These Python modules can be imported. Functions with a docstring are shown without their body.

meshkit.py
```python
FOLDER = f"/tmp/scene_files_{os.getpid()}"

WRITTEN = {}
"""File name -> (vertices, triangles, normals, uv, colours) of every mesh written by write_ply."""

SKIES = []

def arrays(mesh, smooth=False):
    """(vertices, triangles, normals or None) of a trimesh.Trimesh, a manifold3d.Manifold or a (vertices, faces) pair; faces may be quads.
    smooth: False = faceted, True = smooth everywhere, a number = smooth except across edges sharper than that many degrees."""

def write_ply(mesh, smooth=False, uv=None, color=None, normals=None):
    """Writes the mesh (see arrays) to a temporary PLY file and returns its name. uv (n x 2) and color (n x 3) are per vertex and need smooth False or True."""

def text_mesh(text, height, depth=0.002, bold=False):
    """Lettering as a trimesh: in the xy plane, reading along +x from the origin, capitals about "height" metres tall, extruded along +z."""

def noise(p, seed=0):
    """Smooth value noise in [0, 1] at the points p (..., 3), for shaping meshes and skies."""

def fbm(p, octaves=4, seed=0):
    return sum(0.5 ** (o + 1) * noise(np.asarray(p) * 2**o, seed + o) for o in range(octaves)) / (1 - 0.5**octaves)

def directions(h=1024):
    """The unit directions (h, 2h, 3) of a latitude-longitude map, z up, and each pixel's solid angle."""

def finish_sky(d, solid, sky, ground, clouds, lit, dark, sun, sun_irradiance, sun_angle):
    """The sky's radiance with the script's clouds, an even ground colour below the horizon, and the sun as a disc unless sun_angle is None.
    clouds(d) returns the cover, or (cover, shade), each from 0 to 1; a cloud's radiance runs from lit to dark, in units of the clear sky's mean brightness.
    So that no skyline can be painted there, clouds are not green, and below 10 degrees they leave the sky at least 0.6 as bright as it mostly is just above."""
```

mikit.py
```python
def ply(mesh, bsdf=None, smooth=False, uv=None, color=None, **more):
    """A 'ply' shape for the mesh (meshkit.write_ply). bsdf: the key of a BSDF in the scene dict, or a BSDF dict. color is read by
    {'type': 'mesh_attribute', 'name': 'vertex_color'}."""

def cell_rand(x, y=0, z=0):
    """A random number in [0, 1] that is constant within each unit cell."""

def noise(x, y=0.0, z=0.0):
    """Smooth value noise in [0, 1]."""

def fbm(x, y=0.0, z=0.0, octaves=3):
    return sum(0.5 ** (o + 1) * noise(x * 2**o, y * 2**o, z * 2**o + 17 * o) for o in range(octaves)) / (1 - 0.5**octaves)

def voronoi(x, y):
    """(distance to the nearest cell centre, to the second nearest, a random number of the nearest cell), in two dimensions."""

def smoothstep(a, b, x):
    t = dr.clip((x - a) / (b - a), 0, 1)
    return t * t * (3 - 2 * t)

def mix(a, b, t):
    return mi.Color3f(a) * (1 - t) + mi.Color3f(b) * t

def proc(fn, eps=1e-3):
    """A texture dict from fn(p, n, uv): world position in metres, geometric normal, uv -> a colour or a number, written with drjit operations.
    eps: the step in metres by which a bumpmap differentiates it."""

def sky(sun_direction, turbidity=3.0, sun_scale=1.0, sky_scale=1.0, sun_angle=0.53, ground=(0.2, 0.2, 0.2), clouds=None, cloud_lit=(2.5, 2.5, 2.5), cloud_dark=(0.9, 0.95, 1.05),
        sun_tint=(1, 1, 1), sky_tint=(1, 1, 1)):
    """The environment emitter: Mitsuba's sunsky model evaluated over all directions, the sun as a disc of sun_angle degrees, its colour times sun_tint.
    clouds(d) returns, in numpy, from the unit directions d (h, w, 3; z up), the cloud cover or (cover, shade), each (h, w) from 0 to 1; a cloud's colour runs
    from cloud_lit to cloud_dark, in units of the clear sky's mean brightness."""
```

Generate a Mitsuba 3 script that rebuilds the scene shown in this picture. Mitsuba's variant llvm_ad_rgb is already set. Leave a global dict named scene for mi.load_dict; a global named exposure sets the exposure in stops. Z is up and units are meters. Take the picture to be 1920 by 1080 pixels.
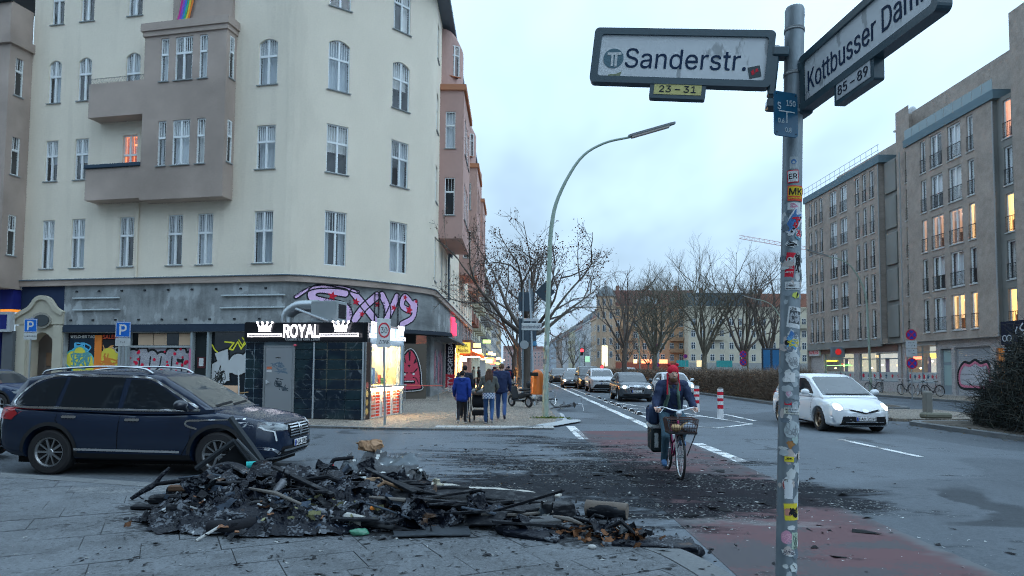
import math, random
import numpy as np, trimesh, drjit as dr, mitsuba as mi
import mikit, meshkit, shapely
from shapely.geometry import Polygon, LineString, Point
from shapely import affinity
from shapely.ops import unary_union
from mikit import noise, fbm, smoothstep, mix, voronoi, cell_rand, proc

# ------------------------------------------------------------------ camera, sky, exposure
T4 = mi.ScalarTransform4f
PITCH, ROLL, EYE = math.atan(0.055), 0.008, 1.68
_f = np.array([0, math.cos(PITCH), math.sin(PITCH)])
_u0 = np.array([0, -math.sin(PITCH), math.cos(PITCH)])
_up = -math.sin(ROLL) * np.array([1.0, 0, 0]) + math.cos(ROLL) * _u0
scene = {'type': 'scene'}
labels = {}
scene['camera'] = {'type': 'perspective', 'fov': 2 * math.degrees(math.atan(960 / 1280)), 'fov_axis': 'x',
                   'near_clip': 0.05, 'far_clip': 3000.0, 'principal_point_offset_y': -79.6 / 1080,
                   'to_world': T4().look_at(origin=[0, 0, EYE], target=[float(_f[0]), float(_f[1]), EYE + float(_f[2])], up=[float(x) for x in _up])}


def cloud_cover(d):
    el = np.clip(d[..., 2], 0, 1)
    p = d / np.maximum(el[..., None] + 0.22, 0.05)
    n = meshkit.fbm(np.stack([p[..., 0] * 1.6 + 3, p[..., 1] * 0.8, p[..., 2] * 0], -1), 5, 4)
    n2 = meshkit.fbm(np.stack([p[..., 0] * 5, p[..., 1] * 2.4, p[..., 2] * 0 + 2], -1), 4, 9)
    cie = (1 + 2 * el) / 3                                   # an overcast sky is brightest overhead
    shade = 1.135 - .975 * cie + 0.36 * (n - 0.5) + 0.22 * (n2 - 0.5)
    return np.ones_like(el), np.clip(shade, 0, 1)


scene['sky'] = mikit.sky((0.55, -0.42, 0.75), turbidity=3, sun_scale=0.2, sun_angle=45, sun_tint=(0.66, 0.95, 1.4), clouds=cloud_cover, ground=(0.12, 0.12, 0.12),
                         cloud_lit=(5.35, 7.45, 9.55), cloud_dark=(0.80, 1.13, 1.45))
exposure = 1.56
LAMP = 0.5            # radiance of a white lit sign, tuned against the dusk sky

# ------------------------------------------------------------------ materials


def bs(key, rgb=None, rough=0.6, metal=0.0, spec=0.5, tex=None, bump=None, bscale=1.0, two=True, **kw):
    d = {'type': 'principled', 'base_color': tex or {'type': 'rgb', 'value': list(map(float, rgb))}, 'roughness': rough, 'metallic': metal, 'specular': spec, **kw}
    if bump:
        d = {'type': 'bumpmap', 'arbitrary': bump, 'scale': bscale, 'bsdf': d}
    scene['m_' + key] = {'type': 'twosided', 'bsdf': d} if two else d


FLAT = {'vc': dict(rough=.75, spec=.2), 'vg': dict(rough=.22), 'vm': dict(rough=.38, metal=1.0), 'paint': dict(rough=.16, clearcoat=.8, clearcoat_gloss=.93)}
bs('rubber', (0.018, 0.018, 0.02), 0.75)
bs('dark', (0.012, 0.013, 0.016), 0.5)
bs('darkglass', (0.008, 0.012, 0.017), 0.03, spec=0.5)
bs('steel', (0.42, 0.45, 0.47), 0.38, 0.85)
bs('chrome', (0.75, 0.76, 0.78), 0.12, 1.0)
bs('screen', (0.03, 0.037, 0.042), 0.05, spec=1.0, clearcoat=1.0, clearcoat_gloss=.97)
scene['m_glass'] = {'type': 'thindielectric', 'int_ior': 1.5}
bs('wframe', (0.70, 0.73, 0.74), 0.45)
bs('room', (0.07, 0.08, 0.09), 0.9)

# ------------------------------------------------------------------ mesh helpers
A = np.array


def cat(*ms):
    ms = [m for m in ms if m is not None]
    vs, fs, o = [], [], 0
    for m in ms:
        v, f = (m.vertices, m.faces) if hasattr(m, 'faces') else m
        vs.append(np.asarray(v, float)); fs.append(np.asarray(f) + o); o += len(v)
    return trimesh.Trimesh(np.vstack(vs), np.vstack(fs), process=False)


def M4(loc=(0, 0, 0), rz=0.0, ry=0.0, rx=0.0, sc=1.0):
    m = np.eye(4)
    R = trimesh.transformations.euler_matrix(rx, ry, rz)
    m[:3, :3] = R[:3, :3] @ np.diag(np.broadcast_to(sc, 3).astype(float))
    m[:3, 3] = loc
    return m


def tr(m, M):
    v = np.asarray(m.vertices) @ M[:3, :3].T + M[:3, 3]
    f = np.asarray(m.faces)
    if np.linalg.det(M[:3, :3]) < 0:
        f = f[:, ::-1]
    return trimesh.Trimesh(v, f, process=False)


BOXF = A([[0, 2, 1], [0, 3, 2], [4, 5, 6], [4, 6, 7], [0, 1, 5], [0, 5, 4], [1, 2, 6], [1, 6, 5], [2, 3, 7], [2, 7, 6], [3, 0, 4], [3, 4, 7]])


def box(x0, x1, y0, y1, z0, z1):
    return trimesh.Trimesh(A([[x0, y0, z0], [x1, y0, z0], [x1, y1, z0], [x0, y1, z0], [x0, y0, z1], [x1, y0, z1], [x1, y1, z1], [x0, y1, z1]], float), BOXF, process=False)


def rbox(x0, x1, y0, y1, z0, z1, b=0.01):
    p = []
    for x, sx in ((x0, 1), (x1, -1)):
        for y, sy in ((y0, 1), (y1, -1)):
            for z, sz in ((z0, 1), (z1, -1)):
                p += [[x + sx * b, y + sy * b, z], [x + sx * b, y, z + sz * b], [x, y + sy * b, z + sz * b]]
    return trimesh.convex.convex_hull(A(p))


def hull(p):
    return trimesh.convex.convex_hull(A(p, float))


def tube(pts, r, n=8, closed=False):
    pts = A(pts, float); k = len(pts)
    r = np.broadcast_to(A(r, float), k)
    if closed:
        d = np.roll(pts, -1, 0) - np.roll(pts, 1, 0)
    else:
        d = np.gradient(pts, axis=0)
    d /= np.maximum(np.linalg.norm(d, axis=1, keepdims=True), 1e-9)
    ref = A([0, 0, 1.0]) if abs(d[0, 2]) < 0.9 else A([1.0, 0, 0])
    x = np.cross(ref, d[0]); x /= np.linalg.norm(x)
    a = np.arange(n) * 2 * np.pi / n
    rings = []
    for i in range(k):
        x = x - d[i] * (x @ d[i]); x /= max(np.linalg.norm(x), 1e-9)
        y = np.cross(d[i], x)
        rings.append(pts[i] + r[i] * (np.cos(a)[:, None] * x + np.sin(a)[:, None] * y))
    return loft(rings, closed)


def loft(rings, closed=False, cap=True):
    k, n = len(rings), len(rings[0])
    v = np.vstack(rings)
    i = np.arange(n); j = (i + 1) % n
    f = []
    for a in range(k if closed else k - 1):
        b = (a + 1) % k
        f += [np.stack([a * n + i, a * n + j, b * n + j], 1), np.stack([a * n + i, b * n + j, b * n + i], 1)]
    if cap and not closed:
        v = np.vstack([v, rings[0].mean(0), rings[-1].mean(0)])
        f += [np.stack([0 * i + k * n, j, i], 1), np.stack([0 * i + k * n + 1, (k - 1) * n + i, (k - 1) * n + j], 1)]
    return trimesh.Trimesh(v, np.vstack(f), process=False)


def lathe(prof, n=16):
    a = np.arange(n) * 2 * np.pi / n
    return loft([np.stack([r * np.cos(a), r * np.sin(a), 0 * a + z], 1) for r, z in prof])


def ell(c, r, sub=2):
    s = trimesh.creation.icosphere(subdivisions=sub)
    return trimesh.Trimesh(s.vertices * A(r) + A(c), s.faces, process=False)


def prism(poly, h):
    gs = getattr(poly, 'geoms', [poly])
    out = [trimesh.creation.extrude_polygon(g, h, engine='earcut') for g in gs if g.geom_type == 'Polygon' and g.area > 1e-7]
    return cat(*out) if out else None


def upright(m):           # xy drawing (x right, y up, z thickness) -> stands in xz, thickness towards -y
    v = np.asarray(m.vertices)
    return trimesh.Trimesh(np.stack([v[:, 0], -v[:, 2], v[:, 1]], 1), m.faces, process=False)


def text(s, h, depth=0.004, bold=False, centre=True):
    m = meshkit.text_mesh(s, h, depth, bold)
    if centre:
        m.apply_translation([-(m.bounds[0, 0] + m.bounds[1, 0]) / 2, -(m.bounds[0, 1] + m.bounds[1, 1]) / 2, 0])
    return m


def rough(m, amp, freq, seed=0, zonly=False):
    v = np.asarray(m.vertices, float)
    d = np.stack([meshkit.fbm(v * freq + 7.3 * k, 3, seed + k) - 0.5 for k in range(3)], 1) * 2 * amp
    if zonly:
        d[:, :2] = 0
    return trimesh.Trimesh(v + d, m.faces, process=False)


COUNT = {}


def new(name):
    n = COUNT.get(name, -1) + 1
    COUNT[name] = n
    return name if n == 0 else f'{name}_{n:03d}'


def add(key, mesh, mat='vc', col=None, M=None, smooth=False, emit=None, uv=None, fresh=True):
    """One entry of the scene; a tuple as mat is a flat colour (vc material), col goes with vc, vg, vm and paint."""
    if fresh:
        key = new(key)
    if isinstance(mat, tuple):
        mat, col = 'vc', mat
    if M is not None:
        mesh = tr(mesh, M)
    v, f, n = meshkit.arrays(mesh, smooth)
    if col is not None:                                     # one plain material per kind and flat colour
        col = tuple(round(float(c), 3) for c in col)
        k = f'{mat}_{col[0]}_{col[1]}_{col[2]}'.replace('.', 'p')
        if 'm_' + k not in scene:
            bs(k, col, **FLAT[mat])
        mat = k
    path = meshkit.write_ply((v, f), False, uv, normals=n)
    d = {'type': 'ply', 'filename': path, 'face_normals': n is None, 'bsdf': {'type': 'ref', 'id': 'm_' + mat}}
    if emit is not None:
        d['emitter'] = {'type': 'area', 'radiance': {'type': 'rgb', 'value': [float(e) for e in emit]}}
    scene[key] = d
    return key


def tag(key, label=None, cat_=None, group=None, kind=None):
    d = labels.setdefault(key, {})
    for k, v in (('label', label), ('category', cat_), ('group', group), ('kind', kind)):
        if v:
            d[k] = v
    return key


def struct(key, *a, label=None, **k):
    key = add(key, *a, **k)
    return tag(key, label, kind='structure')


def thing(name, label, cat_, group=None):
    return tag(new(name), label, cat_, group)


def poly3(pts, z):
    p = Polygon(pts)
    v, f = trimesh.creation.triangulate_polygon(p, engine='earcut')
    return trimesh.Trimesh(np.column_stack([v, np.full(len(v), z)]), f, process=False)


def stroke(pts, w):
    return LineString(pts).buffer(w / 2, cap_style='round', quad_segs=3)


def smoothpts(pts, n=6, closed=False):
    """Catmull-Rom through the points."""
    p = A(pts, float)
    q = np.vstack([p[-1], p, p[:2]]) if closed else np.vstack([2 * p[0] - p[1], p, 2 * p[-1] - p[-2]])
    out = []
    for i in range(1, len(q) - 2):
        t = np.linspace(0, 1, n, endpoint=False)[:, None]
        a, b, c, d = q[i - 1:i + 3]
        out.append(0.5 * (2 * b + (c - a) * t + (2 * a - 5 * b + 4 * c - d) * t**2 + (3 * b - a - 3 * c + d) * t**3))
    return np.vstack(out if closed else out + [p[-1:]])


rnd = random.Random(7)
# ------------------------------------------------------------------ ground
SOOT = [(.3, 10.4, 1.6, .55, .75), (1.2, 10.0, 1.2, .5, .7), (2.6, 10.9, 1.3, .6, .6), (2.7, 9.5, 1.2, .5, .85), (3.7, 9.5, 1.1, .45, .85), (3.5, 8.6, .9, .35, .6),
        (1.5, 8.3, 1.3, .5, .75), (0, 12.3, 1.1, .6, .6), (-1.1, 13.6, 1.0, .7, .55), (1.2, 15.4, 1.2, .8, .75), (0, 17.3, 1.3, .6, .5), (-.6, 9.3, 1.5, .6, .45),
        (2.2, 13.4, 1.0, .8, .5), (5.0, 9.9, 1.0, .4, .3), (1.9, 11.8, .8, .5, .5), (4.6, 12.5, .5, .4, .6), (1.1, 7.2, .9, .35, .5)]
ASH = [(.8, 12.7, .9, .45, .8), (1.0, 11.2, .8, .35, .7), (2.2, 7.8, .7, .22, .7), (3.2, 7.5, .9, .2, .7), (1.9, 12.9, .5, .4, .4), (4.0, 11.0, 1.2, .4, .4)]


SOOT = [(1.0, 11.0, 2.6, 3.4, .20)] + [(x, y, rx * 1.25, ry * 1.45, a) for x, y, rx, ry, a in SOOT]


def blobs(L, x, y):
    s = mi.Float(0)
    for cx, cy, rx, ry, a in L:
        s += a * dr.exp(-dr.square((x - cx) / rx) - dr.square((y - cy) / ry))
    return s


def soot_at(p):
    x, y = p.x, p.y
    wx = x + 0.7 * (fbm(x * 1.3, y * 1.9, 3.1) - .5)
    wy = y + 0.6 * (fbm(x * 1.1, y * 2.3, 9.7) - .5)
    n = fbm(x * 1.4, y * 4.2, 1.3, 4)
    g = fbm(x * 9, y * 13, 5.0, 3)
    so = smoothstep(.22, .95, blobs(SOOT, wx, wy) + 2.0 * (n - .5) + .6 * (g - .5))
    ash = smoothstep(.3, .9, blobs(ASH, wx, wy) + .9 * (n - .5) + .6 * (g - .5))
    return so, ash, n, g


def burnt(p, base):
    so, ash, n, g = soot_at(p)
    c = mix(base, (.21, .22, .22), ash * .6)
    c = mix(c, (.0045, .006, .0095), so * .95)
    fl = smoothstep(.80, .86, noise(p.x * 42, p.y * 42, 2.0)) * smoothstep(.45, .62, n) * smoothstep(.02, .4, so + ash * .6)
    return mix(c, (.30, .31, .30), fl * .65)


def asphalt_c(p, n, uv):
    x, y = p.x, p.y
    big = fbm(x * .35, y * .16, .5, 4)
    mid = fbm(x * 2.1, y * .9, 4.4, 3)
    fine = noise(x * 70, y * 70, 1.0)
    fine2 = noise(x * 23, y * 23, 7.0)
    v = .130 + .055 * (big - .5) + .035 * (mid - .5) + .030 * (fine - .5) + .018 * (fine2 - .5)
    patch = smoothstep(.56, .60, fbm(x * .22 + 4, y * .12, 8.0, 2))
    v = v * (1 - .2 * patch)
    crk = smoothstep(.030, .012, dr.abs(noise(x * .8 + .3 * fbm(x * 3, y * 3), y * .45, 3.3) - .5)) * smoothstep(.5, .6, big)
    v = dr.maximum(v * (1 - .45 * crk), .012)
    return burnt(p, mi.Color3f(v * .88, v, v * 1.13))


def red_c(p, n, uv):
    x, y = p.x, p.y
    w = fbm(x * 1.7, y * 3.3, 2.2, 4)
    fine = noise(x * 60, y * 60, 4.0)
    base = mix((.115, .068, .073), (.080, .075, .081), smoothstep(.42, .62, w + .25 * (fine - .5)))
    rim = dr.minimum(4.08 - x, x - 1.75) + .9 * (w - .5)
    base = mix((.115, .122, .13), base, smoothstep(-.12, .22, rim))
    return burnt(p, base)


def asphalt_h(p, n, uv):
    return noise(p.x * 75, p.y * 75, 1.0) + .8 * noise(p.x * 31, p.y * 31, 2.0)


bs('asphalt', rough=.72, spec=.10, tex=proc(asphalt_c), bump=proc(asphalt_h, 2e-3), bscale=.004)
bs('redlane', rough=.75, spec=.10, tex=proc(red_c), bump=proc(asphalt_h, 2e-3), bscale=.004)
bs('joint', (.03, .033, .036), .9)


def mosaic_c(p, n, uv):
    a, b, r = voronoi(p.x * 13, p.y * 13)
    v = .15 + .12 * (r - .5) + .05 * (fbm(p.x * .7, p.y * .7) - .5)
    v = v * smoothstep(.02, .16, b - a) * .7 + v * .3
    return mi.Color3f(v * 1.12, v * .98, v * .82)


def slab_c(p, n, uv):
    t = noise(p.x * 95, p.y * 95, 3.0) * .5 + noise(p.x * 41, p.y * 41, 1.0) * .3 + fbm(p.x * 2.2, p.y * 2.2, 2.0, 4) * .7
    v = .088 * (.15 + 1.28 * t)
    st = smoothstep(.60, .70, fbm(p.x * 3.1 + 9, p.y * 3.1, 6.0, 4)) * .22
    sp = smoothstep(.86, .90, noise(p.x * 26, p.y * 26, 11.0))
    v = v * (1 - st) * (1 - .5 * sp)
    c = mi.Color3f(v * .90, v, v * 1.10)
    k = fbm(p.x * 2.6, p.y * 3.4, 8.0, 4) + .5 * (noise(p.x * 30, p.y * 30, 2.0) - .5)
    c = mix(c, (.19, .195, .195), .6 * smoothstep(.38, .75, blobs([(-4.6, 8.75, 1.3, .32, .6)], p.x, p.y) + k - .5))
    return mix(c, (.006, .008, .011), .9 * smoothstep(.42, .8, blobs([(-2.6, 6.75, 1.2, .35, .75), (-1.0, 6.7, 1.2, .3, .75), (.6, 6.35, .9, .25, .7), (-3.7, 7.6, .6, .4, .7), (-2.2, 7.6, 1.7, .9, .9)], p.x, p.y) + 1.3 * (k - .5)))


bs('mosaic', rough=.7, tex=proc(mosaic_c))
bs('slab', rough=.7, tex=proc(slab_c), bump=proc(lambda p, n, uv: noise(p.x * 110, p.y * 110, 1.0) + noise(p.x * 37, p.y * 37, 5.0), 2e-3), bscale=.0018)
bs('kerb', rough=.7, tex=proc(lambda p, n, uv: mix((.075, .083, .09), (.145, .152, .155), .6 * fbm(p.x * 3, p.y * 3, 1.0, 3) + .4 * noise(p.x * 60, p.y * 60, p.z * 60))))
bs('white_line', rough=.55, tex=proc(lambda p, n, uv: mix((.55, .56, .56), (.16, .165, .17), smoothstep(.50, .66, fbm(p.x * 4, p.y * 2.2, 1.0, 4) + .25 * (noise(p.x * 50, p.y * 50) - .5)))))

struct('road', poly3([(-1500, -300), (1500, -300), (1500, 2400), (-1500, 2400)], 0.0), 'asphalt', label='grey asphalt roadway with black soot and pale ash')

# near pavement
NK = smoothpts([(-24, 14.4), (-16, 12.3), (-10, 10.8), (-7.44, 10.05), (-4.7, 9.25), (-3, 8.65), (-1.2, 7.95), (.2, 7.25), (1.0, 6.75), (1.45, 6.2), (1.66, 5.6), (1.73, 5.0), (1.75, 3), (1.75, -4), (1.75, -14)], 6)
NEAR = Polygon(list(map(tuple, NK)) + [(-24, -14)])
INNER = NEAR.buffer(-.28, join_style='mitre')
struct('near_pavement', cat(prism(NEAR.buffer(-.02), .093)), 'joint', label='grey slab pavement in the foreground')
# kerb stones follow the edge
kl = LineString(NK)
s, L = 0.0, kl.length
while s < L:
    e = min(s + 1.0, L)
    seg = shapely.ops.substring(kl, s + .005, e - .005)
    q = seg.buffer(.27, single_sided=True, cap_style='flat') if seg.length > .1 else None
    if q is not None:
        c = seg.centroid
        if q.intersection(NEAR).area < .5 * q.area:
            q = seg.buffer(-.27, single_sided=True, cap_style='flat')
        if abs(c.x) < .85 * max(c.y, 0) + 1.5 and c.y > 3:
            add('near_pavement__kerb_stone', prism(q, .1 + .004 * rnd.random()), 'kerb')
        else:
            pass
    s = e
add('near_pavement__kerb', prism(NEAR.difference(INNER).intersection(shapely.box(-30, -14, 30, 3)), .1), 'kerb')
# slabs
ca, sa = math.cos(math.radians(27)), math.sin(math.radians(27))
ea, eb = A([ca, sa]), A([-sa, ca])
row = 0
for ib in range(-6, 34):
    b0 = -2.4 + ib * .52
    a0 = -9 + rnd.random()
    while a0 < 9:
        w = rnd.choice([.62, .78, .9, 1.05])
        q = [a0 + .004, b0 + .004, a0 + w - .004, b0 + .516]
        pts = [ea * x + eb * y for x, y in ((q[0], q[1]), (q[2], q[1]), (q[2], q[3]), (q[0], q[3]))]
        pg = Polygon([(p[0], p[1]) for p in pts]).intersection(INNER)
        c = pg.centroid
        if pg.area > .004 and pg.geom_type == 'Polygon' and c.y > 3.6 and abs(c.x) < .80 * c.y + .9:
            h = .0985 + .0035 * rnd.random()
            m = prism(pg, h)
            v = m.vertices
            v[:, 2] = np.where(v[:, 2] > .05, h + (v[:, 0] - c.x) * rnd.uniform(-.007, .007) + (v[:, 1] - c.y) * rnd.uniform(-.007, .007), .08)
            add('near_pavement__slab', m, 'slab')
        a0 += w
add('near_pavement__surround', prism(INNER.difference(Polygon([(-.80 * 30 - .9, 30), (.80 * 30 + .9, 30), (.8 * 3.6 + .9, 3.6), (-.8 * 3.6 - .9, 3.6)])), .0985), 'slab')

# far pavement in front of the corner building
FK = smoothpts([(-40, 26.4), (-25, 23.1), (-12, 20.2), (-5.7, 18.85), (-3.4, 18.4), (-1.4, 18.3), (-.2, 18.5), (.7, 19.2), (1.35, 20.4), (1.65, 22), (1.75, 27), (1.9, 43), (2.2, 80), (2.3, 600)], 5)
FAR = Polygon(list(map(tuple, FK)) + [(-60, 600), (-60, 30)])
struct('far_pavement', prism(FAR, .045), 'mosaic', label='mosaic stone pavement along the corner building')
fk = LineString(FK)
s = 0
while s < 110:
    seg = shapely.ops.substring(fk, s + .006, s + 1.0 - .006)
    q = seg.buffer(-.22, single_sided=True, cap_style='flat')
    q = q if q.intersection(FAR).area > .5 * q.area else seg.buffer(.22, single_sided=True, cap_style='flat')
    c = seg.centroid
    if -13 < c.x and c.y < 62:
        add('far_pavement__kerb_stone', prism(q, .056), 'kerb')
    s += 1.0
tp = prism(shapely.box(0, 0, .29, .29), .05)
for i in range(11):
    for j in range(2):
        m = cat(box(0, .285, 0, .285, .03, .049), *[box(.03 + k * .06, .055 + k * .06, .02, .265, .048, .053) for k in range(4)])
        add('far_pavement__tactile_tile', m, (.34, .34, .33), M=M4((-2.1 + i * .3, 18.75 + j * .3 + .012 * i, 0)))

# carriageway beyond the median, median and right pavement
MED = Polygon([(12.35, -20), (12.35, 21.3), (12.9, 22.0), (12.9, 22.01), (17.5, 22.0), (17.8, -20)])
MED2 = Polygon([(12.6, 30.5), (13.5, 29.6), (17.2, 29.6), (17.8, 31), (18.2, 175), (13.1, 175)])
struct('median_strip', prism(MED, .12), 'kerb', label='kerbed median strip under the dark brush')
struct('median_strip', prism(MED2, .12), 'kerb', label='kerbed median strip under the clipped brown hedge')
bs('soil', rough=.9, tex=proc(lambda p, n, uv: mix((.035, .03, .025), (.09, .075, .06), fbm(p.x * 5, p.y * 5, 1.0, 4))))
add('median_strip__soil', prism(MED.buffer(-.3), .126), 'soil', fresh=True)
add('median_strip_001__soil', prism(MED2.buffer(-.3), .126), 'soil', fresh=True)
struct('crossing_island', prism(Polygon([(13.0, 23.1), (17.3, 23.1), (17.3, 28.3), (13.0, 28.3)]).buffer(.25), .10), 'mosaic', label='raised crossing island between the two hedges')
struct('right_pavement', prism(Polygon([(24.2, -20), (120, -20), (120, 66.5), (45, 175), (24.6, 175), (24.4, 66)]), .12), 'mosaic', label='pavement in front of the grey apartment block')
add('right_pavement__kerb_stone', box(24.0, 24.2, -20, 175, 0, .125), 'kerb')

# road markings, sheets 4 mm apart


def sheet(name, poly, z, mat):
    return add('road__' + name, prism(poly, .0035), mat, M=M4((0, 0, z)))


sheet('red_lane', Polygon([(1.88, 2), (4.08, 2), (4.08, 18.75), (1.72, 18.45), (1.80, 12)]), .0005, 'redlane')
for x, y0, y1 in ((1.6, 16.4, 20.2), (4.11, 12.6, 15.9), (4.11, 17.6, 18.9)):
    y = y0
    while y < y1 - .2:
        sheet('lane_edge_block', shapely.box(x, y, x + .25, y + .46), .0005, 'white_line')
        y += .52
sheet('lane_line', Polygon([(3.86, 19.0), (4.12, 19.0), (4.35, 49), (5.0, 175), (4.8, 175), (4.12, 49)]), .0045, 'white_line')
sheet('lane_line', Polygon([(4.60, 21.2), (4.72, 21.2), (5.1, 60), (4.98, 60)]), .0045, 'white_line')
for a, b_ in (((4.44, 21.1), (5.9, 19.75)), ((5.9, 19.75), (7.45, 21.3)), ((7.45, 21.3), (6.3, 28)), ((6.3, 28), (5.2, 34)), ((4.9, 24.0), (6.9, 24.6)), ((4.9, 26.4), (6.6, 27.0)), ((4.9, 28.8), (6.2, 29.3))):
    sheet('hatch_line', stroke([a, b_], .13), .0045, 'white_line')
for y in (13.5, 22.6, 31.6, 40.6, 49.6, 60):
    sheet('lane_dash', shapely.box(7.96, y, 8.10, y + 3.3), .0045, 'white_line')
# pale spill on the kerb corner
sp = Polygon(smoothpts([(.7, 19.6), (1.2, 19.5), (1.7, 20.4), (2.15, 21.3), (2.1, 22.0), (1.8, 21.9), (1.85, 24.6), (1.75, 24.9), (1.65, 22.6), (1.35, 21.0), (.95, 20.2)], 4, True))
tag(add('plaster_spill', rough(prism(sp, .006), .006, 2, 3, True), (.30, .32, .33), M=M4((0, 0, .05))), 'pale dried spill over the kerb corner by the lamp post', 'spill', kind='thing')
# ------------------------------------------------------------------ facades
class Path:
    """A wall line seen from outside, left to right: at(s) gives the point and tangent."""

    def __init__(self, pts):
        self.p = A(pts, float)
        self.L = np.r_[0, np.cumsum(np.linalg.norm(np.diff(self.p, axis=0), axis=1))]

    def at(self, s):
        s = np.atleast_1d(A(s, float))
        x = np.interp(s, self.L, self.p[:, 0]); y = np.interp(s, self.L, self.p[:, 1])
        k = np.clip(np.searchsorted(self.L, s, 'right') - 1, 0, len(self.p) - 2)
        t = self.p[k + 1] - self.p[k]
        return np.column_stack([x, y]), t / np.linalg.norm(t, axis=1, keepdims=True)

    def bend(self, m, lift=0.0):
        """local (s, depth towards the inside, z) -> world"""
        v = np.asarray(m.vertices)
        p, t = self.at(v[:, 0])
        n = np.column_stack([t[:, 1], -t[:, 0]])
        q = p - n * (v[:, 1:2] - lift)
        return trimesh.Trimesh(np.column_stack([q, v[:, 2]]), m.faces, process=False)

    def flat(self, s):
        """4x4 matrix of a flat frame at s: x along the wall, y inwards, z up"""
        p, t = self.at(s)
        # chord tangent over a little length keeps curved walls smooth
        a, _ = self.at(s - .4); b, _ = self.at(s + .4)
        t = (b - a)[0]; t /= np.linalg.norm(t)
        m = np.eye(4)
        m[:2, 0] = t; m[:2, 1] = [-t[1], t[0]]; m[:2, 3] = p[0]
        return m


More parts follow.
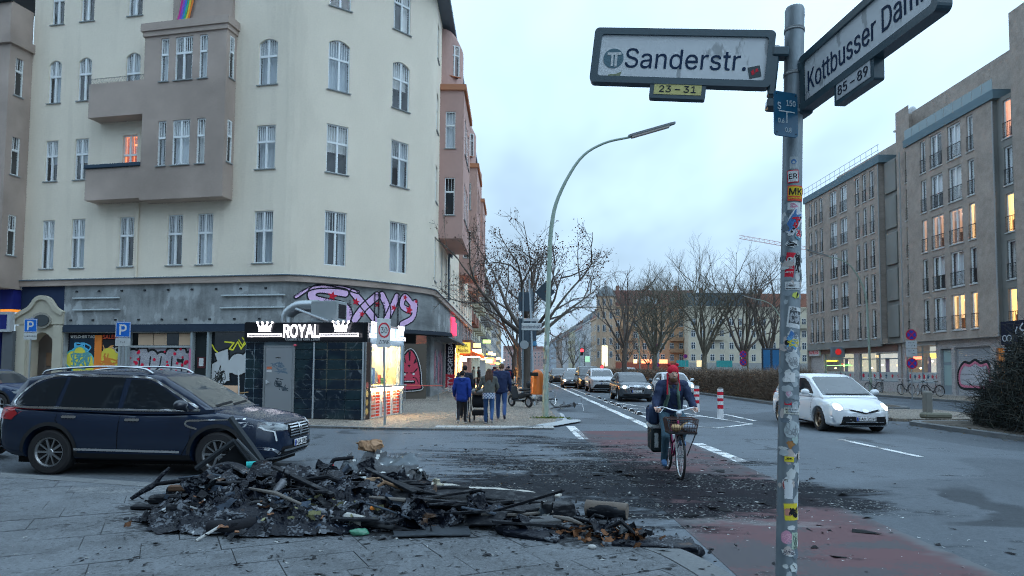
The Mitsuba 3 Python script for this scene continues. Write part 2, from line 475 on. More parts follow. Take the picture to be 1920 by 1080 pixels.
def wallmesh(s0, s1, z0, z1, holes, reveal=.14, step=None):
    """Wall in (s, depth, z) with rectangular holes (sa, sb, za, zb, arch) and their reveals."""
    S = {s0, s1}; Z = {z0, z1}
    for h in holes:
        S |= {h[0], h[1]}; Z |= {h[2], h[3]}
    if step:
        S |= set(np.arange(s0, s1, step))
    S, Z = sorted(S), sorted(Z)
    S = [a for i, a in enumerate(S) if i == 0 or a - S[i - 1] > 1e-6]; Z = [a for i, a in enumerate(Z) if i == 0 or a - Z[i - 1] > 1e-6]
    v, f = [], []

    def quad(a, b, c, d):
        k = len(v); v.extend([a, b, c, d]); f.extend([[k, k + 1, k + 2], [k, k + 2, k + 3]])
    for i in range(len(S) - 1):
        for j in range(len(Z) - 1):
            sm, zm = (S[i] + S[i + 1]) / 2, (Z[j] + Z[j + 1]) / 2
            if any(h[0] < sm < h[1] and h[2] < zm < h[3] for h in holes):
                continue
            quad([S[i], 0, Z[j]], [S[i + 1], 0, Z[j]], [S[i + 1], 0, Z[j + 1]], [S[i], 0, Z[j + 1]])
    r = reveal
    for h in holes:
        a, b, c, d = h[:4]
        arch = h[4] if len(h) > 4 else 0
        quad([a, 0, c], [a, 0, d - arch], [a, r, d - arch], [a, r, c])
        quad([b, 0, d - arch], [b, 0, c], [b, r, c], [b, r, d - arch])
        quad([b, 0, c], [a, 0, c], [a, r, c], [b, r, c])
        n = 8 if arch else 1
        for k in range(n):
            x0, x1 = a + (b - a) * k / n, a + (b - a) * (k + 1) / n
            g = lambda x: d - arch * (2 * (x - a) / (b - a) - 1) ** 2
            quad([x0, 0, g(x0)], [x1, 0, g(x1)], [x1, r, g(x1)], [x0, r, g(x0)])
            if arch:
                quad([x0, 0, g(x0)], [x1, 0, g(x1)], [x1, 0, d], [x0, 0, d])
    return trimesh.Trimesh(A(v), A(f), process=False)


def window(parent, M, w, h, style='berlin', curtain=None, lit=None, arch=0, reveal=.14, sill=True, rail=False, paned=True, frame='wframe'):
    """A window in a flat frame M whose origin is the middle of its sill line on the wall face."""
    key = new(parent + '__window')
    t = .085 if style == 'french' else .055
    y0, y1 = reveal - .07, reveal
    B = [box(-w / 2, -w / 2 + t, y0, y1, 0, h), box(w / 2 - t, w / 2, y0, y1, 0, h), box(-w / 2 + t, w / 2 - t, y0, y1, 0, t), box(-w / 2 + t, w / 2 - t, y0, y1, h - t, h)]
    if style == 'berlin':
        zt = h * .62
        B.append(box(-w / 2 + t, w / 2 - t, y0 - .03, y1, zt - .05, zt + .05))
        if w > .6:
            B += [box(-.05, .05, y0 - .02, y1, t, zt - .05), box(-.045, .045, y0 - .02, y1, zt + .05, h - t)]
        for k in ((-.36, -.25, -.13, .13, .25, .36) if w > .6 else (-.17, .17)):
            B.append(box(k * w - .011, k * w + .011, y0 + .01, y1 - .02, zt + .05, h - t))
    elif style == 'french':
        if w > .9:
            B.append(box(-.045, .045, y0 - .01, y1, t, h - t))
    elif style == 'plain':
        B += [box(-.04, .04, y0 - .01, y1, t, h - t), box(-w / 2 + t, w / 2 - t, y0 - .01, y1, h * .68 - .03, h * .68 + .03)]
    add(key, cat(*B), frame, M=M, fresh=False)
    if paned:
        pane = trimesh.Trimesh(A([[-w / 2 + t, y1 - .025, t], [w / 2 - t, y1 - .025, t], [w / 2 - t, y1 - .025, h - t], [-w / 2 + t, y1 - .025, h - t]]), A([[0, 1, 2], [0, 2, 3]]), process=False)
        add(key + '__pane', pane, 'glass', M=M, fresh=False)
        r = reveal + .5
        room = [[[-w / 2, r, 0], [w / 2, r, 0], [w / 2, r, h], [-w / 2, r, h]], [[-w / 2, y1, 0], [-w / 2, r, 0], [-w / 2, r, h], [-w / 2, y1, h]],
                [[w / 2, y1, 0], [w / 2, y1, h], [w / 2, r, h], [w / 2, r, 0]], [[-w / 2, y1, h], [-w / 2, r, h], [w / 2, r, h], [w / 2, y1, h]], [[-w / 2, y1, 0], [w / 2, y1, 0], [w / 2, r, 0], [-w / 2, r, 0]]]
        rm = trimesh.Trimesh(np.vstack([A(q, float) for q in room]), np.vstack([A([[0, 1, 2], [0, 2, 3]]) + 4 * k for k in range(5)]), process=False)
        if lit:
            add(key + '__room', rm, (.6, .5, .38), M=M, fresh=False, emit=lit)
            add(key + '__cabinet', cat(box(-w * .42, -w * .02, r - .3, r - .02, 0, h * .34), box(w * .12, w * .4, r - .1, r - .02, h * .45, h * .7)), (.20, .11, .06), M=M, fresh=False)
            add(key + '__lamp', ell((w * .12, r - .25, h * .84), (.11, .11, .08), 1), (.8, .7, .5), M=M, fresh=False, emit=[q * 5 for q in lit])
        else:
            add(key + '__room', rm, 'room', M=M, fresh=False)
        if curtain:
            c = []
            for a, b, z0_ in curtain['spans']:
                n = max(4, int((b - a) * w / .06))
                xs = np.linspace(a * w, b * w, n)
                ys = r - .34 + .018 * (np.arange(n) % 2) * 2
                vv = np.vstack([np.column_stack([xs, ys, np.full(n, z0_ * h)]), np.column_stack([xs, ys, np.full(n, h - t)])])
                i = np.arange(n - 1)
                c.append(trimesh.Trimesh(vv, np.vstack([np.stack([i, i + 1, i + n + 1], 1), np.stack([i, i + n + 1, i + n], 1)]), process=False))
            add(key + '__curtain', cat(*c), curtain.get('col', (.5, .52, .52)), M=M, fresh=False)
    if sill:
        add(key + '__sill', box(-w / 2 - .07, w / 2 + .07, -.07, .02, -.05, 0), (.25, .27, .28) if sill is True else sill, M=M, fresh=False)
    if rail:
        nb = max(4, int(w / .11))
        rl = [box(-w / 2 - .03, w / 2 + .03, -.035, -.005, .92, .96), box(-w / 2 - .03, w / 2 + .03, -.035, -.005, .10, .13)] + [box(x - .007, x + .007, -.028, -.012, .13, .92) for x in np.linspace(-w / 2, w / 2, nb)]
        add(key + '__railing', cat(*rl), (.05, .055, .06), M=M, fresh=False)
    return key


def zshift(M, z):
    m = M.copy(); m[2, 3] = z
    return m


def curt(r, c=None):
    k = r.random()
    col = c or r.choice([(.60, .65, .68), (.52, .57, .61), (.66, .67, .65), (.42, .48, .52)])
    if k < .42:
        return {'spans': [(-.48, .48, .02)], 'col': col}
    if k < .72:
        return {'spans': [(-.48, -.22, .02), (.2, .48, .02)], 'col': col}
    if k < .88:
        return {'spans': [(-.48, .48, .45)], 'col': col}
    return None


# ------------------------------------------------------------------ the cream corner building
def plaster_c(p, n, uv):
    x, y, z = p.x, p.y, p.z
    g = fbm(x * 22 + y * 22, z * 22, y * 5, 3)
    b = fbm((x + y) * .5, z * .35, 2.0, 4)
    streak = fbm((x - y) * 2.2, z * .22, 5.0, 3)
    v = 1 + .12 * (g - .5) + .14 * (b - .5) - .05 * smoothstep(.55, .75, streak)
    return mi.Color3f(.74, .665, .55) * v


def plaster2_c(p, n, uv):
    x, y, z = p.x, p.y, p.z
    v = 1 + .12 * (fbm(x * 20 + y * 20, z * 20, y * 5, 3) - .5) + .6 * (fbm((x + y) * .7, z * .6, 2.0, 4) - .5)
    return mi.Color3f(.37, .30, .26) * v


def pink_c(p, n, uv):
    v = 1 + .12 * (fbm(p.x * 9 + p.y * 9, p.z * 9, p.y * 5, 3) - .5) + .2 * (fbm(p.y * .6, p.z * .5, 2.0, 3) - .5)
    return mi.Color3f(.46, .30, .265) * v


def concrete_c(p, n, uv):
    s = p.x * .978 - p.y * .209
    a = fbm(s * .9, p.z * 1.6, 3.0, 4)
    b = fbm(s * 5, p.z * .8, 8.0, 4)
    d = fbm(s * 16, p.z * 16, 1.0, 3)
    v = .25 + .22 * (a - .5) + .15 * (b - .5) + .07 * (d - .5)
    w = smoothstep(.60, .72, fbm(s * 2.2, p.z * 1.1, 13.0, 4))
    return mix(mi.Color3f(v * .94, v, v * 1.02), (.44, .47, .48), w * .6)


PB = proc(lambda p, n, uv: fbm(p.x * 26 + p.y * 13, p.y * 26 - p.x * 9, p.z * 26, 3), 4e-3)
bs('cream', rough=.85, spec=.25, tex=proc(plaster_c), bump=PB, bscale=.012)
bs('taupe', rough=.85, spec=.25, tex=proc(plaster2_c), bump=PB, bscale=.012)
bs('pink', rough=.85, spec=.25, tex=proc(pink_c))
bs('concrete', rough=.8, spec=.3, tex=proc(concrete_c))
bs('roof', (.035, .04, .05), .5)
bs('zinc', (.10, .14, .18), .5)

_s = np.linspace(0, 1, 41)[:, None]
_B = A([[-11, 32.63], [-9.6, 32.35], [-4.5, 36.9], [-4.5, 38.6]])
_cv = (1 - _s)**3 * _B[0] + 3 * (1 - _s)**2 * _s * _B[1] + 3 * (1 - _s) * _s**2 * _B[2] + _s**3 * _B[3]
TL = A([-.978, .209]); TL /= np.linalg.norm(TL)
S0 = 24.0 - 1.48                       # s of the front line's reference point; s = S0 - u along the front
_P0 = _cv[0] + TL * 24.0
CP = Path(np.vstack([_P0[None], _cv, [[-4.5, 76.0]]]))
SC = 24.0                                # the curve starts here
SK = CP.L[-2]                            # the street side starts here
YK = lambda y: SK + (y - 38.6)
U = lambda u: S0 - u

cb = thing('corner_building', 'cream plastered corner apartment house with rounded corner and graffiti shop floor', 'building')
ROWS = [(6.67, 9.23, 0), (11.3, 13.48, 0), (15.5, 17.82, .22), (19.78, 21.95, 0)]
wins = []
for r, (za, zb, ar) in enumerate(ROWS):
    for u, w in ((12.2, .78), (10.33, .82), (7.4, .86)) + (((4.58, .86), (2.88, .88)) if r == 0 else ()) + ((-.33, 1.02),):
        if r in (1, 2) and u == 7.4:
            wins.append((U(u), w, za - 1.0 + .35 if False else za - .55, zb, ar))
        elif not (r == 3 and u == -.33):
            wins.append((U(u), w, za, zb, ar))
    for l, w in ((2.45, 1.12), (6.1, 1.15)):
        wins.append((SC + l, w, za, zb + (.28 if r else .15), ar))
    wins.append((YK(39.5), .9, za, zb, ar))
for y in (43.2, 46.0, 49, 52, 55, 58, 61, 64, 67, 70, 73):
    wins.append((YK(y), .95, 6.67, 9.1, 0))
holes = [(s - w / 2, s + w / 2, a, b, ar) for s, w, a, b, ar in wins]
wm = wallmesh(U(13.7), YK(76), 6.06, 23.2, [h for h in holes], .14)
# finer steps round the curve
S_extra = [h for h in holes]
wm = wallmesh(U(13.7), SC, 6.06, 23.2, [h for h in holes if h[1] < SC], .14)
wc = wallmesh(SC, SK, 6.06, 23.2, [h for h in holes if SC < h[0] and h[1] < SK], .14, .3)
wk = wallmesh(SK, YK(76), 6.06, 23.2, [h for h in holes if h[0] > SK], .14)
add(cb + '__wall', CP.bend(cat(wm, wk)), 'cream')
add(cb + '__corner_wall', CP.bend(wc), 'cream', smooth=30)
wr = random.Random(3)
for i, (s, w, a, b, ar) in enumerate(wins):
    M = zshift(CP.flat(s), a)
    u = S0 - s
    lit = None
    cu = curt(wr)
    if abs(u - 7.4) < .1 and 10 < a < 11:
        cu, lit = {'spans': [(-.48, -.05, .02), (.05, .48, .02)], 'col': (.75, .30, .16)}, (.30, .10, .03)
    window(cb, M, w, b - a, 'berlin', curtain=cu, lit=lit, sill=(b - a) < 2.65)

# ledge, eaves, roof
for z0_, z1_, d, mt, nm in ((5.74, 6.06, .16, 'taupe', 'ledge'), (6.03, 6.075, .22, 'zinc', 'ledge_flashing'), (23.0, 23.25, .75, 'zinc', 'eaves')):
    ss = np.unique(np.r_[U(13.7), np.linspace(SC, SK, 30), YK(76)])
    ring = [A([[s, -d, z0_], [s, .06, z0_], [s, .06, z1_], [s, -d, z1_]]) for s in ss]
    add(f'{cb}__{nm}', CP.bend(loft(ring)), mt, smooth=30)
ring = [A([[s, -.75, 23.25], [s, 4.6, 27.5], [s, 4.5, 23.25]]) for s in np.unique(np.r_[U(26), np.linspace(SC, SK, 20), YK(76)])]
add(cb + '__roof', CP.bend(loft(ring)), 'roof')

# bay and balconies of the front
PR = .8
zs = .13
bw = [(4.88, .46), (3.80, .98), (2.70, .46)]
bay_h = [(U(u) - w / 2, U(u) + w / 2, a, b, 0) for u, w in bw for a, b in ((11.5, 13.75), (15.75, 17.95))]
front = wallmesh(U(6.05), U(1.42), 9.85, 18.35, bay_h, .12)
front.vertices[:, 1] -= PR
sides = wallmesh(0, PR + .02, 9.85, 18.35, [(.25, .62, 11.6, 13.7, 0), (.25, .62, 15.8, 17.9, 0)], .08)


def side(m, s, sgn):
    v = m.vertices.copy()
    x = v[:, 0]; d = v[:, 1]
    if sgn > 0:
        return trimesh.Trimesh(np.column_stack([s - d, -PR + x, v[:, 2]]), m.faces, process=False)
    return trimesh.Trimesh(np.column_stack([s + d, -x, v[:, 2]]), m.faces, process=False)


bay = add(cb + '__bay', CP.bend(cat(front, side(sides, U(1.42), 1), box(U(6.05), U(6.05) + .02, -PR, .02, 9.85, 18.35), box(U(6.05), U(1.42), -PR + .004, .05, 9.83, 9.85), box(U(6.05), U(1.42), -PR + .004, .05, 18.3, 18.34))), 'taupe')
for (s0_, s1_, a, b, _) in bay_h:
    M = CP.flat((s0_ + s1_) / 2); M = M @ M4((0, -PR, a))
    k = window(cb, M, s1_ - s0_, b - a, 'berlin', curtain=curt(wr), reveal=.12, sill=True)
for a in (11.6, 15.8):
    M = CP.flat(U(1.42)) @ M4((0, -PR + .435, a), rz=math.pi / 2)
    window(cb, M, .37, 2.1, 'berlin', curtain=None, reveal=.08)
add(cb + '__bay_cornice', CP.bend(cat(box(U(6.2), U(1.27), -PR - .15, .05, 18.35, 18.75), box(U(6.12), U(1.35), -PR - .08, .05, 18.1, 18.36))), 'taupe')
dorm = [A([[s, -.55 * math.sqrt(max(0, 1 - ((s - U(3.3)) / 1.75)**2)) - .05, z] for s in np.linspace(U(5.0), U(1.6), 15)] + [[U(1.6), .05, z], [U(5.0), .05, z]]) for z in (18.75, 20.6)]
add(cb + '__parapet', CP.bend(loft(dorm)), 'taupe', smooth=40)
for z0_, z1_, nm in ((9.95, 11.55, ''), (14.2, 15.95, '')):
    b_ = add(cb + '__balcony', CP.bend(cat(box(U(9.25), U(6.05), -PR, -PR + .12, z0_, z1_), box(U(9.25), U(9.25) + .12, -PR + .12, .05, z0_, z1_), box(U(9.25) + .12, U(6.05), -PR + .12, .05, z0_, z0_ + .15))), 'taupe')
    n = 34
    xs = np.linspace(U(9.2), U(6.1), n)
    if z0_ > 12:
        rl = [tube([(U(9.2), -PR + .06, z1_ + .28), (U(6.1), -PR + .06, z1_ + .28)], .012, 5)] + [tube(smoothpts([(x, -PR + .06, z1_), (x + .05, -PR + .06, z1_ + .1), (x - .03, -PR + .06, z1_ + .2), (x, -PR + .06, z1_ + .28)], 3), .008, 4) for x in xs]
        add(b_ + '__railing', CP.bend(cat(*rl)), (.05, .06, .08))
    else:
        add(b_ + '__planter', CP.bend(rbox(U(9.3), U(6.05), -PR - .1, -PR + .16, z1_ + .01, z1_ + .2, .02)), (.035, .06, .09))
# rainbow flag over the parapet
fl = thing('rainbow_flag', 'rainbow striped flag hanging over the parapet above the bay', 'flag')
for k, c in enumerate(((.5, .04, .25), (.25, .08, .5), (.05, .2, .55), (.05, .4, .2), (.75, .5, .05), (.75, .2, .04))):
    pts = [(U(4.3) + .12 * k + .11 * i + dx, -.70 - .02 * ((k + j) % 2), z) for j, (z, dx) in enumerate(((20.7, .35), (19.9, .2), (19.2, .05), (18.8, -.05))) for i in (0, 1)]
    f = [[2 * j, 2 * j + 1, 2 * j + 3] for j in range(3)] + [[2 * j, 2 * j + 3, 2 * j + 2] for j in range(3)]
    add(fl + '__stripe', CP.bend(trimesh.Trimesh(A(pts), A(f), process=False)), c)

# left bay of the same house
LB = wallmesh(0, 1.3, 5.6, 18.6, [(.35, .8, 7.3, 9.4, 0), (.35, .8, 11.5, 13.5, 0), (.35, .8, 15.7, 17.7, 0)], .1)
v = LB.vertices
lbm = trimesh.Trimesh(np.column_stack([U(13.7) - v[:, 1], -1.3 + v[:, 0], v[:, 2]]), LB.faces, process=False)
fr_h = [(U(15.9), U(15.45), a, a + 2.1, 0) for a in (7.3, 11.5, 15.7)]
lbf = wallmesh(U(20), U(13.7), 5.6, 18.6, fr_h, .1); lbf.vertices[:, 1] -= 1.3
add(cb + '__bay', CP.bend(cat(lbm, lbf, box(U(20), U(13.7), -1.29, .05, 5.58, 5.6), box(U(20), U(13.7), -1.29, .05, 18.58, 18.6))), 'taupe')
for a in (7.3, 11.5, 15.7):
    window(cb, CP.flat(U(13.7)) @ M4((0, -1.3 + .575, a), rz=math.pi / 2), .45, 2.1, 'berlin', reveal=.1)
    window(cb, CP.flat(U(15.67)) @ M4((0, -1.3, a)), .45, 2.1, 'berlin', reveal=.1)
add(cb + '__bay_cornice', CP.bend(box(U(20), U(13.55), -1.45, .05, 18.3, 18.75)), 'taupe')
add(cb + '__parapet', CP.bend(box(U(20), U(13.8), -1.25, .05, 18.75, 20.6)), 'taupe')
add(cb + '__side_wall', CP.bend(box(U(26), U(20), 0, .3, 0, 23)), 'taupe')
bp = thing('balcony_plants', 'green trailing plants on the balcony parapet at top left', 'plants')
pr = np.random.default_rng(4)
lv = []
for k in range(260):
    c = A([U(pr.uniform(13.8, 17)), -1.3 + pr.normal(0, .14), 20.75 + abs(pr.normal(0, .35)) * (1 if k % 3 else 1.8) - .1])
    d = pr.normal(0, .09, (3, 3))
    lv.append(trimesh.Trimesh(c + d, A([[0, 1, 2]]), process=False))
add(bp + '__leaves', CP.bend(cat(*lv)), (.05, .09, .035))
add(bp + '__planter', CP.bend(rbox(U(17), U(13.75), -1.42, -1.2, 20.55, 20.75, .02)), (.03, .035, .04))

# street side bays in pink plaster
for k, y0 in enumerate((40.9, 57.0, 69.0)):
    P_, Lb = 1.45, 6.0
    hf = [(.35, .95, a, a + h_, 0) for a, h_ in ((10.9, 2.3), (15.0, 2.3))]
    fw = wallmesh(0, P_, 9.5, 18.6, hf, .12)
    sw_h = [(YK(y0 + c) - .5, YK(y0 + c) + .5, a, a + 2.3, 0) for c in (1.6, 3.0, 4.4) for a in (10.9, 15.0)]
    sw = wallmesh(YK(y0), YK(y0 + Lb), 9.5, 18.6, sw_h, .12); sw.vertices[:, 1] -= P_
    v = fw.vertices
    fwm = trimesh.Trimesh(np.column_stack([YK(y0) + v[:, 1], -v[:, 0], v[:, 2]]), fw.faces, process=False)
    b_ = add(cb + '__bay', CP.bend(cat(fwm, sw, box(YK(y0) + .001, YK(y0 + Lb), -P_ + .001, .05, 9.48, 9.5), box(YK(y0 + Lb) - .02, YK(y0 + Lb), -P_, .05, 9.5, 18.6), box(YK(y0), YK(y0 + Lb), -P_, .05, 18.58, 18.6))), 'pink')
    add(b_ + '__cornice', CP.bend(box(YK(y0) - .15, YK(y0 + Lb) + .15, -P_ - .15, .05, 18.6, 18.95)), (.42, .19, .11))
    for a, h_ in ((10.9, 2.3), (15.0, 2.3)):
        window(cb, CP.flat(YK(y0)) @ M4((0, -.65, a), rz=-math.pi / 2), .6, h_, 'berlin', curtain=curt(wr), reveal=.12)
        if k == 0:
            for c in (1.6, 3.0, 4.4):
                window(cb, CP.flat(YK(y0 + c)) @ M4((0, -P_, a)), 1.0, h_, 'berlin', reveal=.12)
    # rounded top storey
    Rr = [A([[YK(y0 + .5 + (Lb - 1) / 2) + (Lb - 1) / 2 * math.cos(t), -1.15 * math.sin(t), z] for t in np.linspace(math.pi, 0, 17)]) for z in (18.95, 22.3, 22.75)]
    Rr[2] = Rr[2] * A([1, .8, 1])
    dm = add(cb + '__dormer', CP.bend(loft(Rr)), 'pink', smooth=35)
    ang = math.radians(20)
    M = CP.flat(YK(y0 + .5 + 2.5 * (1 - math.cos(math.radians(35))))) @ M4((0, -1.15 * math.sin(math.radians(35)) - .1, 19.9), rz=-math.radians(62))
    window(cb, M, .7, 2.0, 'plain', reveal=.1, sill=(.4, .17, .1))
# downpipe and rainwater pipe
add(cb + '__downpipe', cat(tube([(U(6.5) + CP.at(0)[0][0][0] * 0, 0, 0)] * 0 + [tuple(CP.bend(trimesh.Trimesh(A([[U(6.72), -.06, z]]), A([[0, 0, 0]]), process=False)).vertices[0]) for z in (6.1, 8.0, 9.9)], .05, 7)), 'cream')
add(cb + '__downpipe', tube(smoothpts([(-4.35, 46.5, 6.2), (-4.35, 46.5, 9.6), (-4.2, 47.2, 10.2), (-4.35, 48, 22.8)], 4), .07, 7), 'zinc')

# ---- the shop floor
def onwall(drawn, z=0, depth=.006, lift=.0):
    """xy drawing in (s, z) -> flat layer on the wall"""
    m = upright(drawn)
    v = m.vertices.copy()
    # cut long faces so that the paint follows the curve
    m = trimesh.Trimesh(v, m.faces, process=False)
    if m.extents[0] > .5:
        vv, ff = trimesh.remesh.subdivide_to_size(m.vertices, m.faces, .6)
        m = trimesh.Trimesh(vv, ff, process=False)
    return CP.bend(m, lift)


g0, g1 = U(11.0), YK(62)
shop_holes = [(U(10.86), U(7.6), .3, 3.3, 0), (U(7.1), U(3.45), .3, 3.3, 0), (U(3.36), U(2.55), .06, 3.33, 0), (U(2.45), U(-.5), .3, 3.33, 0)]
gw = wallmesh(g0, SC, 0, 5.76, [h for h in shop_holes], .25)
# recessed entrance under the corner and the street shopfronts
kh = [(YK(39.6), YK(45.5), .3, 3.25, 0), (YK(46.5), YK(52), .2, 3.3, 0), (YK(53), YK(60), .2, 3.3, 0)]
gk = wallmesh(SK, YK(62), 0, 5.76, kh, .25)
gc = wallmesh(SC, SK, 0, 5.76, [(SC + 5.0, SK - .35, 0, 3.5, 0)], .25, .3)
add(cb + '__shop_floor', CP.bend(cat(gw, gc, gk)), 'concrete')
add(cb + '__fascia', CP.bend(cat(box(U(11.0), U(-.5), -.09, .02, 3.35, 3.62), box(U(11.0), U(-.5), -.05, .02, 3.62, 3.72))), (.025, .04, .065))
for k, (u0_, u1_, z_) in enumerate(((10.4, 7.6, 5.08), (10.4, 7.55, 4.48), (1.8, -1.6, 5.1), (1.85, -1.6, 4.5))):
    add(cb + '__strip_light', CP.bend(cat(rbox(U(u0_), U(u1_), -.12, -.05, z_ - .035, z_ + .035, .01), box(U(u0_) + .1, U(u1_) - .1, -.05, .01, z_ - .02, z_ + .02))), (.45, .5, .52))
for k in range(9):
    u = 10.6 - k * 1.35
    add(cb + '__bolt', CP.bend(cat(box(U(u), U(u) + .12, -.05, .01, 3.92, 4.0), box(U(u) + .3, U(u) + .42, -.05, .01, 5.4, 5.48))), (.03, .035, .04))
# pale posts between the shop windows
for u in (7.55, 7.12, 3.42, 2.5):
    add(cb + '__mullion', CP.bend(box(U(u) - .06, U(u) + .06, -.03, .3, .3, 3.35)), (.28, .32, .33))
add(cb + '__mullion', CP.bend(box(U(7.1), U(3.45), .1, .16, 2.56, 2.66)), (.34, .37, .38))
# poster shop: dark glass, posters, orange pillar
add(cb + '__shop_window', CP.bend(box(U(10.86), U(7.6), .22, .26, .3, 3.3)), (.012, .012, .018))
for (u0_, u1_, z0_, z1_, c) in ((10.75, 9.2, 1.1, 3.05, (.015, .03, .05)), (8.75, 7.72, 1.1, 2.95, (.02, .02, .025))):
    add(cb + '__poster', CP.bend(box(U(u0_), U(u1_), .19, .215, z0_, z1_)), c)
pr = np.random.default_rng(11)


def scribble(cx, cz, w, h, n, wd, seed):
    q = np.random.default_rng(seed)
    return unary_union([stroke(smoothpts(A([[cx, cz]]) + (q.random((5, 2)) - .5) * A([w, h]), 5), wd) for _ in range(n)])


def paint(parent, poly, col, depth=.004, lift=0.0, name='graffiti'):
    m = prism(poly, depth)
    return add(f'{parent}__{name}', onwall(m, lift=lift), col)


def paint_in(parent, poly, col, d, name='graffiti'):
    """paint on a pane that stands d behind the wall face"""
    return paint(parent, poly, col, lift=-d, name=name)


for u, z, w, h, n, wd, c, sd in ((10.0, 2.4, 1.2, .8, 5, .07, (.10, .45, .70), 1), (10.1, 2.2, .9, .7, 3, .05, (.5, .55, .2), 2), (8.3, 2.3, .8, .8, 5, .05, (.65, .32, .12), 3), (8.1, 2.3, .8, .6, 3, .04, (.5, .5, .42), 4)):
    paint_in(cb, scribble(U(u), z, w, h, n, wd, sd), c, .185, 'poster_print')
blob = unary_union([Point(U(10.0) + dx, 1.85 + dz).buffer(r * 1.1) for dx, dz, r in ((-.5, .1, .45), (-.1, .35, .4), (.3, 0, .45), (0, -.4, .5), (.5, -.3, .35))])
paint_in(cb, blob, (.66, .60, .08), .180); paint_in(cb, blob.difference(blob.buffer(-.07)), (.08, .42, .48), .176)
blob2 = unary_union([Point(U(8.35) + dx, 1.65 + dz).buffer(r * 1.1) for dx, dz, r in ((-.5, .1, .42), (0, .4, .45), (.4, .2, .4), (.1, -.4, .55))])
paint_in(cb, blob2, (.66, .56, .07), .178); paint_in(cb, scribble(U(8.35), 1.7, 1.2, 1.1, 9, .08, 8).intersection(blob2), (.62, .20, .04), .174)
paint_in(cb, scribble(U(10.0), 1.9, 1.2, .9, 7, .07, 9).intersection(blob), (.10, .30, .32), .176)
add(cb + '__pillar_board', CP.bend(box(U(9.2), U(8.78), .16, .21, .3, 3.2)), (.75, .22, .04))
for txt, u, z, h, c in (('WELCHER TAG', 9.95, 3.12, .15, (.62, .62, .60)), ('SALENA', 8.2, 3.1, .2, (.65, .10, .05))):
    m = upright(text(txt, h, .004, True)); v = m.vertices
    add(cb + '__lettering', CP.bend(trimesh.Trimesh(v + A([U(u), 0, z]), m.faces, process=False), lift=-.17), c)
# second shop: boarded top lights, grey graffiti with red roses
for u0_, u1_ in ((6.6, 5.75), (5.7, 4.95), (4.25, 3.5)):
    add(cb + '__board', CP.bend(box(U(u0_), U(u1_), .14, .17, 2.68, 3.26)), (.50, .36, .25))
add(cb + '__shop_window', CP.bend(box(U(4.95), U(4.27), .15, .19, 2.7, 3.26)), 'darkglass')
add(cb + '__shutter', CP.bend(box(U(7.1), U(3.45), .2, .24, .3, 2.6)), (.012, .014, .02))
gp = shapely.box(U(7.55), .35, U(3.47), 2.55)
add(cb + '__graffiti', CP.bend(box(U(7.08), U(3.47), .186, .196, .3, 2.56)), (.30, .29, .33))
let = unary_union([Point(U(7.2) + k * .62, 1.55 + .28 * math.sin(k * 2.1)).buffer(.55 + .12 * math.sin(k * 1.3)) for k in range(7)] + [shapely.box(U(7.4), .35, U(3.6), 1.6)] + [Point(U(6.9) + k * .55, 2.15 + .15 * math.sin(k * 1.7)).buffer(.34) for k in range(7)]).intersection(gp)
paint_in(cb, let, (.46, .46, .47), .19)
paint_in(cb, let.boundary.buffer(.055).intersection(gp), (.015, .017, .02), .186)
for k in range(6):
    paint_in(cb, stroke(smoothpts([(U(7.1) + k * .62, .5 + .5 * (k % 2)), (U(6.9) + k * .62, 1.3), (U(6.6) + k * .62, 1.0 + .6 * (k % 3) / 2), (U(6.5) + k * .62, 2.1)], 5), .07).intersection(gp), (.015, .018, .022), .183)
for k in range(46):
    c = Point(U(pr.uniform(3.55, 7.4)), pr.uniform(.9, 2.5)).buffer(pr.uniform(.05, .1), quad_segs=2)
    paint_in(cb, c, (.62, .02, .06), .179, 'rose')
add(cb + '__strip', CP.bend(box(U(3.52), U(3.42), -.04, -.03, .3, 2.5)), (.55, .18, .30))
# narrow door and the last window with silver graffiti and yellow tag
add(cb + '__door', CP.bend(cat(box(U(3.36), U(2.55), .2, .25, .06, 3.33))), (.02, .028, .03))
add(cb + '__notice', CP.bend(box(U(3.2), U(2.75), .17, .19, 1.55, 2.1)), (.10, .03, .035)); add(cb + '__notice', CP.bend(box(U(3.1), U(2.85), .16, .169, 1.65, 2.05)), (.6, .62, .62))
add(cb + '__shop_window', CP.bend(box(U(2.45), U(-.5), .2, .25, .3, 3.33)), 'darkglass')
sg = shapely.box(U(2.42), .35, U(.45), 3.2)
silver = unary_union([Point(U(2.0), 1.3).buffer(.62), Polygon([(U(2.3), 2.3), (U(1.5), 2.55), (U(1.35), .9), (U(1.7), .9)]), Point(U(.95), 1.75).buffer(.55), Point(U(.2), 1.9).buffer(.6), shapely.box(U(1.5), 1.3, U(0), 1.7)]).intersection(sg)
paint_in(cb, silver, (.50, .52, .53), .19); paint_in(cb, silver.boundary.buffer(.035).intersection(sg), (.012, .014, .016), .186)
paint_in(cb, scribble(U(2.0), 1.25, .7, .9, 6, .035, 21), (.015, .02, .02), .184)
paint_in(cb, unary_union([stroke([(U(2.4), 2.7), (U(2.25), 2.45), (U(2.1), 2.35)], .07), stroke([(U(1.7), 2.85), (U(1.2), 2.8), (U(1.45), 2.5), (U(1.25), 2.45), (U(1.0), 2.85), (U(.8), 2.5), (U(.6), 2.9), (U(.75), 3.05)], .075), stroke([(U(.95), 2.95), (U(.7), 2.62), (U(.45), 2.9)], .06)]), (.75, .72, .06), .18)
add(cb + '__interior', CP.bend(cat(box(U(13.9), U(-.6), 2.6, 2.7, 0, 5.7), box(U(13.95), U(13.9), .3, 2.7, 0, 5.7))), 'room')
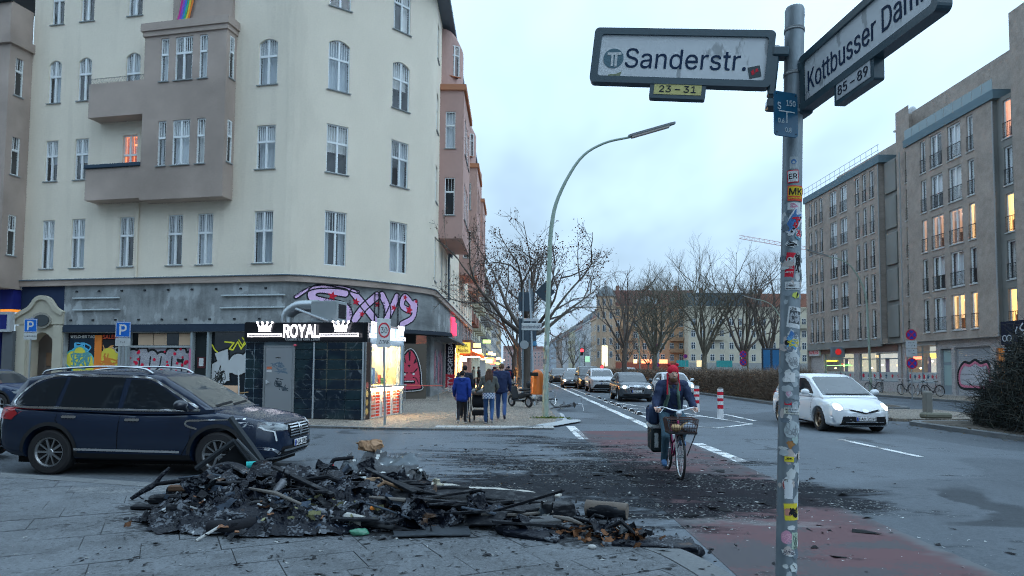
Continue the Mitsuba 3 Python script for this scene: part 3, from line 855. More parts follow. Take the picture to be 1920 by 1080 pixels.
# graffiti across the corner in pink: S X Y 9 forms with dark outlines and red stars
def gl(pts, w):
    return LineString(smoothpts(pts, 6)).buffer(w / 2, quad_segs=4)
C0 = SC + 1.1
sxy = [gl([(C0 + 1.9, 5.35), (C0 + .5, 5.45), (C0 + .35, 4.95), (C0 + 1.9, 4.65), (C0 + 2.0, 4.05), (C0 + .9, 3.95)], .42),
       gl([(C0 - .5, 5.0), (C0 + .3, 5.5), (C0 + 1.6, 5.62), (C0 + 2.6, 5.45)], .16),
       gl([(C0 + 2.35, 5.4), (C0 + 3.0, 4.75), (C0 + 3.7, 4.0)], .40), gl([(C0 + 3.7, 5.35), (C0 + 2.95, 4.7), (C0 + 2.45, 4.05)], .40),
       gl([(C0 + 4.0, 5.4), (C0 + 4.35, 4.75), (C0 + 4.3, 4.0)], .40), gl([(C0 + 4.95, 5.4), (C0 + 4.6, 4.7), (C0 + 4.2, 3.95)], .38),
       gl([(C0 + 6.1, 5.0), (C0 + 5.5, 5.45), (C0 + 5.3, 4.95), (C0 + 5.9, 4.75), (C0 + 6.25, 5.2), (C0 + 6.1, 4.4), (C0 + 5.3, 3.95)], .34)]
fill = unary_union(sxy).intersection(shapely.box(C0 - 1, 3.75, C0 + 6.8, 5.68))
paint(cb, fill, (.74, .50, .76), lift=.004)
paint(cb, unary_union([q.boundary.buffer(.035) for q in sxy]).intersection(shapely.box(C0 - 1, 3.75, C0 + 6.8, 5.7)), (.02, .02, .03), lift=.007)
star = lambda x, z, r: Polygon([(x + (r if k % 2 == 0 else r * .42) * math.sin(k * math.pi / 5 + .2), z + (r if k % 2 == 0 else r * .42) * math.cos(k * math.pi / 5 + .2)) for k in range(10)])
for x, z, r in ((-.1, 4.5, .24), (1.25, 5.15, .27), (1.1, 4.55, .2), (2.5, 4.95, .22), (2.85, 4.35, .18), (3.75, 4.9, .2), (4.75, 4.8, .2), (5.5, 5.4, .17), (5.8, 4.75, .3), (6.3, 5.25, .15)):
    paint(cb, star(C0 + x, z, r), (.55, .02, .045), lift=.011, name='star')
for txt, x, z in (('JUNE', 1.1, 4.98), ('PATRIK', 2.2, 4.6), ('KAZOB', 4.15, 4.7)):
    m = text(txt, .16, .004)
    m = tr(m, M4((0, 0, 0), rz=-1.45 if len(txt) > 4 else 0))
    m = upright(m)
    add(cb + '__lettering', CP.bend(trimesh.Trimesh(m.vertices + A([C0 + x, 0, z]), m.faces, process=False), lift=.012), (.02, .02, .03))
# scaffold bars left on the wall
add(cb + '__bracket', CP.bend(cat(*[tube([(C0 + x, -.06, 3.4), (C0 + x, -.06, 5.5)], .025, 6) for x in (3.55, 3.8, 5.0)], *[tube([(C0 + 3.55, -.06, z), (C0 + 3.8, -.06, z)], .02, 5) for z in (3.9, 4.4, 4.9, 5.4)])), (.02, .022, .028))
# corner shop: canopy, dark entrance with the red face mural, street shopfronts
add(cb + '__canopy', CP.bend(cat(*[box(s, s + .31, -1.1, 0, 3.42, 3.62) for s in np.arange(SC + 4.2, SK, .3)])), (.035, .045, .06))
add(cb + '__canopy', CP.bend(box(YK(38.7), YK(62), -.9, 0, 3.38, 3.5)), (.16, .18, .19))
add(cb + '__entrance', CP.bend(cat(box(SC + 5.0, SK - .35, .9, .95, 0, 3.5))), (.035, .035, .038))
for k, (y0, y1) in enumerate(((39.6, 45.5),)):
    for j in range(6):
        ya = y0 + j * (y1 - y0) / 6
        p_ = add(cb + '__shutter', CP.bend(box(YK(ya) + .02, YK(ya + .983) - .02, .12, .16, .3, 3.25)), (.24, .23, .24))
        paint_in(cb, scribble(YK(ya + .5), 1.7, .8, 2.2, 12, .05, 40 + j), [(.45, .16, .2), (.12, .12, .16), (.5, .5, .52), (.2, .2, .3)][j % 4], .115)
        paint_in(cb, scribble(YK(ya + .5), 1.6, .8, 2.0, 8, .04, 60 + j), [(.1, .1, .13), (.5, .2, .25), (.1, .1, .14), (.45, .15, .2)][j % 4], .112)
add(cb + '__shop_window', CP.bend(cat(box(YK(46.5), YK(52), .3, .34, .2, 3.3))), (.05, .045, .04))
add(cb + '__shop_window', CP.bend(cat(box(YK(53), YK(60), .3, .34, .2, 3.3))), (.30, .24, .18), emit=(.10, .065, .035))
# ------------------------------------------------------------------ the snack kiosk
def marble_c(p, n, uv):
    s = p.x * .978 - p.y * .209 + p.x * .2
    w = fbm(s * 2.4, p.z * 2.4, 1.0, 4)
    v1 = dr.abs(noise(s * 2.6 + 2.2 * w, p.z * 3.4 - 1.8 * w, 4.0) - .5)
    v2 = dr.abs(noise(s * 6 - 2 * w, p.z * 5 + 2 * w, 9.0) - .5)
    k = smoothstep(.022, .004, v1) * smoothstep(.45, .62, w) + .35 * smoothstep(.03, .005, v2) * smoothstep(.5, .6, fbm(s * 1.7, p.z * 1.3, 3.0, 3))
    return mix(mix((.006, .016, .030), (.014, .034, .044), smoothstep(.4, .6, fbm(s * 1.1, p.z * 1.3, 7.0, 3))), (.34, .38, .40), dr.clip(k, 0, 1) * .5)


bs('marble', rough=.14, spec=.6, tex=proc(marble_c))
KB, KT, KT2 = A([-4.56, 21.07]), A([-.978, .209]), A([.209, .978])
KP = Path(np.vstack([KB + KT * 4.07, KB, KB + KT2 * 3.36, KB + KT2 * 3.36 + KT * 4.07]))
KW, KR = 4.07, 4.07 + 3.36
ks = thing('snack_kiosk', 'black marble clad snack kiosk with glowing crown sign and bright serving window', 'kiosk')
add(ks + '__body', KP.bend(wallmesh(0, KR, .04, 3.0, [(KW + .48, KW + 2.94, 1.08, 2.4, 0)], .1)), (.36, .46, .52))
add(ks + '__roof', poly3([tuple(KB + KT * 4.07), tuple(KB), tuple(KB + KT2 * 3.36), tuple(KB + KT2 * 3.36 + KT * 4.07)], 3.0), (.05, .05, .055))
zt = [.05, .36, .665, .97, 1.28, 1.59, 1.895, 2.2, 2.44]
for a, b in ((0, .60), (.60, 1.23), (1.23, 1.67), (1.67, 2.33), (3.40, 3.75), (3.75, 4.07)):
    for i in range(8):
        add(ks + '__tile', KP.bend(rbox(KW - b + .013, KW - a - .013, -.010 - .002 * rnd.random(), .0, zt[i] + .012, zt[i + 1] - .012, .004)), 'marble')
for u in (.62 * 0 + 1.67, .02):
    add(ks + '__trim_strip', KP.bend(box(KW - u - .02, KW - u + .02, -.04, .0, .05, 2.44)), (.35, .38, .4))
add(ks + '__door_frame', KP.bend(cat(box(KW - 3.40, KW - 3.34, -.05, .0, .05, 2.33), box(KW - 2.39, KW - 2.33, -.05, .0, .05, 2.33), box(KW - 3.34, KW - 2.39, -.05, .0, 2.27, 2.33))), (.22, .235, .245))
dk = add(ks + '__door', KP.bend(rbox(KW - 3.33, KW - 2.40, -.045, -.005, .07, 2.265, .008)), (.245, .26, .275))
add(dk + '__handle', KP.bend(cat(box(KW - 3.28, KW - 3.24, -.09, -.045, 1.12, 1.24), box(KW - 3.28, KW - 3.16, -.09, -.075, 1.16, 1.19))), (.5, .52, .54))


def onk(poly, col, lift, depth=.003, name='door_scrawl', parent=None, emit=None):
    m = upright(prism(poly, depth))
    return add(f'{parent or ks}__{name}', KP.bend(m, lift), col, emit=emit)


for i, (x, z, w, h, c) in enumerate(((2.9, 1.75, .5, .25, (.10, .15, .20)), (2.8, 1.55, .5, .2, (.12, .17, .22)), (2.85, 1.15, .3, .3, (.03, .045, .06)), (2.65, 1.0, .35, .2, (.05, .07, .09)))):
    onk(scribble(KW - x, z, w, h, 4, .02, 80 + i), c, .0455, parent=ks, name='door_scrawl')
onk(shapely.box(KW - 3.28, 1.58, KW - 3.1, 1.66), (.6, .18, .1), .0455, name='sticker'); onk(shapely.box(KW - 3.28, 1.49, KW - 3.1, 1.56), (.55, .55, .55), .0455, name='sticker')
add(ks + '__vent', KP.bend(box(KW - 2.98, KW - 2.8, -.049, -.044, 1.93, 1.96)), (.02, .02, .02))
add(ks + '__door_lamp', KP.bend(ell((KW - 2.3, -.07, 2.34), (.05, .05, .035), 1)), (.7, .1, .15))
# sign band
sb = add(ks + '__sign_band', KP.bend(cat(box(-.02, KW + .03, -.10, .0, 2.45, 3.06), box(KW - .02, KR + .02, -.10, .0, 2.45, 3.06), box(-.02, KR, -.06, .0, 3.06, 3.09))), 'vg', (.010, .012, .016))
WHITE = (.95, .92, 1.0)
crown = unary_union([Polygon([(-.2, 0), (.2, 0), (.25, .2), (.13, .1), (.07, .22), (0, .1), (-.07, .22), (-.13, .1), (-.25, .2)])] + [Point(x, .24).buffer(.035) for x in (-.26, -.09, .09, .26)] + [shapely.box(-.2, -.06, .2, -.02)])


def signpiece(poly, s, z, name, dep=.03, em=WHITE, sc=1.0):
    m = upright(prism(affinity.translate(affinity.scale(poly, sc, sc, origin=(0, 0)), s, z), dep))
    add(f'{sb}__{name}', KP.bend(m, .102), (.8, .8, .8), emit=em)


signpiece(crown, KW - 3.35, 2.82, 'crown'); signpiece(crown, KW - .74, 2.83, 'crown')
bar = lambda a, b: shapely.box(a, 2.60, b, 2.72).difference(shapely.box(a + .03, 2.635, b - .03, 2.685))
signpiece(bar(KW - 3.95, KW - 2.75), 0, 0, 'neon_bar'); signpiece(bar(KW - 1.45, KW - .14), 0, 0, 'neon_bar')
tm = text('ROYAL', .34, .03, True)
tm = tr(tm, M4(sc=(.82, 1.15, 1)))
m = upright(tm); add(sb + '__lettering', KP.bend(trimesh.Trimesh(m.vertices + A([KW - 2.07, 0, 2.79]), m.faces, process=False), .102), (.8, .8, .8), emit=WHITE)
m = upright(text('Qualität ist kein Zufall', .085, .004)); add(sb + '__lettering', KP.bend(trimesh.Trimesh(m.vertices + A([KW - 2.03, 0, 2.53]), m.faces, process=False), .102), (.45, .47, .48))
signpiece(crown, KW + .55, 2.83, 'crown'); signpiece(bar(KW + .15, KW + .95), 0, 0, 'neon_bar')
m = upright(tr(text('ROYAL', .32, .03, True), M4(sc=(.82, 1.15, 1)))); add(sb + '__lettering', KP.bend(trimesh.Trimesh(m.vertices + A([KW + 1.65, 0, 2.77]), m.faces, process=False), .102), (.8, .8, .8), emit=WHITE)
signpiece(crown, KW + 2.8, 2.83, 'crown'); signpiece(bar(KW + 2.4, KW + 3.2), 0, 0, 'neon_bar')
# serving side
for s in (KW + .04, KW + .44, KW + 2.94, KW + 3.26):
    add(ks + '__post', KP.bend(box(s, s + .06, -.04, .03, .05, 2.45)), 'steel')
add(ks + '__side_panel', KP.bend(box(KW + .10, KW + .44, -.012, .0, .05, 2.44)), (.05, .035, .03))
for i, c in enumerate(((.5, .35, .12), (.45, .3, .1), (.55, .4, .15), (.4, .12, .1))):
    onk(Point(KW + .26, .3 + i * .27).buffer(.10, quad_segs=4), c, .0135, name='food_picture')
sw = trimesh.Trimesh(KP.bend(trimesh.Trimesh(A([[KW + .50, .03, 1.1], [KW + 2.92, .03, 1.1], [KW + 2.92, .03, 2.4], [KW + .50, .03, 2.4]], float), A([[0, 1, 2], [0, 2, 3]]), process=False)).vertices, A([[0, 1, 2], [0, 2, 3]]), process=False)
add(ks + '__serving_pane', sw, 'glass')
# interior seen through the pane
inn = [box(KW + .12, KR - .1, 1.7, 1.75, .9, 2.44), box(KW + .10, KW + .12, .1, 1.7, .9, 2.44), box(KR - .1, KR - .08, .1, 1.7, .9, 2.44), box(KW + .1, KR - .1, .1, 1.75, 2.42, 2.44), box(KW + .1, KR - .1, .1, 1.75, .9, .92)]
add(ks + '__interior', KP.bend(cat(*inn)), (.72, .66, .52))
for a in (.5, 1.1):
    add(ks + '__ceiling_tube', KP.bend(box(KW + .4, KW + 3.0, a, a + .08, 2.36, 2.41)), (.8, .8, .8), emit=(22, 16, 8.5))
add(ks + '__spit', KP.bend(tr(lathe([(.02, 0), (.10, .05), (.16, .3), (.20, .6), (.17, .75), (.02, .8)], 12), M4((KW + 2.4, 1.0, 1.3)))), (.35, .16, .06), smooth=40)
for i in range(9):
    add(ks + '__goods', KP.bend(rbox(KW + .6 + i * .25, KW + .78 + i * .25, .5, .75, 1.1, 1.3 + .12 * ((i * 7) % 4), .02)), [(.55, .5, .4), (.6, .12, .08), (.1, .3, .12), (.6, .58, .5), (.15, .4, .1), (.1, .2, .45)][i % 6])
for i in range(14):
    add(ks + '__bottle', KP.bend(tr(lathe([(.035, 0), (.035, .16), (.014, .22), (.014, .27), (0, .27)], 7), M4((KW + .55 + i * .17, 1.55, 1.75)))), [(.4, .08, .06), (.1, .25, .1), (.5, .4, .1), (.08, .1, .2)][i % 4])
add(ks + '__shelf', KP.bend(cat(box(KW + .4, KW + 3.0, 1.4, 1.7, 1.72, 1.75))), (.5, .48, .42))
add(ks + '__counter', KP.bend(rbox(KW + .46, KW + 3.2, -.2, .1, 1.02, 1.07, .01)), 'steel')
add(ks + '__counter_tube', KP.bend(box(KW + .55, KW + 3.1, -.12, -.08, .97, 1.0)), (.8, .8, .8), emit=(30, 20, 10))
for k in range(3):
    a = KW + .52 + k * .9
    b_ = add(ks + '__menu_panel', KP.bend(box(a, a + .86, -.014, .0, .06, .95)), (.50, .50, .48))
    for j in range(8):
        onk(shapely.box(a + .42, .10 + j * .102, a + .72, .17 + j * .102), (.55, .05, .03), .0155, name='menu_line')
        onk(shapely.box(a + .06, .10 + j * .102, a + .38, .17 + j * .102), [(.55, .10, .06), (.6, .35, .25), (.45, .12, .08)][(j + k) % 3], .0155, name='menu_line')
# extractor on the roof
ev = thing('extractor_box', 'grey extractor box with silver duct elbow on the kiosk roof', 'extractor')
MX = M4((-5.85, 21.75, 3.0), rz=math.radians(-12))
add(ev + '__housing', rbox(-.45, .45, -.35, .35, .1, .75, .02), (.27, .30, .31), M=MX)
add(ev + '__grille', cat(box(.452, .46, -.25, .25, .2, .65), *[box(.46, .47, -.25, .25, .24 + k * .08, .27 + k * .08) for k in range(5)]), (.03, .03, .035), M=MX)
pts = smoothpts([(-1.5, .1, .0), (-1.5, .1, .35), (-1.2, .1, .58), (-.9, .1, .62), (-.42, .1, .62)], 6)
rr = [.2 + .012 * (k % 2) for k in range(len(pts))]
add(ev + '__duct', tube(pts, rr, 14), 'steel', M=MX, smooth=60)
add(ev + '__support', cat(tube([(-1.0, -.3, .5), (.2, -.42, .1)], .045, 8), tube([(-.9, .2, .45), (-.9, .2, .8)], .03, 6), box(-.5, .5, -.4, .4, 0, .1)), 'steel', M=MX)

# red face mural, bench and side wall behind the kiosk
face = Polygon(smoothpts([(-.55, 0), (-.6, .7), (-.45, 1.4), (-.1, 1.95), (.15, 2.0), (.4, 1.6), (.58, .9), (.62, .3), (.6, 0)], 5, True))
MF = lambda d: M4((-5.3, 35.35 - d, .55), rz=math.radians(20))
wallb = add(cb + '__mural_wall', box(-1.5, .9, 0, .1, 0, 2.9), (.10, .085, .07), M=M4((-5.3, 35.4, 0), rz=math.radians(20)))
for k, (pg, c) in enumerate(((face.buffer(.07), (.5, .5, .5)), (face.buffer(.03), (.015, .015, .02)), (face.buffer(-.05), (.50, .06, .10)),
                             (unary_union([stroke([(-.42, 1.0), (-.2, .82), (-.08, .84)], .06), stroke([(.42, 1.05), (.22, .82), (.1, .84)], .06), stroke(smoothpts([(-.5, .3), (-.35, .55), (-.2, .6)], 4), .04), stroke(smoothpts([(.5, .3), (.38, .55), (.22, .6)], 4), .04), shapely.box(-.28, .28, .32, .45), Polygon([(-.08, 1.25), (.08, 1.25), (.0, 1.1)]), Polygon([(-.25, 1.7), (-.15, 1.3), (-.3, 1.45)]), Polygon([(.32, 1.6), (.22, 1.3), (.4, 1.4)]), Polygon([(-.05, 1.95), (.08, 1.95), (.05, 1.45), (0, 1.45)])]), (.015, .015, .02)),
                             (unary_union([shapely.box(-.22, .38, .26, .43), Point(-.22, .76).buffer(.06), Point(.24, .78).buffer(.06)]), (.6, .6, .6)))):
    add(cb + '__mural', upright(prism(pg, .004)), c, M=MF(.012 + .006 * k))
bn = thing('wooden_bench', 'red topped folding bench standing before the face mural', 'bench')
MB_ = M4((-4.35, 33.2, .05), rz=math.radians(10))
add(bn + '__seat', rbox(-1.0, 1.0, -.15, .15, .72, .76, .008), (.5, .10, .07), M=MB_)
for sx in (-.8, .8):
    add(bn + '__leg', cat(tube([(sx, -.15, 0), (sx, -.12, .72)], .018, 6), tube([(sx, .15, 0), (sx, .12, .72)], .018, 6), tube([(sx, -.14, .3), (sx, .14, .3)], .014, 6)), 'steel', M=MB_)

# portal and the blue shop at far left
po = add(cb + '__portal', CP.bend(cat(wallmesh(U(13.75), U(11.03), 0, 4.35, [(U(13.0), U(11.55), .05, 3.35, .5)], .5), *[box(U(13.85), U(13.2), -.12, .02, 0, 3.7), box(U(11.5), U(10.95), -.12, .02, 0, 3.7)])), (.44, .41, .33))
arc_ = [(U(13.95), 4.1), (U(13.5), 4.35), (U(13.0), 4.6), (U(12.6), 5.05), (U(12.2), 5.15), (U(11.8), 5.0), (U(11.4), 4.55), (U(10.95), 4.3)]
ap = smoothpts(arc_, 5)
add(cb + '__portal_gable', onwall(prism(Polygon(list(map(tuple, ap)) + [(U(10.95), 3.75), (U(13.95), 3.75)]), .1)), (.45, .42, .34))
add(cb + '__portal_cornice', onwall(prism(LineString(ap).buffer(.11, cap_style='flat'), .2)), (.46, .43, .35))
ov = Point(0, 0).buffer(1)
add(cb + '__oval_window', onwall(prism(affinity.translate(affinity.scale(ov, .62, .42), U(12.25), 3.95), .05), lift=.1), (.30, .28, .24))
add(cb + '__oval_window__pane', onwall(prism(affinity.translate(affinity.scale(ov, .48, .30), U(12.2), 3.95), .03), lift=.155), 'vg', (.02, .028, .03))
add(cb + '__entrance_wall', CP.bend(cat(box(U(13.9), U(10.9), 1.1, 1.15, 0, 4.3), box(U(13.9), U(13.85), .5, 1.1, 0, 4.3), box(U(10.95), U(10.9), .5, 1.1, 0, 4.3))), (.34, .30, .27))
add(cb + '__letterbox', CP.bend(box(U(12.4), U(11.85), 1.02, 1.1, 1.0, 1.5)), (.03, .02, .02)); add(cb + '__notice_board', CP.bend(box(U(13.05), U(12.6), 1.03, 1.1, 1.6, 2.3)), (.40, .26, .17))
add(cb + '__hall_lamp', CP.bend(box(U(12.2), U(12.0), .99, 1.02, 1.3, 1.4)), (.6, .4, .2), emit=(2.2, 1.0, .35))
add(cb + '__wall_panel', CP.bend(box(U(13.75), U(11.03), .05, .1, 4.3, 5.74)), (.02, .035, .08))
sh = cb
add(sh + '__left_shop', CP.bend(cat(box(U(20), U(13.78), -.3, .2, 0, 1.2), box(U(20), U(18), -.3, .2, 1.2, 3.4), box(U(14.45), U(13.78), -.3, .2, 0, 3.4))), (.10, .11, .12))
add(sh + '__left_shop_band', CP.bend(box(U(20), U(13.8), -.4, .2, 4.55, 5.58)), (.015, .02, .16)); add(sh + '__left_shop_band', CP.bend(box(U(20), U(13.82), -.42, .2, 4.42, 4.53)), (.7, .25, .04), emit=(.25, .08, .01))
add(sh + '__left_shop_frame', CP.bend(box(U(20), U(13.85), -.45, -.2, 3.35, 4.4)), (.40, .42, .44)); add(sh + '__left_shop_sign', CP.bend(box(U(20), U(14.05), -.47, -.44, 3.5, 4.25)), (.012, .02, .15))
add(sh + '__left_shop_window', CP.bend(box(U(18), U(14.45), .1, .15, 1.2, 3.4)), 'darkglass')
add(sh + '__left_shop_mullion', CP.bend(cat(box(U(14.9), U(14.75), -.3, .1, .2, 3.35))), (.02, .03, .18))

# shop signs along the street
def streetsign(name, label, cat_, mesh, col, M, emit=None):
    return tag(add(name, mesh, col, M=M, emit=emit), label, cat_)


MW = lambda y, z, x=-4.44: M4((x, y, z), rz=math.pi / 2)        # drawing stands on the street wall, read from the street
streetsign('red_sign', 'glowing red letters on the grey shop floor above the awning', 'sign', upright(tr(text('Tilos', 1.15, .16, True), M4(sc=(.95, 1, 1)))), (.7, .03, .05), MW(51.3, 4.75), (.95, .04, .10))
ys = thing('yellow_sign', 'yellow nail bar sign sticking out over the pavement', 'sign')
add(ys + '__board', rbox(-.55, .55, -.06, .06, -.42, .42, .02), (.62, .52, .10), M=M4((-3.75, 52.6, 3.2)), emit=(.30, .23, .04))
for t_, z_, c in (('DBA', .17, (.05, .18, .08)), ('Nails', -.2, (.4, .05, .05))):
    add(ys + '__lettering', upright(text(t_, .26, .01, True)), c, M=M4((-3.75, 52.535, 3.2 + z_)))
add(ys + '__arm', tube([(-4.5, 52.6, 3.4), (-4.2, 52.6, 3.4)], .03, 6), (.05, .05, .05))
vs = thing('banner_sign', 'narrow black upright banner with white lettering beside the shopfront', 'sign')
add(vs + '__board', box(-.3, .3, -.03, .03, 0, 2.9), (.012, .012, .02), M=M4((-4.1, 45.6, .35)))
add(vs + '__board', box(-.3, .3, -.033, -.029, 0, .9), (.5, .03, .05), M=M4((-4.1, 45.6, .35)))
add(vs + '__lettering', upright(tr(text('CITY SPORTSBAR', .3, .01, True), M4(rz=math.pi / 2))), (.65, .65, .68), M=M4((-4.1, 45.56, 1.85)))
aw = thing('orange_awning', 'orange red awning glowing over the shop tables', 'awning')
prof = [(0, 3.55), (1.9, 2.75), (1.9, 2.5), (1.86, 2.5), (1.86, 2.72), (0, 3.48)]
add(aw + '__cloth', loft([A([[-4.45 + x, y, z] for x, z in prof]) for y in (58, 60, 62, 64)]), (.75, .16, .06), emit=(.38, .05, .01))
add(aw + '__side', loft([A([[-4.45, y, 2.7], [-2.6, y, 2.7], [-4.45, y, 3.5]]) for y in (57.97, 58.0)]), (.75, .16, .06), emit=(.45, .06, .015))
add(aw + '__lamp', box(-4.3, -2.8, 58.6, 63.5, 2.62, 2.66), (.8, .7, .5), emit=(34, 19, 7))
lr = np.random.default_rng(5)
ORD = 'first second third fourth fifth sixth seventh eighth ninth tenth eleventh twelfth thirteenth fourteenth fifteenth sixteenth seventeenth eighteenth nineteenth twentieth twenty-first twenty-second twenty-third twenty-fourth twenty-fifth last'.split()
for k in range(26):
    y = 54 + k * 3.4 * (1 + .03 * k) + lr.uniform(-1, 1)
    x = lr.uniform(-4.4, -2.4); z = lr.uniform(2.3, 4.6)
    c = [(1.5, .75, .18), (1.6, 1.05, .45), (1.2, .8, .06), (1.1, .10, .05), (.35, .62, .12), (1.5, 1.1, .6)][k % 6]
    n_ = new('shop_sign')
    tag(add(n_, rbox(x - .3 - .2 * (k % 3), x + .3, y, y + .1, z - .2, z + .15 + .1 * (k % 2), .02), (.7, .6, .4), emit=c, fresh=False), ['amber', 'warm white', 'yellow', 'red', 'green', 'cream'][k % 6] + f' glowing shop sign, {ORD[k]} in the row of lights along the left pavement', 'sign', 'glowing shop signs along the street')
# ------------------------------------------------------------------ the grey apartment block across the street
def stone_c(p, n, uv):
    s = p.y + .35 * p.x
    a = fbm(s * .8, p.z * .7, 2.0, 4); b = fbm(s * 3.2 + p.z * 1.2, p.z * 3.2 - s * .8, 5.0, 4); g = fbm(s * 17, p.z * 17, 1.0, 2)
    v = 1 + .3 * (a - .5) + .4 * (b - .5) + .25 * (g - .5)
    return mi.Color3f(.325, .275, .238) * v


bs('stone', rough=.8, spec=.3, tex=proc(stone_c), bump=proc(lambda p, n, uv: fbm((p.y + p.x) * 4, p.z * 4, 2.0, 4), 1e-2), bscale=.03)
bs('panel', rough=.8, tex=proc(lambda p, n, uv: mix((.15, .15, .14), (.25, .25, .235), fbm(p.y * .9, p.z * .5, 3.0, 4))))
RP = Path([(28.7, 70.0), (28.7, 20.0)])
Y = lambda y: 70.0 - y
ab = thing('apartment_block', 'grey rough rendered apartment block with tall windows and shops below', 'building')
ROWZ = [4.35, 7.15, 9.93, 12.72, 15.52]
aw_ = []
for r, z in enumerate(ROWZ):
    for yc, w in ((47.12, .6), (45.65, 1.28), (43.75, 1.32), (42.2, .6)):
        aw_.append((yc, w, z, r, 'A'))
    for yc, w in ((65.15, .62), (64.02, .55), (62.9, .62), (60.5, 1.25), (58.62, 1.2), (56.25, .62), (55.1, .58), (53.95, .62)):
        aw_.append((yc, w, z - .08, r, 'B'))
    aw_.append((49.45, .5, z, r, 'T')); aw_.append((39.38, .66, z - .1, r, 'R'))
hh = 2.3
hol = [(Y(yc) - w / 2, Y(yc) + w / 2, z, z + hh) for yc, w, z, r, g in aw_]
inr = lambda a, b: [h for h in hol if Y(a) < h[0] and h[1] < Y(b)]
wA = wallmesh(Y(49.1), Y(40.2), 3.78, 18.0, inr(49.1, 40.2), .16)
wT = wallmesh(Y(50.8), Y(49.1), 3.78, 21.2, inr(50.8, 49.1), .16); wT.vertices[:, 1] += .25
wB = wallmesh(Y(66.3), Y(53.0), 4.2, 18.0, inr(66.3, 53.0), .16)
wR = wallmesh(Y(40.2), Y(38.6), 3.78, 18.0, inr(40.2, 38.6), .16); wR.vertices[:, 1] += .3
add(ab + '__wall', RP.bend(cat(wT, box(Y(50.8) - .02, Y(50.8), .25, 12, 0, 21.2))), 'stone')
add(ab + '__wall', RP.bend(cat(wA, box(Y(49.1) - .001, Y(49.1) + .02, .002, .27, 3.78, 18))), 'stone')
add(ab + '__wall', RP.bend(cat(wB, box(Y(66.3) - .02, Y(66.3), 0, 14, 0, 18), box(Y(53) - .02, Y(53), 0, .5, 4.2, 18))), 'stone')
add(ab + '__wall', RP.bend(cat(wR, box(Y(40.2) - .02, Y(40.2), .002, .32, 3.78, 18))), 'panel')
add(ab + '__wall', RP.bend(box(Y(38.6), Y(22), .0, 10, 3.9, 22.5)), 'stone')
add(ab + '__upper_storey', RP.bend(cat(box(Y(50.8), Y(40.3), 1.5, 10, 18, 21.3), box(Y(40.3), Y(38.5), 1.5, 10, 18, 22.5))), 'stone')
add(ab + '__upper_storey', RP.bend(box(Y(66.0), Y(51), 3.0, 12, 18, 20.6)), 'stone')
add(ab + '__gutter_band', RP.bend(box(Y(49.3), Y(39.9), -.12, 1.6, 18.0, 18.55)), (.13, .19, .22))
add(ab + '__gutter_band', RP.bend(box(Y(66.5), Y(52.6), -.12, 3.1, 18.0, 18.6)), (.13, .19, .22))
rl = [tube([(Y(66.4), -.05, z), (Y(52.7), -.05, z)], .02, 5) for z in (19.0, 19.45)] + [tube([(Y(y), -.05, 18.6), (Y(y), -.05, 19.45)], .015, 5) for y in np.linspace(52.8, 66.3, 16)]
add(ab + '__railing', RP.bend(cat(*rl)), (.4, .43, .45))
rl = [box(Y(49.2) + .02 + k * .92, Y(49.2) + .90 + k * .92, -.06, -.05, 18.58, 19.25) for k in range(10)]
for m in rl:
    add(ab + '__glass_panel', RP.bend(m), 'vg', (.20, .27, .29))
for k in range(5):
    add(ab + '__concrete_panel', RP.bend(rbox(Y(52.7), Y(51.2), .35, .48, ROWZ[k] - .1, ROWZ[k] + 2.35, .03)), 'panel')
add(ab + '__recess_wall', RP.bend(box(Y(53), Y(50.8), .5, .6, 3.8, 18)), 'panel')
for y_ in (52.95, 49.95, 40.15):
    add(ab + '__downpipe', RP.bend(tube([(Y(y_), -.02, 3.8), (Y(y_), -.02, 17.9)], .05, 6)), (.30, .31, .31))
ar = random.Random(9)
PALE = [(.70, .73, .75), (.62, .66, .69), (.74, .74, .72)]
WARM = (.34, .225, .115)
for yc, w, z, r, g in aw_:
    M = zshift(RP.flat(Y(yc)), z) @ M4((0, {'T': .25, 'R': .3}.get(g, 0), 0))
    lit = None; cu = curt(ar, ar.choice(PALE)) or (curt(ar, PALE[0]) if ar.random() < .8 else None)
    if g == 'A' and ((r == 0 and yc < 44.5) or (r == 2 and yc < 43)):
        lit, cu = WARM, {'spans': [(-.48, -.3, .02), (.1, .48, .02)], 'col': (.62, .5, .3)}
    if g == 'A' and r == 2 and yc > 43:
        lit, cu = (.13, .085, .06), {'spans': [(-.48, -.1, .02), (.1, .48, .02)], 'col': (.55, .42, .36)}
    if g == 'R' and r in (0, 2):
        lit, cu = (.48, .29, .10), None
    if g == 'R' and r == 4:
        lit, cu = (.20, .09, .06), None
    window(ab, M, w, hh, 'french', curtain=cu, lit=lit, reveal=.16, sill=(.50, .51, .51), rail=True)
# shop floor
def whitebrick_c(p, n, uv):
    v = .40 * (1 + .25 * (fbm(p.y * 2, p.z * 2, 1.0, 3) - .5))
    fx = p.y * 4.0 + .5 * (dr.floor(p.z * 12.5) - 2 * dr.floor(dr.floor(p.z * 12.5) / 2)); fz = p.z * 12.5
    j = dr.minimum(dr.abs(fx - dr.round(fx)) * .25, dr.abs(fz - dr.round(fz)) * .08)
    return mi.Color3f(v * 1.02, v * .97, v * .97) * (.55 + .45 * smoothstep(.004, .010, j))


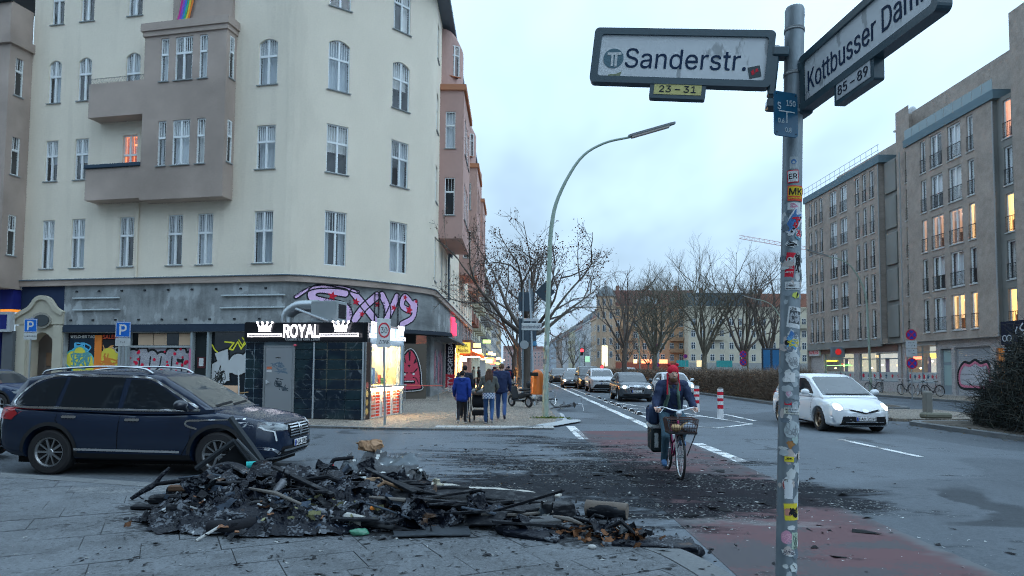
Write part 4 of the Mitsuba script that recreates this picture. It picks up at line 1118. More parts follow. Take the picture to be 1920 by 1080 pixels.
bs('tilewall', rough=.35, tex=proc(whitebrick_c))
kh = [(Y(50.45), Y(46.75), .85, 3.5), (Y(57.2), Y(51.4), .85, 3.1), (Y(63.6), Y(58.0), .85, 3.2), (Y(46.3), Y(45.15), .14, 3.2), (Y(44.8), Y(41.45), .14, 3.25), (Y(40.95), Y(39.95), .14, 3.1)]
sw = wallmesh(Y(66.3), Y(39.9), 0, 3.8, kh, .25); sw.vertices[:, 1] += .35
add(ab + '__shop_wall', RP.bend(sw), 'tilewall')
add(ab + '__soffit', RP.bend(cat(box(Y(66.3), Y(38.6), .0, .4, 3.76, 3.8), box(Y(66.3), Y(53), 0, .1, 3.6, 4.25))), 'panel')
add(ab + '__fascia', RP.bend(cat(box(Y(66.2), Y(51.3), .28, .34, 3.2, 3.7))), (.20, .13, .11))
add(ab + '__fascia', RP.bend(cat(box(Y(50.6), Y(46.6), .22, .34, 3.5, 3.74))), (.42, .42, .41))
glow = {0: (.16, .18, .17), 1: (.20, .21, .20), 2: (.17, .16, .13)}
for i, (a, b, c, d) in enumerate(kh[:3]):
    wn = add(ab + '__shop_window', RP.bend(cat(box(a, a + .07, .5, .6, c, d), box(b - .07, b, .5, .6, c, d), box((a + b) / 2 - .04, (a + b) / 2 + .04, .5, .6, c, d), box(a, b, .5, .6, c, c + .07), box(a, b, .5, .6, d - .5, d - .43))), (.22, .26, .28))
    q = trimesh.Trimesh(A([[a, .55, c], [b, .55, c], [b, .55, d], [a, .55, d]]), A([[0, 1, 2], [0, 2, 3]]), process=False)
    add(wn + '__pane', RP.bend(q), 'glass')
    add(wn + '__interior', RP.bend(cat(box(a, b, 2.2, 2.25, 0, d), box(a, b, .6, 2.2, .0, .05))), (.45, .46, .44), emit=glow[i])
    add(wn + '__frosted_strip', RP.bend(box(a + .07, b - .07, .56, .58, c + .07, c + .75)), (.50, .54, .55))
    for k in range(7):
        x = a + .35 + k * (b - a - .6) / 6
        add(wn + '__decal', RP.bend(tr(upright(prism(star(0, 0, .2) if k % 3 else Point(0, 0).buffer(.17), .004)), M4((x, .545, c + .45)))), [(.55, .03, .06), (.05, .10, .16), (.55, .05, .08)][k % 3])
    for k in range(5):
        x = a + .5 + k * (b - a - .9) / 4
        add(wn + '__lamp', RP.bend(ell((x, 1.2 + .2 * (k % 2), 1.9 + .25 * (k % 3)), (.07, .07, .07), 1)), (.8, .7, .4), emit=(5, 3.2, 1.3))
    add(wn + '__poster', RP.bend(cat(box(a + (b - a) * .62, a + (b - a) * .72, .62, .63, 1.6, 2.7))), (.22, .16, .26))
add(ab + '__neon', RP.bend(box(Y(50.0), Y(49.0), .7, .72, 2.55, 2.75)), (.7, .2, .1), emit=(1.6, .25, .12)); add(ab + '__neon', RP.bend(box(Y(48.0), Y(47.1), .7, .72, 2.6, 2.95)), (.7, .6, .1), emit=(1.5, 1.0, .10))
add(ab + '__neon', RP.bend(box(Y(63.2), Y(61.4), .45, .47, 2.5, 2.62)), (.6, .7, .1), emit=(1.6, 1.3, .05)); add(ab + '__neon', RP.bend(box(Y(63.2), Y(58.8), .45, .47, 2.1, 2.18)), (.1, .7, .1), emit=(.2, 1.6, .15))
add(ab + '__shop_door', RP.bend(cat(box(kh[3][0], kh[3][1], .55, .6, .14, 3.2))), (.22, .27, .30))
for z0_, z1_ in ((.75, 2.1), (2.3, 3.1)):
    add(ab + '__shop_door_pane', RP.bend(box(kh[3][0] + .12, kh[3][1] - .12, .53, .56, z0_, z1_)), 'vg', (.30, .42, .42))
add(ab + '__roller_shutter', RP.bend(cat(*[rbox(kh[4][0], kh[4][1], .50, .55, .14 + k * .13, .265 + k * .13, .015) for k in range(24)])), (.30, .31, .33))
hp = Polygon(smoothpts([(0, .1), (-1.4, .2), (-1.55, 1.1), (-1.0, 1.75), (-.45, 1.7), (.1, 1.9), (.6, 1.7), (1.2, 1.75), (1.5, 1.1), (1.4, .2)], 5, True))
hp = affinity.translate(hp, (kh[4][0] + kh[4][1]) / 2, .5)
for k, (pg, c) in enumerate(((hp, (.42, .42, .45)), (hp.boundary.buffer(.10), (.02, .022, .026)), (hp.buffer(-.14).boundary.buffer(.08), (.55, .18, .26)))):
    add(ab + '__graffiti', RP.bend(upright(prism(pg.intersection(shapely.box(kh[4][0], .14, kh[4][1], 3.2)), .004)), -.494 + .006 * k), c)
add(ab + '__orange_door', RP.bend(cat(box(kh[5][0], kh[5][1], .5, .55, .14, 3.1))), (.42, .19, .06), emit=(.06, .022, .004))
add(ab + '__shop_front', RP.bend(cat(box(Y(39.9), Y(30), .1, .5, 0, 3.9))), (.012, .014, .022))
add(ab + '__fascia', RP.bend(box(Y(39.85), Y(30), -.12, .1, 3.25, 4.6)), (.010, .013, .03))
for z in (3.05, 2.9, 2.7):
    add(ab + '__trim_strip', RP.bend(box(Y(39.85), Y(30), -.02, .1, z, z + .05)), (.35, .4, .44))
inf = unary_union([Point(-.18, 0).buffer(.19).difference(Point(-.18, 0).buffer(.14)), Point(.18, 0).buffer(.19).difference(Point(.18, 0).buffer(.14))])
add(ab + '__lettering', RP.bend(upright(prism(affinity.translate(inf, Y(39.35), 3.62), .02)), .125), (.5, .52, .55))
cl = unary_union([stroke(smoothpts([(-.25, .35), (-.35, .0), (0, -.2), (.35, .05)], 6), .09), stroke(smoothpts([(.2, .55), (.0, .3), (.2, .15), (.5, .3)], 6), .08)])
add(ab + '__lettering', RP.bend(upright(prism(affinity.translate(cl, Y(38.3), 3.85), .02)), .125), (.55, .58, .62))
bx = add(ab + '__box_sign', RP.bend(rbox(Y(59.4), Y(59.2), -1.0, .2, 2.85, 3.75, .03)), (.20, .23, .26))
add(bx + '__emblem', RP.bend(tr(lathe([(.0, 0), (.27, 0), (.27, .02), (0, .02)], 16), M4((Y(59.18), -.4, 3.3), ry=math.pi / 2))), (.55, .03, .03), emit=(.12, .005, .005))
add(ab + '__box_sign', RP.bend(box(Y(66.2), Y(64.0), .1, .3, 3.05, 3.7)), (.5, .50, .50))
add(ab + '__lettering', RP.bend(tr(upright(text('BARRIERE', .32, .01, True)), M4((Y(65.1), .1, 3.38)))), (.5, .05, .06))
dish = thing('roof_mast', 'white dish and mast on the flat roof behind the railing', 'mast')
add(dish + '__mast', tube([(31, 52.3, 18.5), (31, 52.3, 22.2)], .08, 6), (.35, .38, .4)); add(dish + '__dish', ell((30.9, 52.0, 21.6), (.25, .6, .6), 2), (.45, .47, .48)); add(dish + '__platform', box(30, 32, 51.5, 53, 20.5, 20.62), (.35, .38, .4))


# ------------------------------------------------------------------ simpler houses farther off
def house(label, p0, p1, h, depth, floors, cols, col, roof, z0=4.2, dh=3.5, ww=1.25, wh=2.0, mansard=4.5, frame=(.55, .56, .56), balcony=(), ground=None, group=None, skip=(), z1st=None, wcol=(.03, .045, .06)):
    k = thing('town_house', label, 'building', group)
    P = Path([p0, p1]); L = P.L[-1]
    add(k + '__wall', P.bend(cat(box(0, L, 0, depth, 0, h))), col)
    if ground:
        add(k + '__ground_floor', P.bend(box(.05, L - .05, -.06, .0, 0, z0 - .5)), ground)
    add(k + '__cornice', P.bend(cat(box(-.1, L + .1, -.35, .05, h - .35, h))), tuple(min(.6, c * 1.05) for c in col))
    if roof:
        add(k + '__roof', P.bend(loft([A([[s, -.3, h], [s, 1.6, h + mansard], [s, depth - 2, h + mansard + .6], [s, depth, h]]) for s in (0, L)])), roof)
        for j in range(max(1, int(L / 9))):
            add(k + '__chimney', P.bend(box(4 + j * 9, 5 + j * 9, 3.5, 4.5, h + mansard - .3, h + mansard + 1.7)), (.22, .13, .10))
            d_ = add(k + '__dormer', P.bend(box(2.2 + j * 9, 3.8 + j * 9, .1, 2.5, h + .5, h + 2.7)), (.35, .33, .31))
            add(d_ + '__pane', P.bend(box(2.4 + j * 9, 3.6 + j * 9, .05, .1, h + .8, h + 2.4)), 'vg', (.12, .15, .18))
    for f in range(floors):
        for c in range(cols):
            s = (c + .5) * L / cols
            z = z0 + f * dh
            if z + wh > h - .4:
                continue
            w_ = add(k + '__window', P.bend(cat(box(s - ww / 2, s + ww / 2, -.05, .02, z, z + wh))), frame)
            g = .10
            add(w_ + '__pane', P.bend(cat(box(s - ww / 2 + g, s - .06, -.065, -.05, z + g, z + wh * .62), box(s + .06, s + ww / 2 - g, -.065, -.05, z + g, z + wh * .62), box(s - ww / 2 + g, s - .06, -.065, -.05, z + wh * .68, z + wh - g), box(s + .06, s + ww / 2 - g, -.065, -.05, z + wh * .68, z + wh - g))), 'vg', wcol)
    for s, f in balcony:
        z = z0 + f * dh - .9
        add(k + '__balcony', P.bend(cat(box(s - 1.9, s + 1.9, -1.3, 0, z, z + .2), box(s - 1.9, s + 1.9, -1.3, -1.2, z + .2, z + 1.15), box(s - 1.9, s - 1.8, -1.2, 0, z + .2, z + 1.15), box(s + 1.8, s + 1.9, -1.2, 0, z + .2, z + 1.15))), tuple(c * .8 for c in col))
    return k


ORANGE = (.46, .28, .17)
oh = house('orange plastered house with red mansard roof across the square', (28.5, 211), (56, 209), 21.0, 14, 5, 10, ORANGE, (.15, .07, .06), balcony=((7, 1), (7, 2), (7, 3), (22, 1), (22, 2)), ground=(.30, .10, .07), mansard=5.2)
OP = Path([(28.5, 211), (56, 209)])
dz = loft([A([[9 + 8.5 * t, .1 - .0, 21.2 + 3.6 * math.sin(math.pi * t) ** .6] for t in np.linspace(0, 1, 13)] + [[17.5, .1, 21.2], [9, .1, 21.2]]), A([[9 + 8.5 * t, 2.5, 21.2 + 3.6 * math.sin(math.pi * t) ** .6] for t in np.linspace(0, 1, 13)] + [[17.5, 2.5, 21.2], [9, 2.5, 21.2]])])
d_ = add(oh + '__dormer', OP.bend(dz), (.17, .065, .05))
add(d_ + '__pane', OP.bend(cat(*[box(10 + k * 1.1, 10.9 + k * 1.1, .02, .08, 21.6, 21.6 + 2.6 * math.sin(math.pi * (k + .8) / 7.2) ** .5) for k in range(6)])), 'vg', (.45, .50, .54))
tw = [A([[29.2 + 3.0 * math.cos(t), 211.5 + 3.0 * math.sin(t), z] for t in np.linspace(0, 2 * math.pi, 16, endpoint=False)]) for z in (0, 24.0)]
add(oh + '__turret', loft(tw), (.43, .31, .22)); add(oh + '__turret_roof', lathe([(3.3, 0), (2.6, 1.5), (1.2, 3.0), (.1, 3.6)], 16), (.16, .18, .19), M=M4((29.2, 211.5, 24)))
for z in (5, 9, 13, 17, 21):
    for t in (-2.6, -1.9, -1.2):
        w_ = add(oh + '__turret_window', box(-.5, .5, -.06, .06, z, z + 2.1), (.55, .56, .56), M=M4((29.2 + 3.0 * math.cos(t), 211.5 + 3.0 * math.sin(t), 0), rz=t + math.pi / 2))
        add(w_ + '__pane', cat(box(-.4, -.05, -.09, -.06, z + .1, z + 2), box(.05, .4, -.09, -.06, z + .1, z + 2)), 'vg', (.05, .07, .09), M=M4((29.2 + 3.0 * math.cos(t), 211.5 + 3.0 * math.sin(t), 0), rz=t + math.pi / 2))
for k, (x, w) in enumerate(((40.5, 3.0), (45.6, 2.6), (37.2, 1.1))):
    tag(add('lit_shop_sign', rbox(x - w / 2, x + w / 2, 205.6, 205.8, 3.4, 4.6, .05), (.7, .4, .3), emit=(1.1, .26, .08) if k < 2 else (.8, .55, .25)), ['wide glowing orange shop sign under the orange house', 'second glowing orange shop sign further right under the orange house', 'small pale glowing sign left of the orange ones'][k], 'sign')
house('cream plastered house with dark slate roof behind the bare trees', (52, 201), (68.5, 199.6), 20.3, 14, 5, 6, (.48, .43, .34), (.05, .07, .085), balcony=((8, 2), (8, 3)), ground=(.30, .30, .29), mansard=4.2)
house('cream plastered house with red tiled roof right of the slate roof', (69.2, 199.5), (92, 197.5), 20.0, 14, 5, 8, (.50, .45, .35), (.19, .085, .06), balcony=((5, 2), (15, 3)), ground=(.28, .28, .27), mansard=4.2)
for k, (x, w, c) in enumerate(((49, 3.4, (.04, .26, .25)), (61, 4.5, (.04, .24, .23)), (54, 1.8, (.6, .45, .25)))):
    tag(add('shop_fascia', box(x - w / 2, x + w / 2, 196.0, 196.3, 2.4, 4.3), c, emit=tuple(q * .5 for q in c) if k == 2 else None), ['teal shop fascia below the cream houses', 'wide teal shop fascia below the slate roofed house', 'lit yellowish shop window between the teal fascias'][k], 'sign')
# the right side of the street beyond the square
yy, i = 214, 0
RC = [(.46, .34, .24), (.50, .50, .50), (.42, .44, .46), (.48, .44, .32), (.46, .46, .47), (.30, .22, .18), (.30, .33, .36), (.25, .27, .3)]
RL = ['ochre', 'white', 'pale grey', 'yellowish', 'light grey', 'brown', 'blue grey', 'slate grey']
for L_, hh_ in ((34, 19), (30, 19.5), (32, 18), (36, 19), (44, 18.5), (50, 19), (60, 20), (80, 19)):
    house(f'{RL[i]} house in the far right row, number {["one", "two", "three", "four", "five", "six", "seven", "eight"][i]} beyond the square corner', (28.7, yy + L_), (28.7, yy), hh_, 12, 5, max(4, int(L_ / 4)), RC[i], [(.16, .07, .055), (.06, .075, .09), (.15, .07, .06), (.05, .06, .07)][i % 4], mansard=3.5, ww=1.4, wh=2.1, balcony=((L_ * .35, 2), (L_ * .35, 3), (L_ * .7, 1)) if i % 2 else ())
    yy += L_; i += 1
house('pinkish house closing the far end of the street', (-8, 640), (30, 640), 19, 12, 5, 12, (.42, .28, .26), (.15, .08, .07), mansard=3)
# the left row beyond the corner building
yy = 76.5
LC = [(.33, .16, .125), (.52, .49, .38), (.30, .29, .28), (.45, .40, .30), (.40, .38, .36), (.46, .36, .25)]
LLb = ['red brown house with stacked balconies next to the corner building', 'pale cream house with balconies beyond the red brown one', 'grey house in the left row third past the corner', 'ochre house in the left row fourth past the corner', 'grey beige house in the left row fifth past the corner', 'sandy house at the far end of the left row']
for i, L_ in enumerate((24, 26, 28, 40, 60, 120)):
    house(LLb[i], (-5.9, yy), (-5.9, yy + L_), [20, 21, 20, 19, 20, 20][i], 12, 5, int(L_ / 3.2), LC[i], (.10, .07, .06), z0=4.6, mansard=3,
          balcony=[(s, f) for s in np.arange(3, L_ - 2, 7) for f in range(0, 5)] if i < 3 else ((8, 2), (20, 3)), ww=1.2)
    yy += L_
# tower crane far away
cr = thing('tower_crane', 'thin red and white tower crane jib far beyond the roofs', 'crane')
jb = []
for k in range(14):
    t0, t1 = k / 14, (k + 1) / 14
    P0, P1 = A([100.5, 300, 59.8]), A([132, 300, 54.6])
    a, b = P0 + (P1 - P0) * t0, P0 + (P1 - P0) * t1
    jb += [tube([a, b], .11, 4), tube([a + A([0, 0, 1.5]), b + A([0, 0, 1.5])], .09, 4), tube([a, b + A([0, 0, 1.5])], .06, 4), tube([b, b + A([0, 0, 1.5])], .06, 4)]
add(cr + '__jib', cat(*jb), (.42, .14, .12)); add(cr + '__mast', box(131, 132.4, 299.3, 300.7, 0, 62), (.42, .14, .12)); add(cr + '__counter_jib', box(132.4, 141, 299.5, 300.5, 54, 55), (.42, .14, .12))
# the house behind the camera that closes the side street
house('plastered corner house behind the viewpoint across the side street', (-4.6, -1.5), (-40, 6.1), 21, 12, 5, 9, (.20, .18, .155), (.08, .06, .06))
# ------------------------------------------------------------------ trees and hedges
def grow(seed, base, h, r0, fork, limbs, lv, spread=.75, upness=.5, sub=(5, 5, 4), leafy=0, twig=.012, lean=(0, 0), kink=.10, dens=1.0):
    """(trunk mesh, branch mesh, leaf points): trunk up to the fork, limbs that rise and spread, then lv levels of boughs and twigs."""
    q = np.random.default_rng(seed)
    trunk, boughs, leaves = [], [], []

    def branch(p, d, L, ra, rb, n, sides, up):
        pts = [p]; d = d / np.linalg.norm(d)
        for i in range(n):
            d = d + q.normal(0, kink, 3) + A([0, 0, up * .16])
            d /= np.linalg.norm(d)
            pts.append(pts[-1] + d * L / n)
        pts = A(pts)
        return pts, tube(pts, np.linspace(ra, rb, n + 1), sides)
    top = A(base, float) + A([lean[0], lean[1], fork])
    mid = (A(base) + top) / 2 + A([*(q.normal(0, .03, 2) * fork), 0])
    tp = smoothpts([A(base) - A([0, 0, .1]), A(base) + A([0, 0, fork * .12]), mid, top], 3)
    tr_ = np.linspace(1.0, .72, len(tp)) * r0; tr_[0] *= 1.5; tr_[1] *= 1.2
    trunk.append(tube(tp, tr_, 10))

    def rec(pts, L, r, level):
        if level >= lv:
            return
        n = max(2, int(sub[min(level, len(sub) - 1)] * dens))
        for k in range(n):
            t = .25 + .72 * (k + q.random()) / n
            i = t * (len(pts) - 1); a = int(i); b = min(a + 1, len(pts) - 1)
            p = pts[a] + (pts[b] - pts[a]) * (i - a)
            d = pts[b] - pts[a] if b > a else pts[-1] - pts[-2]
            d = d / np.linalg.norm(d)
            s = q.normal(0, 1, 3); s -= d * (s @ d); s /= np.linalg.norm(s)
            ang = q.uniform(.45, 1.05)
            dd = d * math.cos(ang) + s * math.sin(ang) + A([0, 0, .22 * upness])
            l = L * q.uniform(.42, .72) * (1.1 - .45 * t)
            rr = max(r * (.62 - .2 * t), twig)
            pp, m = branch(p, dd, l, rr, max(rr * .35, twig * .6), 4 if level < 1 else 3, 5 if level == 0 else 3, upness)
            boughs.append(m)
            if leafy and level >= 1:
                for x in pp[1:]:
                    leaves.append(x)
            rec(pp, l, rr * .75, level + 1)
    for k in range(limbs):
        a = 2 * math.pi * (k + q.uniform(-.25, .25)) / limbs
        s = spread * q.uniform(.55, 1.2)
        d = A([math.cos(a) * s, math.sin(a) * s, 1.0 * q.uniform(.7, 1.1)])
        L = (h - fork) * q.uniform(.85, 1.12)
        pp, m = branch(top - A([0, 0, q.uniform(0, .12) * fork]), d, L, r0 * q.uniform(.38, .55), max(twig * 1.3, .02), 7, 6, upness)
        trunk.append(m)
        rec(pp, L, r0 * .34, 0)
    return cat(*trunk), cat(*boughs), A(leaves) if leaves else None


bs('bark', rough=.9, tex=proc(lambda p, n, uv: mix((.055, .047, .042), (.145, .122, .105), fbm(p.x * 6 + p.y * 6, p.z * 1.5, p.y * 3, 4))))
bs('bark_olive', rough=.9, tex=proc(lambda p, n, uv: mix((.085, .08, .062), (.19, .17, .13), fbm(p.x * 3, p.z * 1.2, p.y * 3, 3))))


def tree(label, base, *, mat='bark', leafcol=None, leafn=1, leafsize=.07, group=None, **k):
    t = thing('street_tree', label, 'tree', group)
    a, b, lf = grow(base=base, **k)
    add(t + '__trunk', a, mat, smooth=60); add(t + '__branches', b, mat)
    if leafcol is not None and lf is not None:
        q = np.random.default_rng(k['seed'] + 50)
        lf = np.repeat(lf, leafn, 0)
        lf = lf + q.normal(0, .16, lf.shape)
        e1 = q.normal(0, 1, lf.shape); e1 /= np.linalg.norm(e1, axis=1, keepdims=True)
        e2 = np.cross(e1, q.normal(0, 1, lf.shape)); e2 /= np.linalg.norm(e2, axis=1, keepdims=True)
        sz = leafsize * q.uniform(.6, 1.3, (len(lf), 1))
        v = np.stack([lf - e1 * sz, lf + e2 * sz * .7, lf + e1 * sz, lf - e2 * sz * .7], 1).reshape(-1, 3)
        i = np.arange(len(lf))[:, None] * 4
        add(t + '__leaves', trimesh.Trimesh(v, np.vstack([i + A([0, 1, 2]), i + A([0, 2, 3])]), process=False), leafcol)
    return t


tree('broad street tree with withered brown leaves behind the direction signs', (.95, 42, .05), seed=12, h=10.6, r0=.34, fork=3.7, limbs=7, lv=3, spread=1.45, upness=.3, sub=(5, 5, 3), leafy=1, leafcol=(.12, .07, .055), leafn=1, leafsize=.06, kink=.13)
tree('second street tree on the left pavement behind the leafy one', (.6, 60, .05), seed=23, h=10.5, r0=.26, fork=3.6, limbs=5, lv=3, spread=.7, sub=(5, 5, 4), leafy=1, leafcol=(.075, .045, .04), leafn=1, leafsize=.09)
tree('third street tree on the left pavement above the far shop lights', (.4, 78, .05), seed=31, h=10, r0=.25, fork=3.4, limbs=5, lv=3, spread=.7, sub=(5, 4, 4))
tree('farthest street tree on the left pavement', (.2, 100, .05), seed=33, h=10, r0=.25, fork=3.4, limbs=5, lv=3, spread=.7, sub=(5, 4, 3), twig=.02)
tree('bare forked tree rising from the left end of the clipped hedge', (12.6, 76, .1), seed=47, h=11.8, r0=.34, fork=4.2, limbs=6, lv=3, spread=.62, upness=.55, sub=(4, 4, 3), kink=.08, twig=.012)
for i, (x, y, h, sd, l_, m_) in enumerate(((19.5, 93, 12.4, 61, 'tall bare tree with fine olive twigs left of the three big ones', 'bark_olive'), (25.4, 90, 14.0, 62, 'big bare tree with thick trunk and dense twigs, middle of the group', 'bark_olive'), (30.0, 88, 14.0, 63, 'big bare tree with upright forked trunk right of the dense one', 'bark'), (34.4, 92, 13.8, 64, 'bare tree partly hidden behind the signpost', 'bark'), (22.0, 104, 13.6, 66, 'bare tree behind the middle of the group of big trees', 'bark_olive'))):
    tree(l_, (x, y, .1), mat=m_, seed=sd, h=h, r0=.42, fork=3.6, limbs=7, lv=3, spread=.62, upness=.5, sub=(7, 6, 5) if m_ == 'bark_olive' else (5, 5, 4), twig=.0115, kink=.11)
for i, (x, y, h, sd) in enumerate(((21.5, 130, 9, 71), (27, 135, 8.5, 72), (13.5, 150, 10, 73), (14, 190, 11, 74))):
    tree(['small bare tree before the orange house', 'second small bare tree before the orange house', 'bare median tree near the traffic lights', 'distant bare median tree beyond the traffic lights'][i], (x, y, .1), seed=sd, h=h, r0=.2, fork=2.4, limbs=6, lv=2, spread=.7, sub=(6, 5), twig=.025)


def twigs(n, sample, L, w, seed, mat, up=.6, bend=.35, segs=3):
    """thin curved shoots, each a narrow three-sided sprig"""
    q = np.random.default_rng(seed)
    p = sample(q, n)
    d = q.normal(0, 1, (n, 3)); d[:, 2] = np.abs(d[:, 2]) * .7 + up
    d /= np.linalg.norm(d, axis=1, keepdims=True)
    l = L * q.uniform(.5, 1.3, (n, 1)) / segs
    s = np.cross(d, q.normal(0, 1, (n, 3))); s /= np.linalg.norm(s, axis=1, keepdims=True)
    vs = []
    for k in range(segs + 1):
        ww = w * (1 - .75 * k / segs)
        vs += [p - s * ww, p + s * ww]
        d = d + q.normal(0, bend, (n, 3)) - A([0, 0, .12]); d /= np.linalg.norm(d, axis=1, keepdims=True)
        p = p + d * l
    v = np.stack(vs, 1).reshape(-1, 3)
    b = np.arange(n)[:, None] * (2 * segs + 2)
    f = np.vstack([np.vstack([b + A([2 * k, 2 * k + 1, 2 * k + 3]), b + A([2 * k, 2 * k + 3, 2 * k + 2])]) for k in range(segs)])
    return trimesh.Trimesh(v, f, process=False)


hd = thing('clipped_hedge', 'long clipped brown bare hedge on the median strip', 'hedge')
core = trimesh.creation.box((1.1, 84, 1.2)); core = core.subdivide().subdivide().subdivide().subdivide()
core.apply_translation([13.95, 76, .75])
add(hd + '__core', rough(core, .15, .6, 4), (.16, .12, .09))


def hs(q, n):
    y = 33.5 + 84 * q.random(n) ** 1.7
    t = q.random(n)
    face = q.random(n)
    x = np.where(face < .55, 13.2 + .25 * q.random(n), 13.2 + 1.5 * q.random(n))
    z = np.where(face < .55, .1 + 1.45 * q.random(n), 1.15 + .3 * q.random(n))
    y = np.where((face > .9), 33.5 + .4 * q.random(n), y)
    z = np.where(face > .9, .1 + 1.4 * q.random(n), z)
    return np.stack([x, y, z], 1)


for k, c in enumerate(((.20, .145, .105), (.14, .10, .075), (.26, .195, .145), (.10, .08, .065))):
    add(hd + '__twigs', twigs(9000, hs, .5, .011, 90 + k, None), c)
bp_ = thing('brush_thicket', 'dark tangled brush thicket at the kerb on the right', 'bush')
def bsamp(q, n):
    u = q.normal(0, 1, (n, 3)); u /= np.linalg.norm(u, axis=1, keepdims=True)
    u[:, 2] = np.abs(u[:, 2])
    y = 14.2 + u[:, 1] * 7.1
    z = .1 + u[:, 2] * 3.9 * np.clip((22.4 - y) / 2.6, .12, 1) * (.75 + .3 * q.random(n))
    x = 14.9 + u[:, 0] * 2.45
    t = q.random(n) ** .22                                       # shoots stand through the whole bush
    x, y, z = 14.9 + (x - 14.9) * t, 14.2 + (y - 14.2) * (.4 + .6 * t), .1 + (z - .1) * t
    return np.stack([x, y, z], 1)


for k, (c, n, L, w) in enumerate((((.028, .034, .030), 15000, .75, .012), ((.05, .047, .038), 10000, .85, .011), ((.016, .02, .02), 13000, .7, .014), ((.085, .075, .058), 1500, 1.1, .010))):
    add(bp_ + '__twigs', twigs(n, bsamp, L, w, 120 + k, None, up=.35, bend=.45, segs=4), c)
add(bp_ + '__leaves', twigs(5000, bsamp, .12, .035, 140, None, up=.1, bend=.6, segs=1), (.022, .032, .022))
lt = np.random.default_rng(8)
fl_ = []
for k in range(240):
    y = lt.uniform(12, 24); x = 12.3 + abs(lt.normal(0, .35)) * (1 if k % 3 else -.8)
    fl_.append(trimesh.Trimesh(A([x, y, .13 if x > 12.35 else .012]) + lt.normal(0, .045, (3, 3)) * A([1, 1, .25]), A([[0, 1, 2]]), process=False))
tag(add('leaf_litter', cat(*fl_), (.12, .09, .06)), 'dry leaves and paper scraps along the thicket kerb', 'litter', kind='stuff')
gp_ = thing('granite_post', 'short granite post on a mossy block beside the thicket', 'post')
add(gp_ + '__shaft', rbox(-.125, .125, -.125, .125, .1, 1.0, .04), (.17, .165, .15), M=M4((14.2, 23.4, 0)))
add(gp_ + '__block', rbox(-.4, .5, -.22, .22, .1, .28, .05), (.14, .14, .11), M=M4((14.3, 23.2, 0)))
# ------------------------------------------------------------------ vehicles (x forward, y left, z up)
def raycast(mesh, o, d):
    """first hit of the rays o + t d on the mesh (numpy); nan where it misses"""
    tri = np.asarray(mesh.vertices)[np.asarray(mesh.faces)]
    a, e1, e2 = tri[:, 0], tri[:, 1] - tri[:, 0], tri[:, 2] - tri[:, 0]
    h = np.cross(d, e2); det = (e1 * h).sum(1)
    ok = np.abs(det) > 1e-12
    a, e1, e2, h, det = a[ok], e1[ok], e2[ok], h[ok], det[ok]
    out = np.full(len(o), np.nan)
    ax = int(np.argmax(np.abs(d))); oth = [k for k in range(3) if k != ax]
    T3 = np.stack([a, a + e1, a + e2], 1)[:, :, oth]
    lo, hi = T3.min(1) - 1e-6, T3.max(1) + 1e-6
    for i, p in enumerate(o):
        g = np.nonzero((lo[:, 0] <= p[oth[0]]) & (hi[:, 0] >= p[oth[0]]) & (lo[:, 1] <= p[oth[1]]) & (hi[:, 1] >= p[oth[1]]))[0]
        if not len(g):
            continue
        s = p - a[g]
        u = (s * h[g]).sum(1) / det[g]
        q = np.cross(s, e1[g])
        v = (q @ d) / det[g]
        t = (e2[g] * q).sum(1) / det[g]
        m = (u >= -1e-6) & (v >= -1e-6) & (u + v <= 1 + 1e-6) & (t > 1e-6)
        if m.any():
            out[i] = t[m].min()
    return out


def drape(mesh, poly, view, off=.004, size=.07):
    """a flat drawing laid on the mesh. view: 'R' / 'L' = side seen from -y / +y, drawn in (x, z); 'F' / 'B' = front / back, drawn in (y, z); 'T' = top, drawn in (x, y)"""
    out = []
    for g in getattr(poly, 'geoms', [poly]):
        if g.is_empty or g.geom_type != 'Polygon':
            continue
        g = g.segmentize(size)
        b = g.bounds
        v, f = trimesh.creation.triangulate_polygon(g, engine='earcut')
        v3 = np.column_stack([v, np.zeros(len(v))])
        v3, f = trimesh.remesh.subdivide_to_size(v3, f, size * 2.2)
        m = trimesh.Trimesh(v3, f, process=True)
        v, f = m.vertices[:, :2], m.faces
        ax, sg = {'R': (1, -1), 'L': (1, 1), 'F': (0, 1), 'B': (0, -1), 'T': (2, 1)}[view]
        d = np.zeros(3); d[ax] = -sg
        o = np.zeros((len(v), 3))
        oth = [k for k in range(3) if k != ax]
        o[:, oth[0]], o[:, oth[1]] = v[:, 0], v[:, 1]
        o[:, ax] = sg * 8
        t = raycast(mesh, o, d)
        p = o + t[:, None] * d
        p[:, ax] += sg * off
        good = ~np.isnan(t)
        keep = good[f].all(1)
        if keep.any():
            p[~good] = 0
            out.append(trimesh.Trimesh(p, f[keep], process=False))
    return cat(*out) if out else None


def interp(pts, x):
    return np.interp(x, [p[0] for p in pts], [p[1] for p in pts])


def mani(m):
    import manifold3d
    return manifold3d.Manifold(manifold3d.Mesh(np.asarray(m.vertices, np.float32), np.asarray(m.faces, np.uint32)))


def unmani(m):
    q = m.to_mesh()
    return trimesh.Trimesh(q.vert_properties[:, :3], q.tri_verts, process=False)


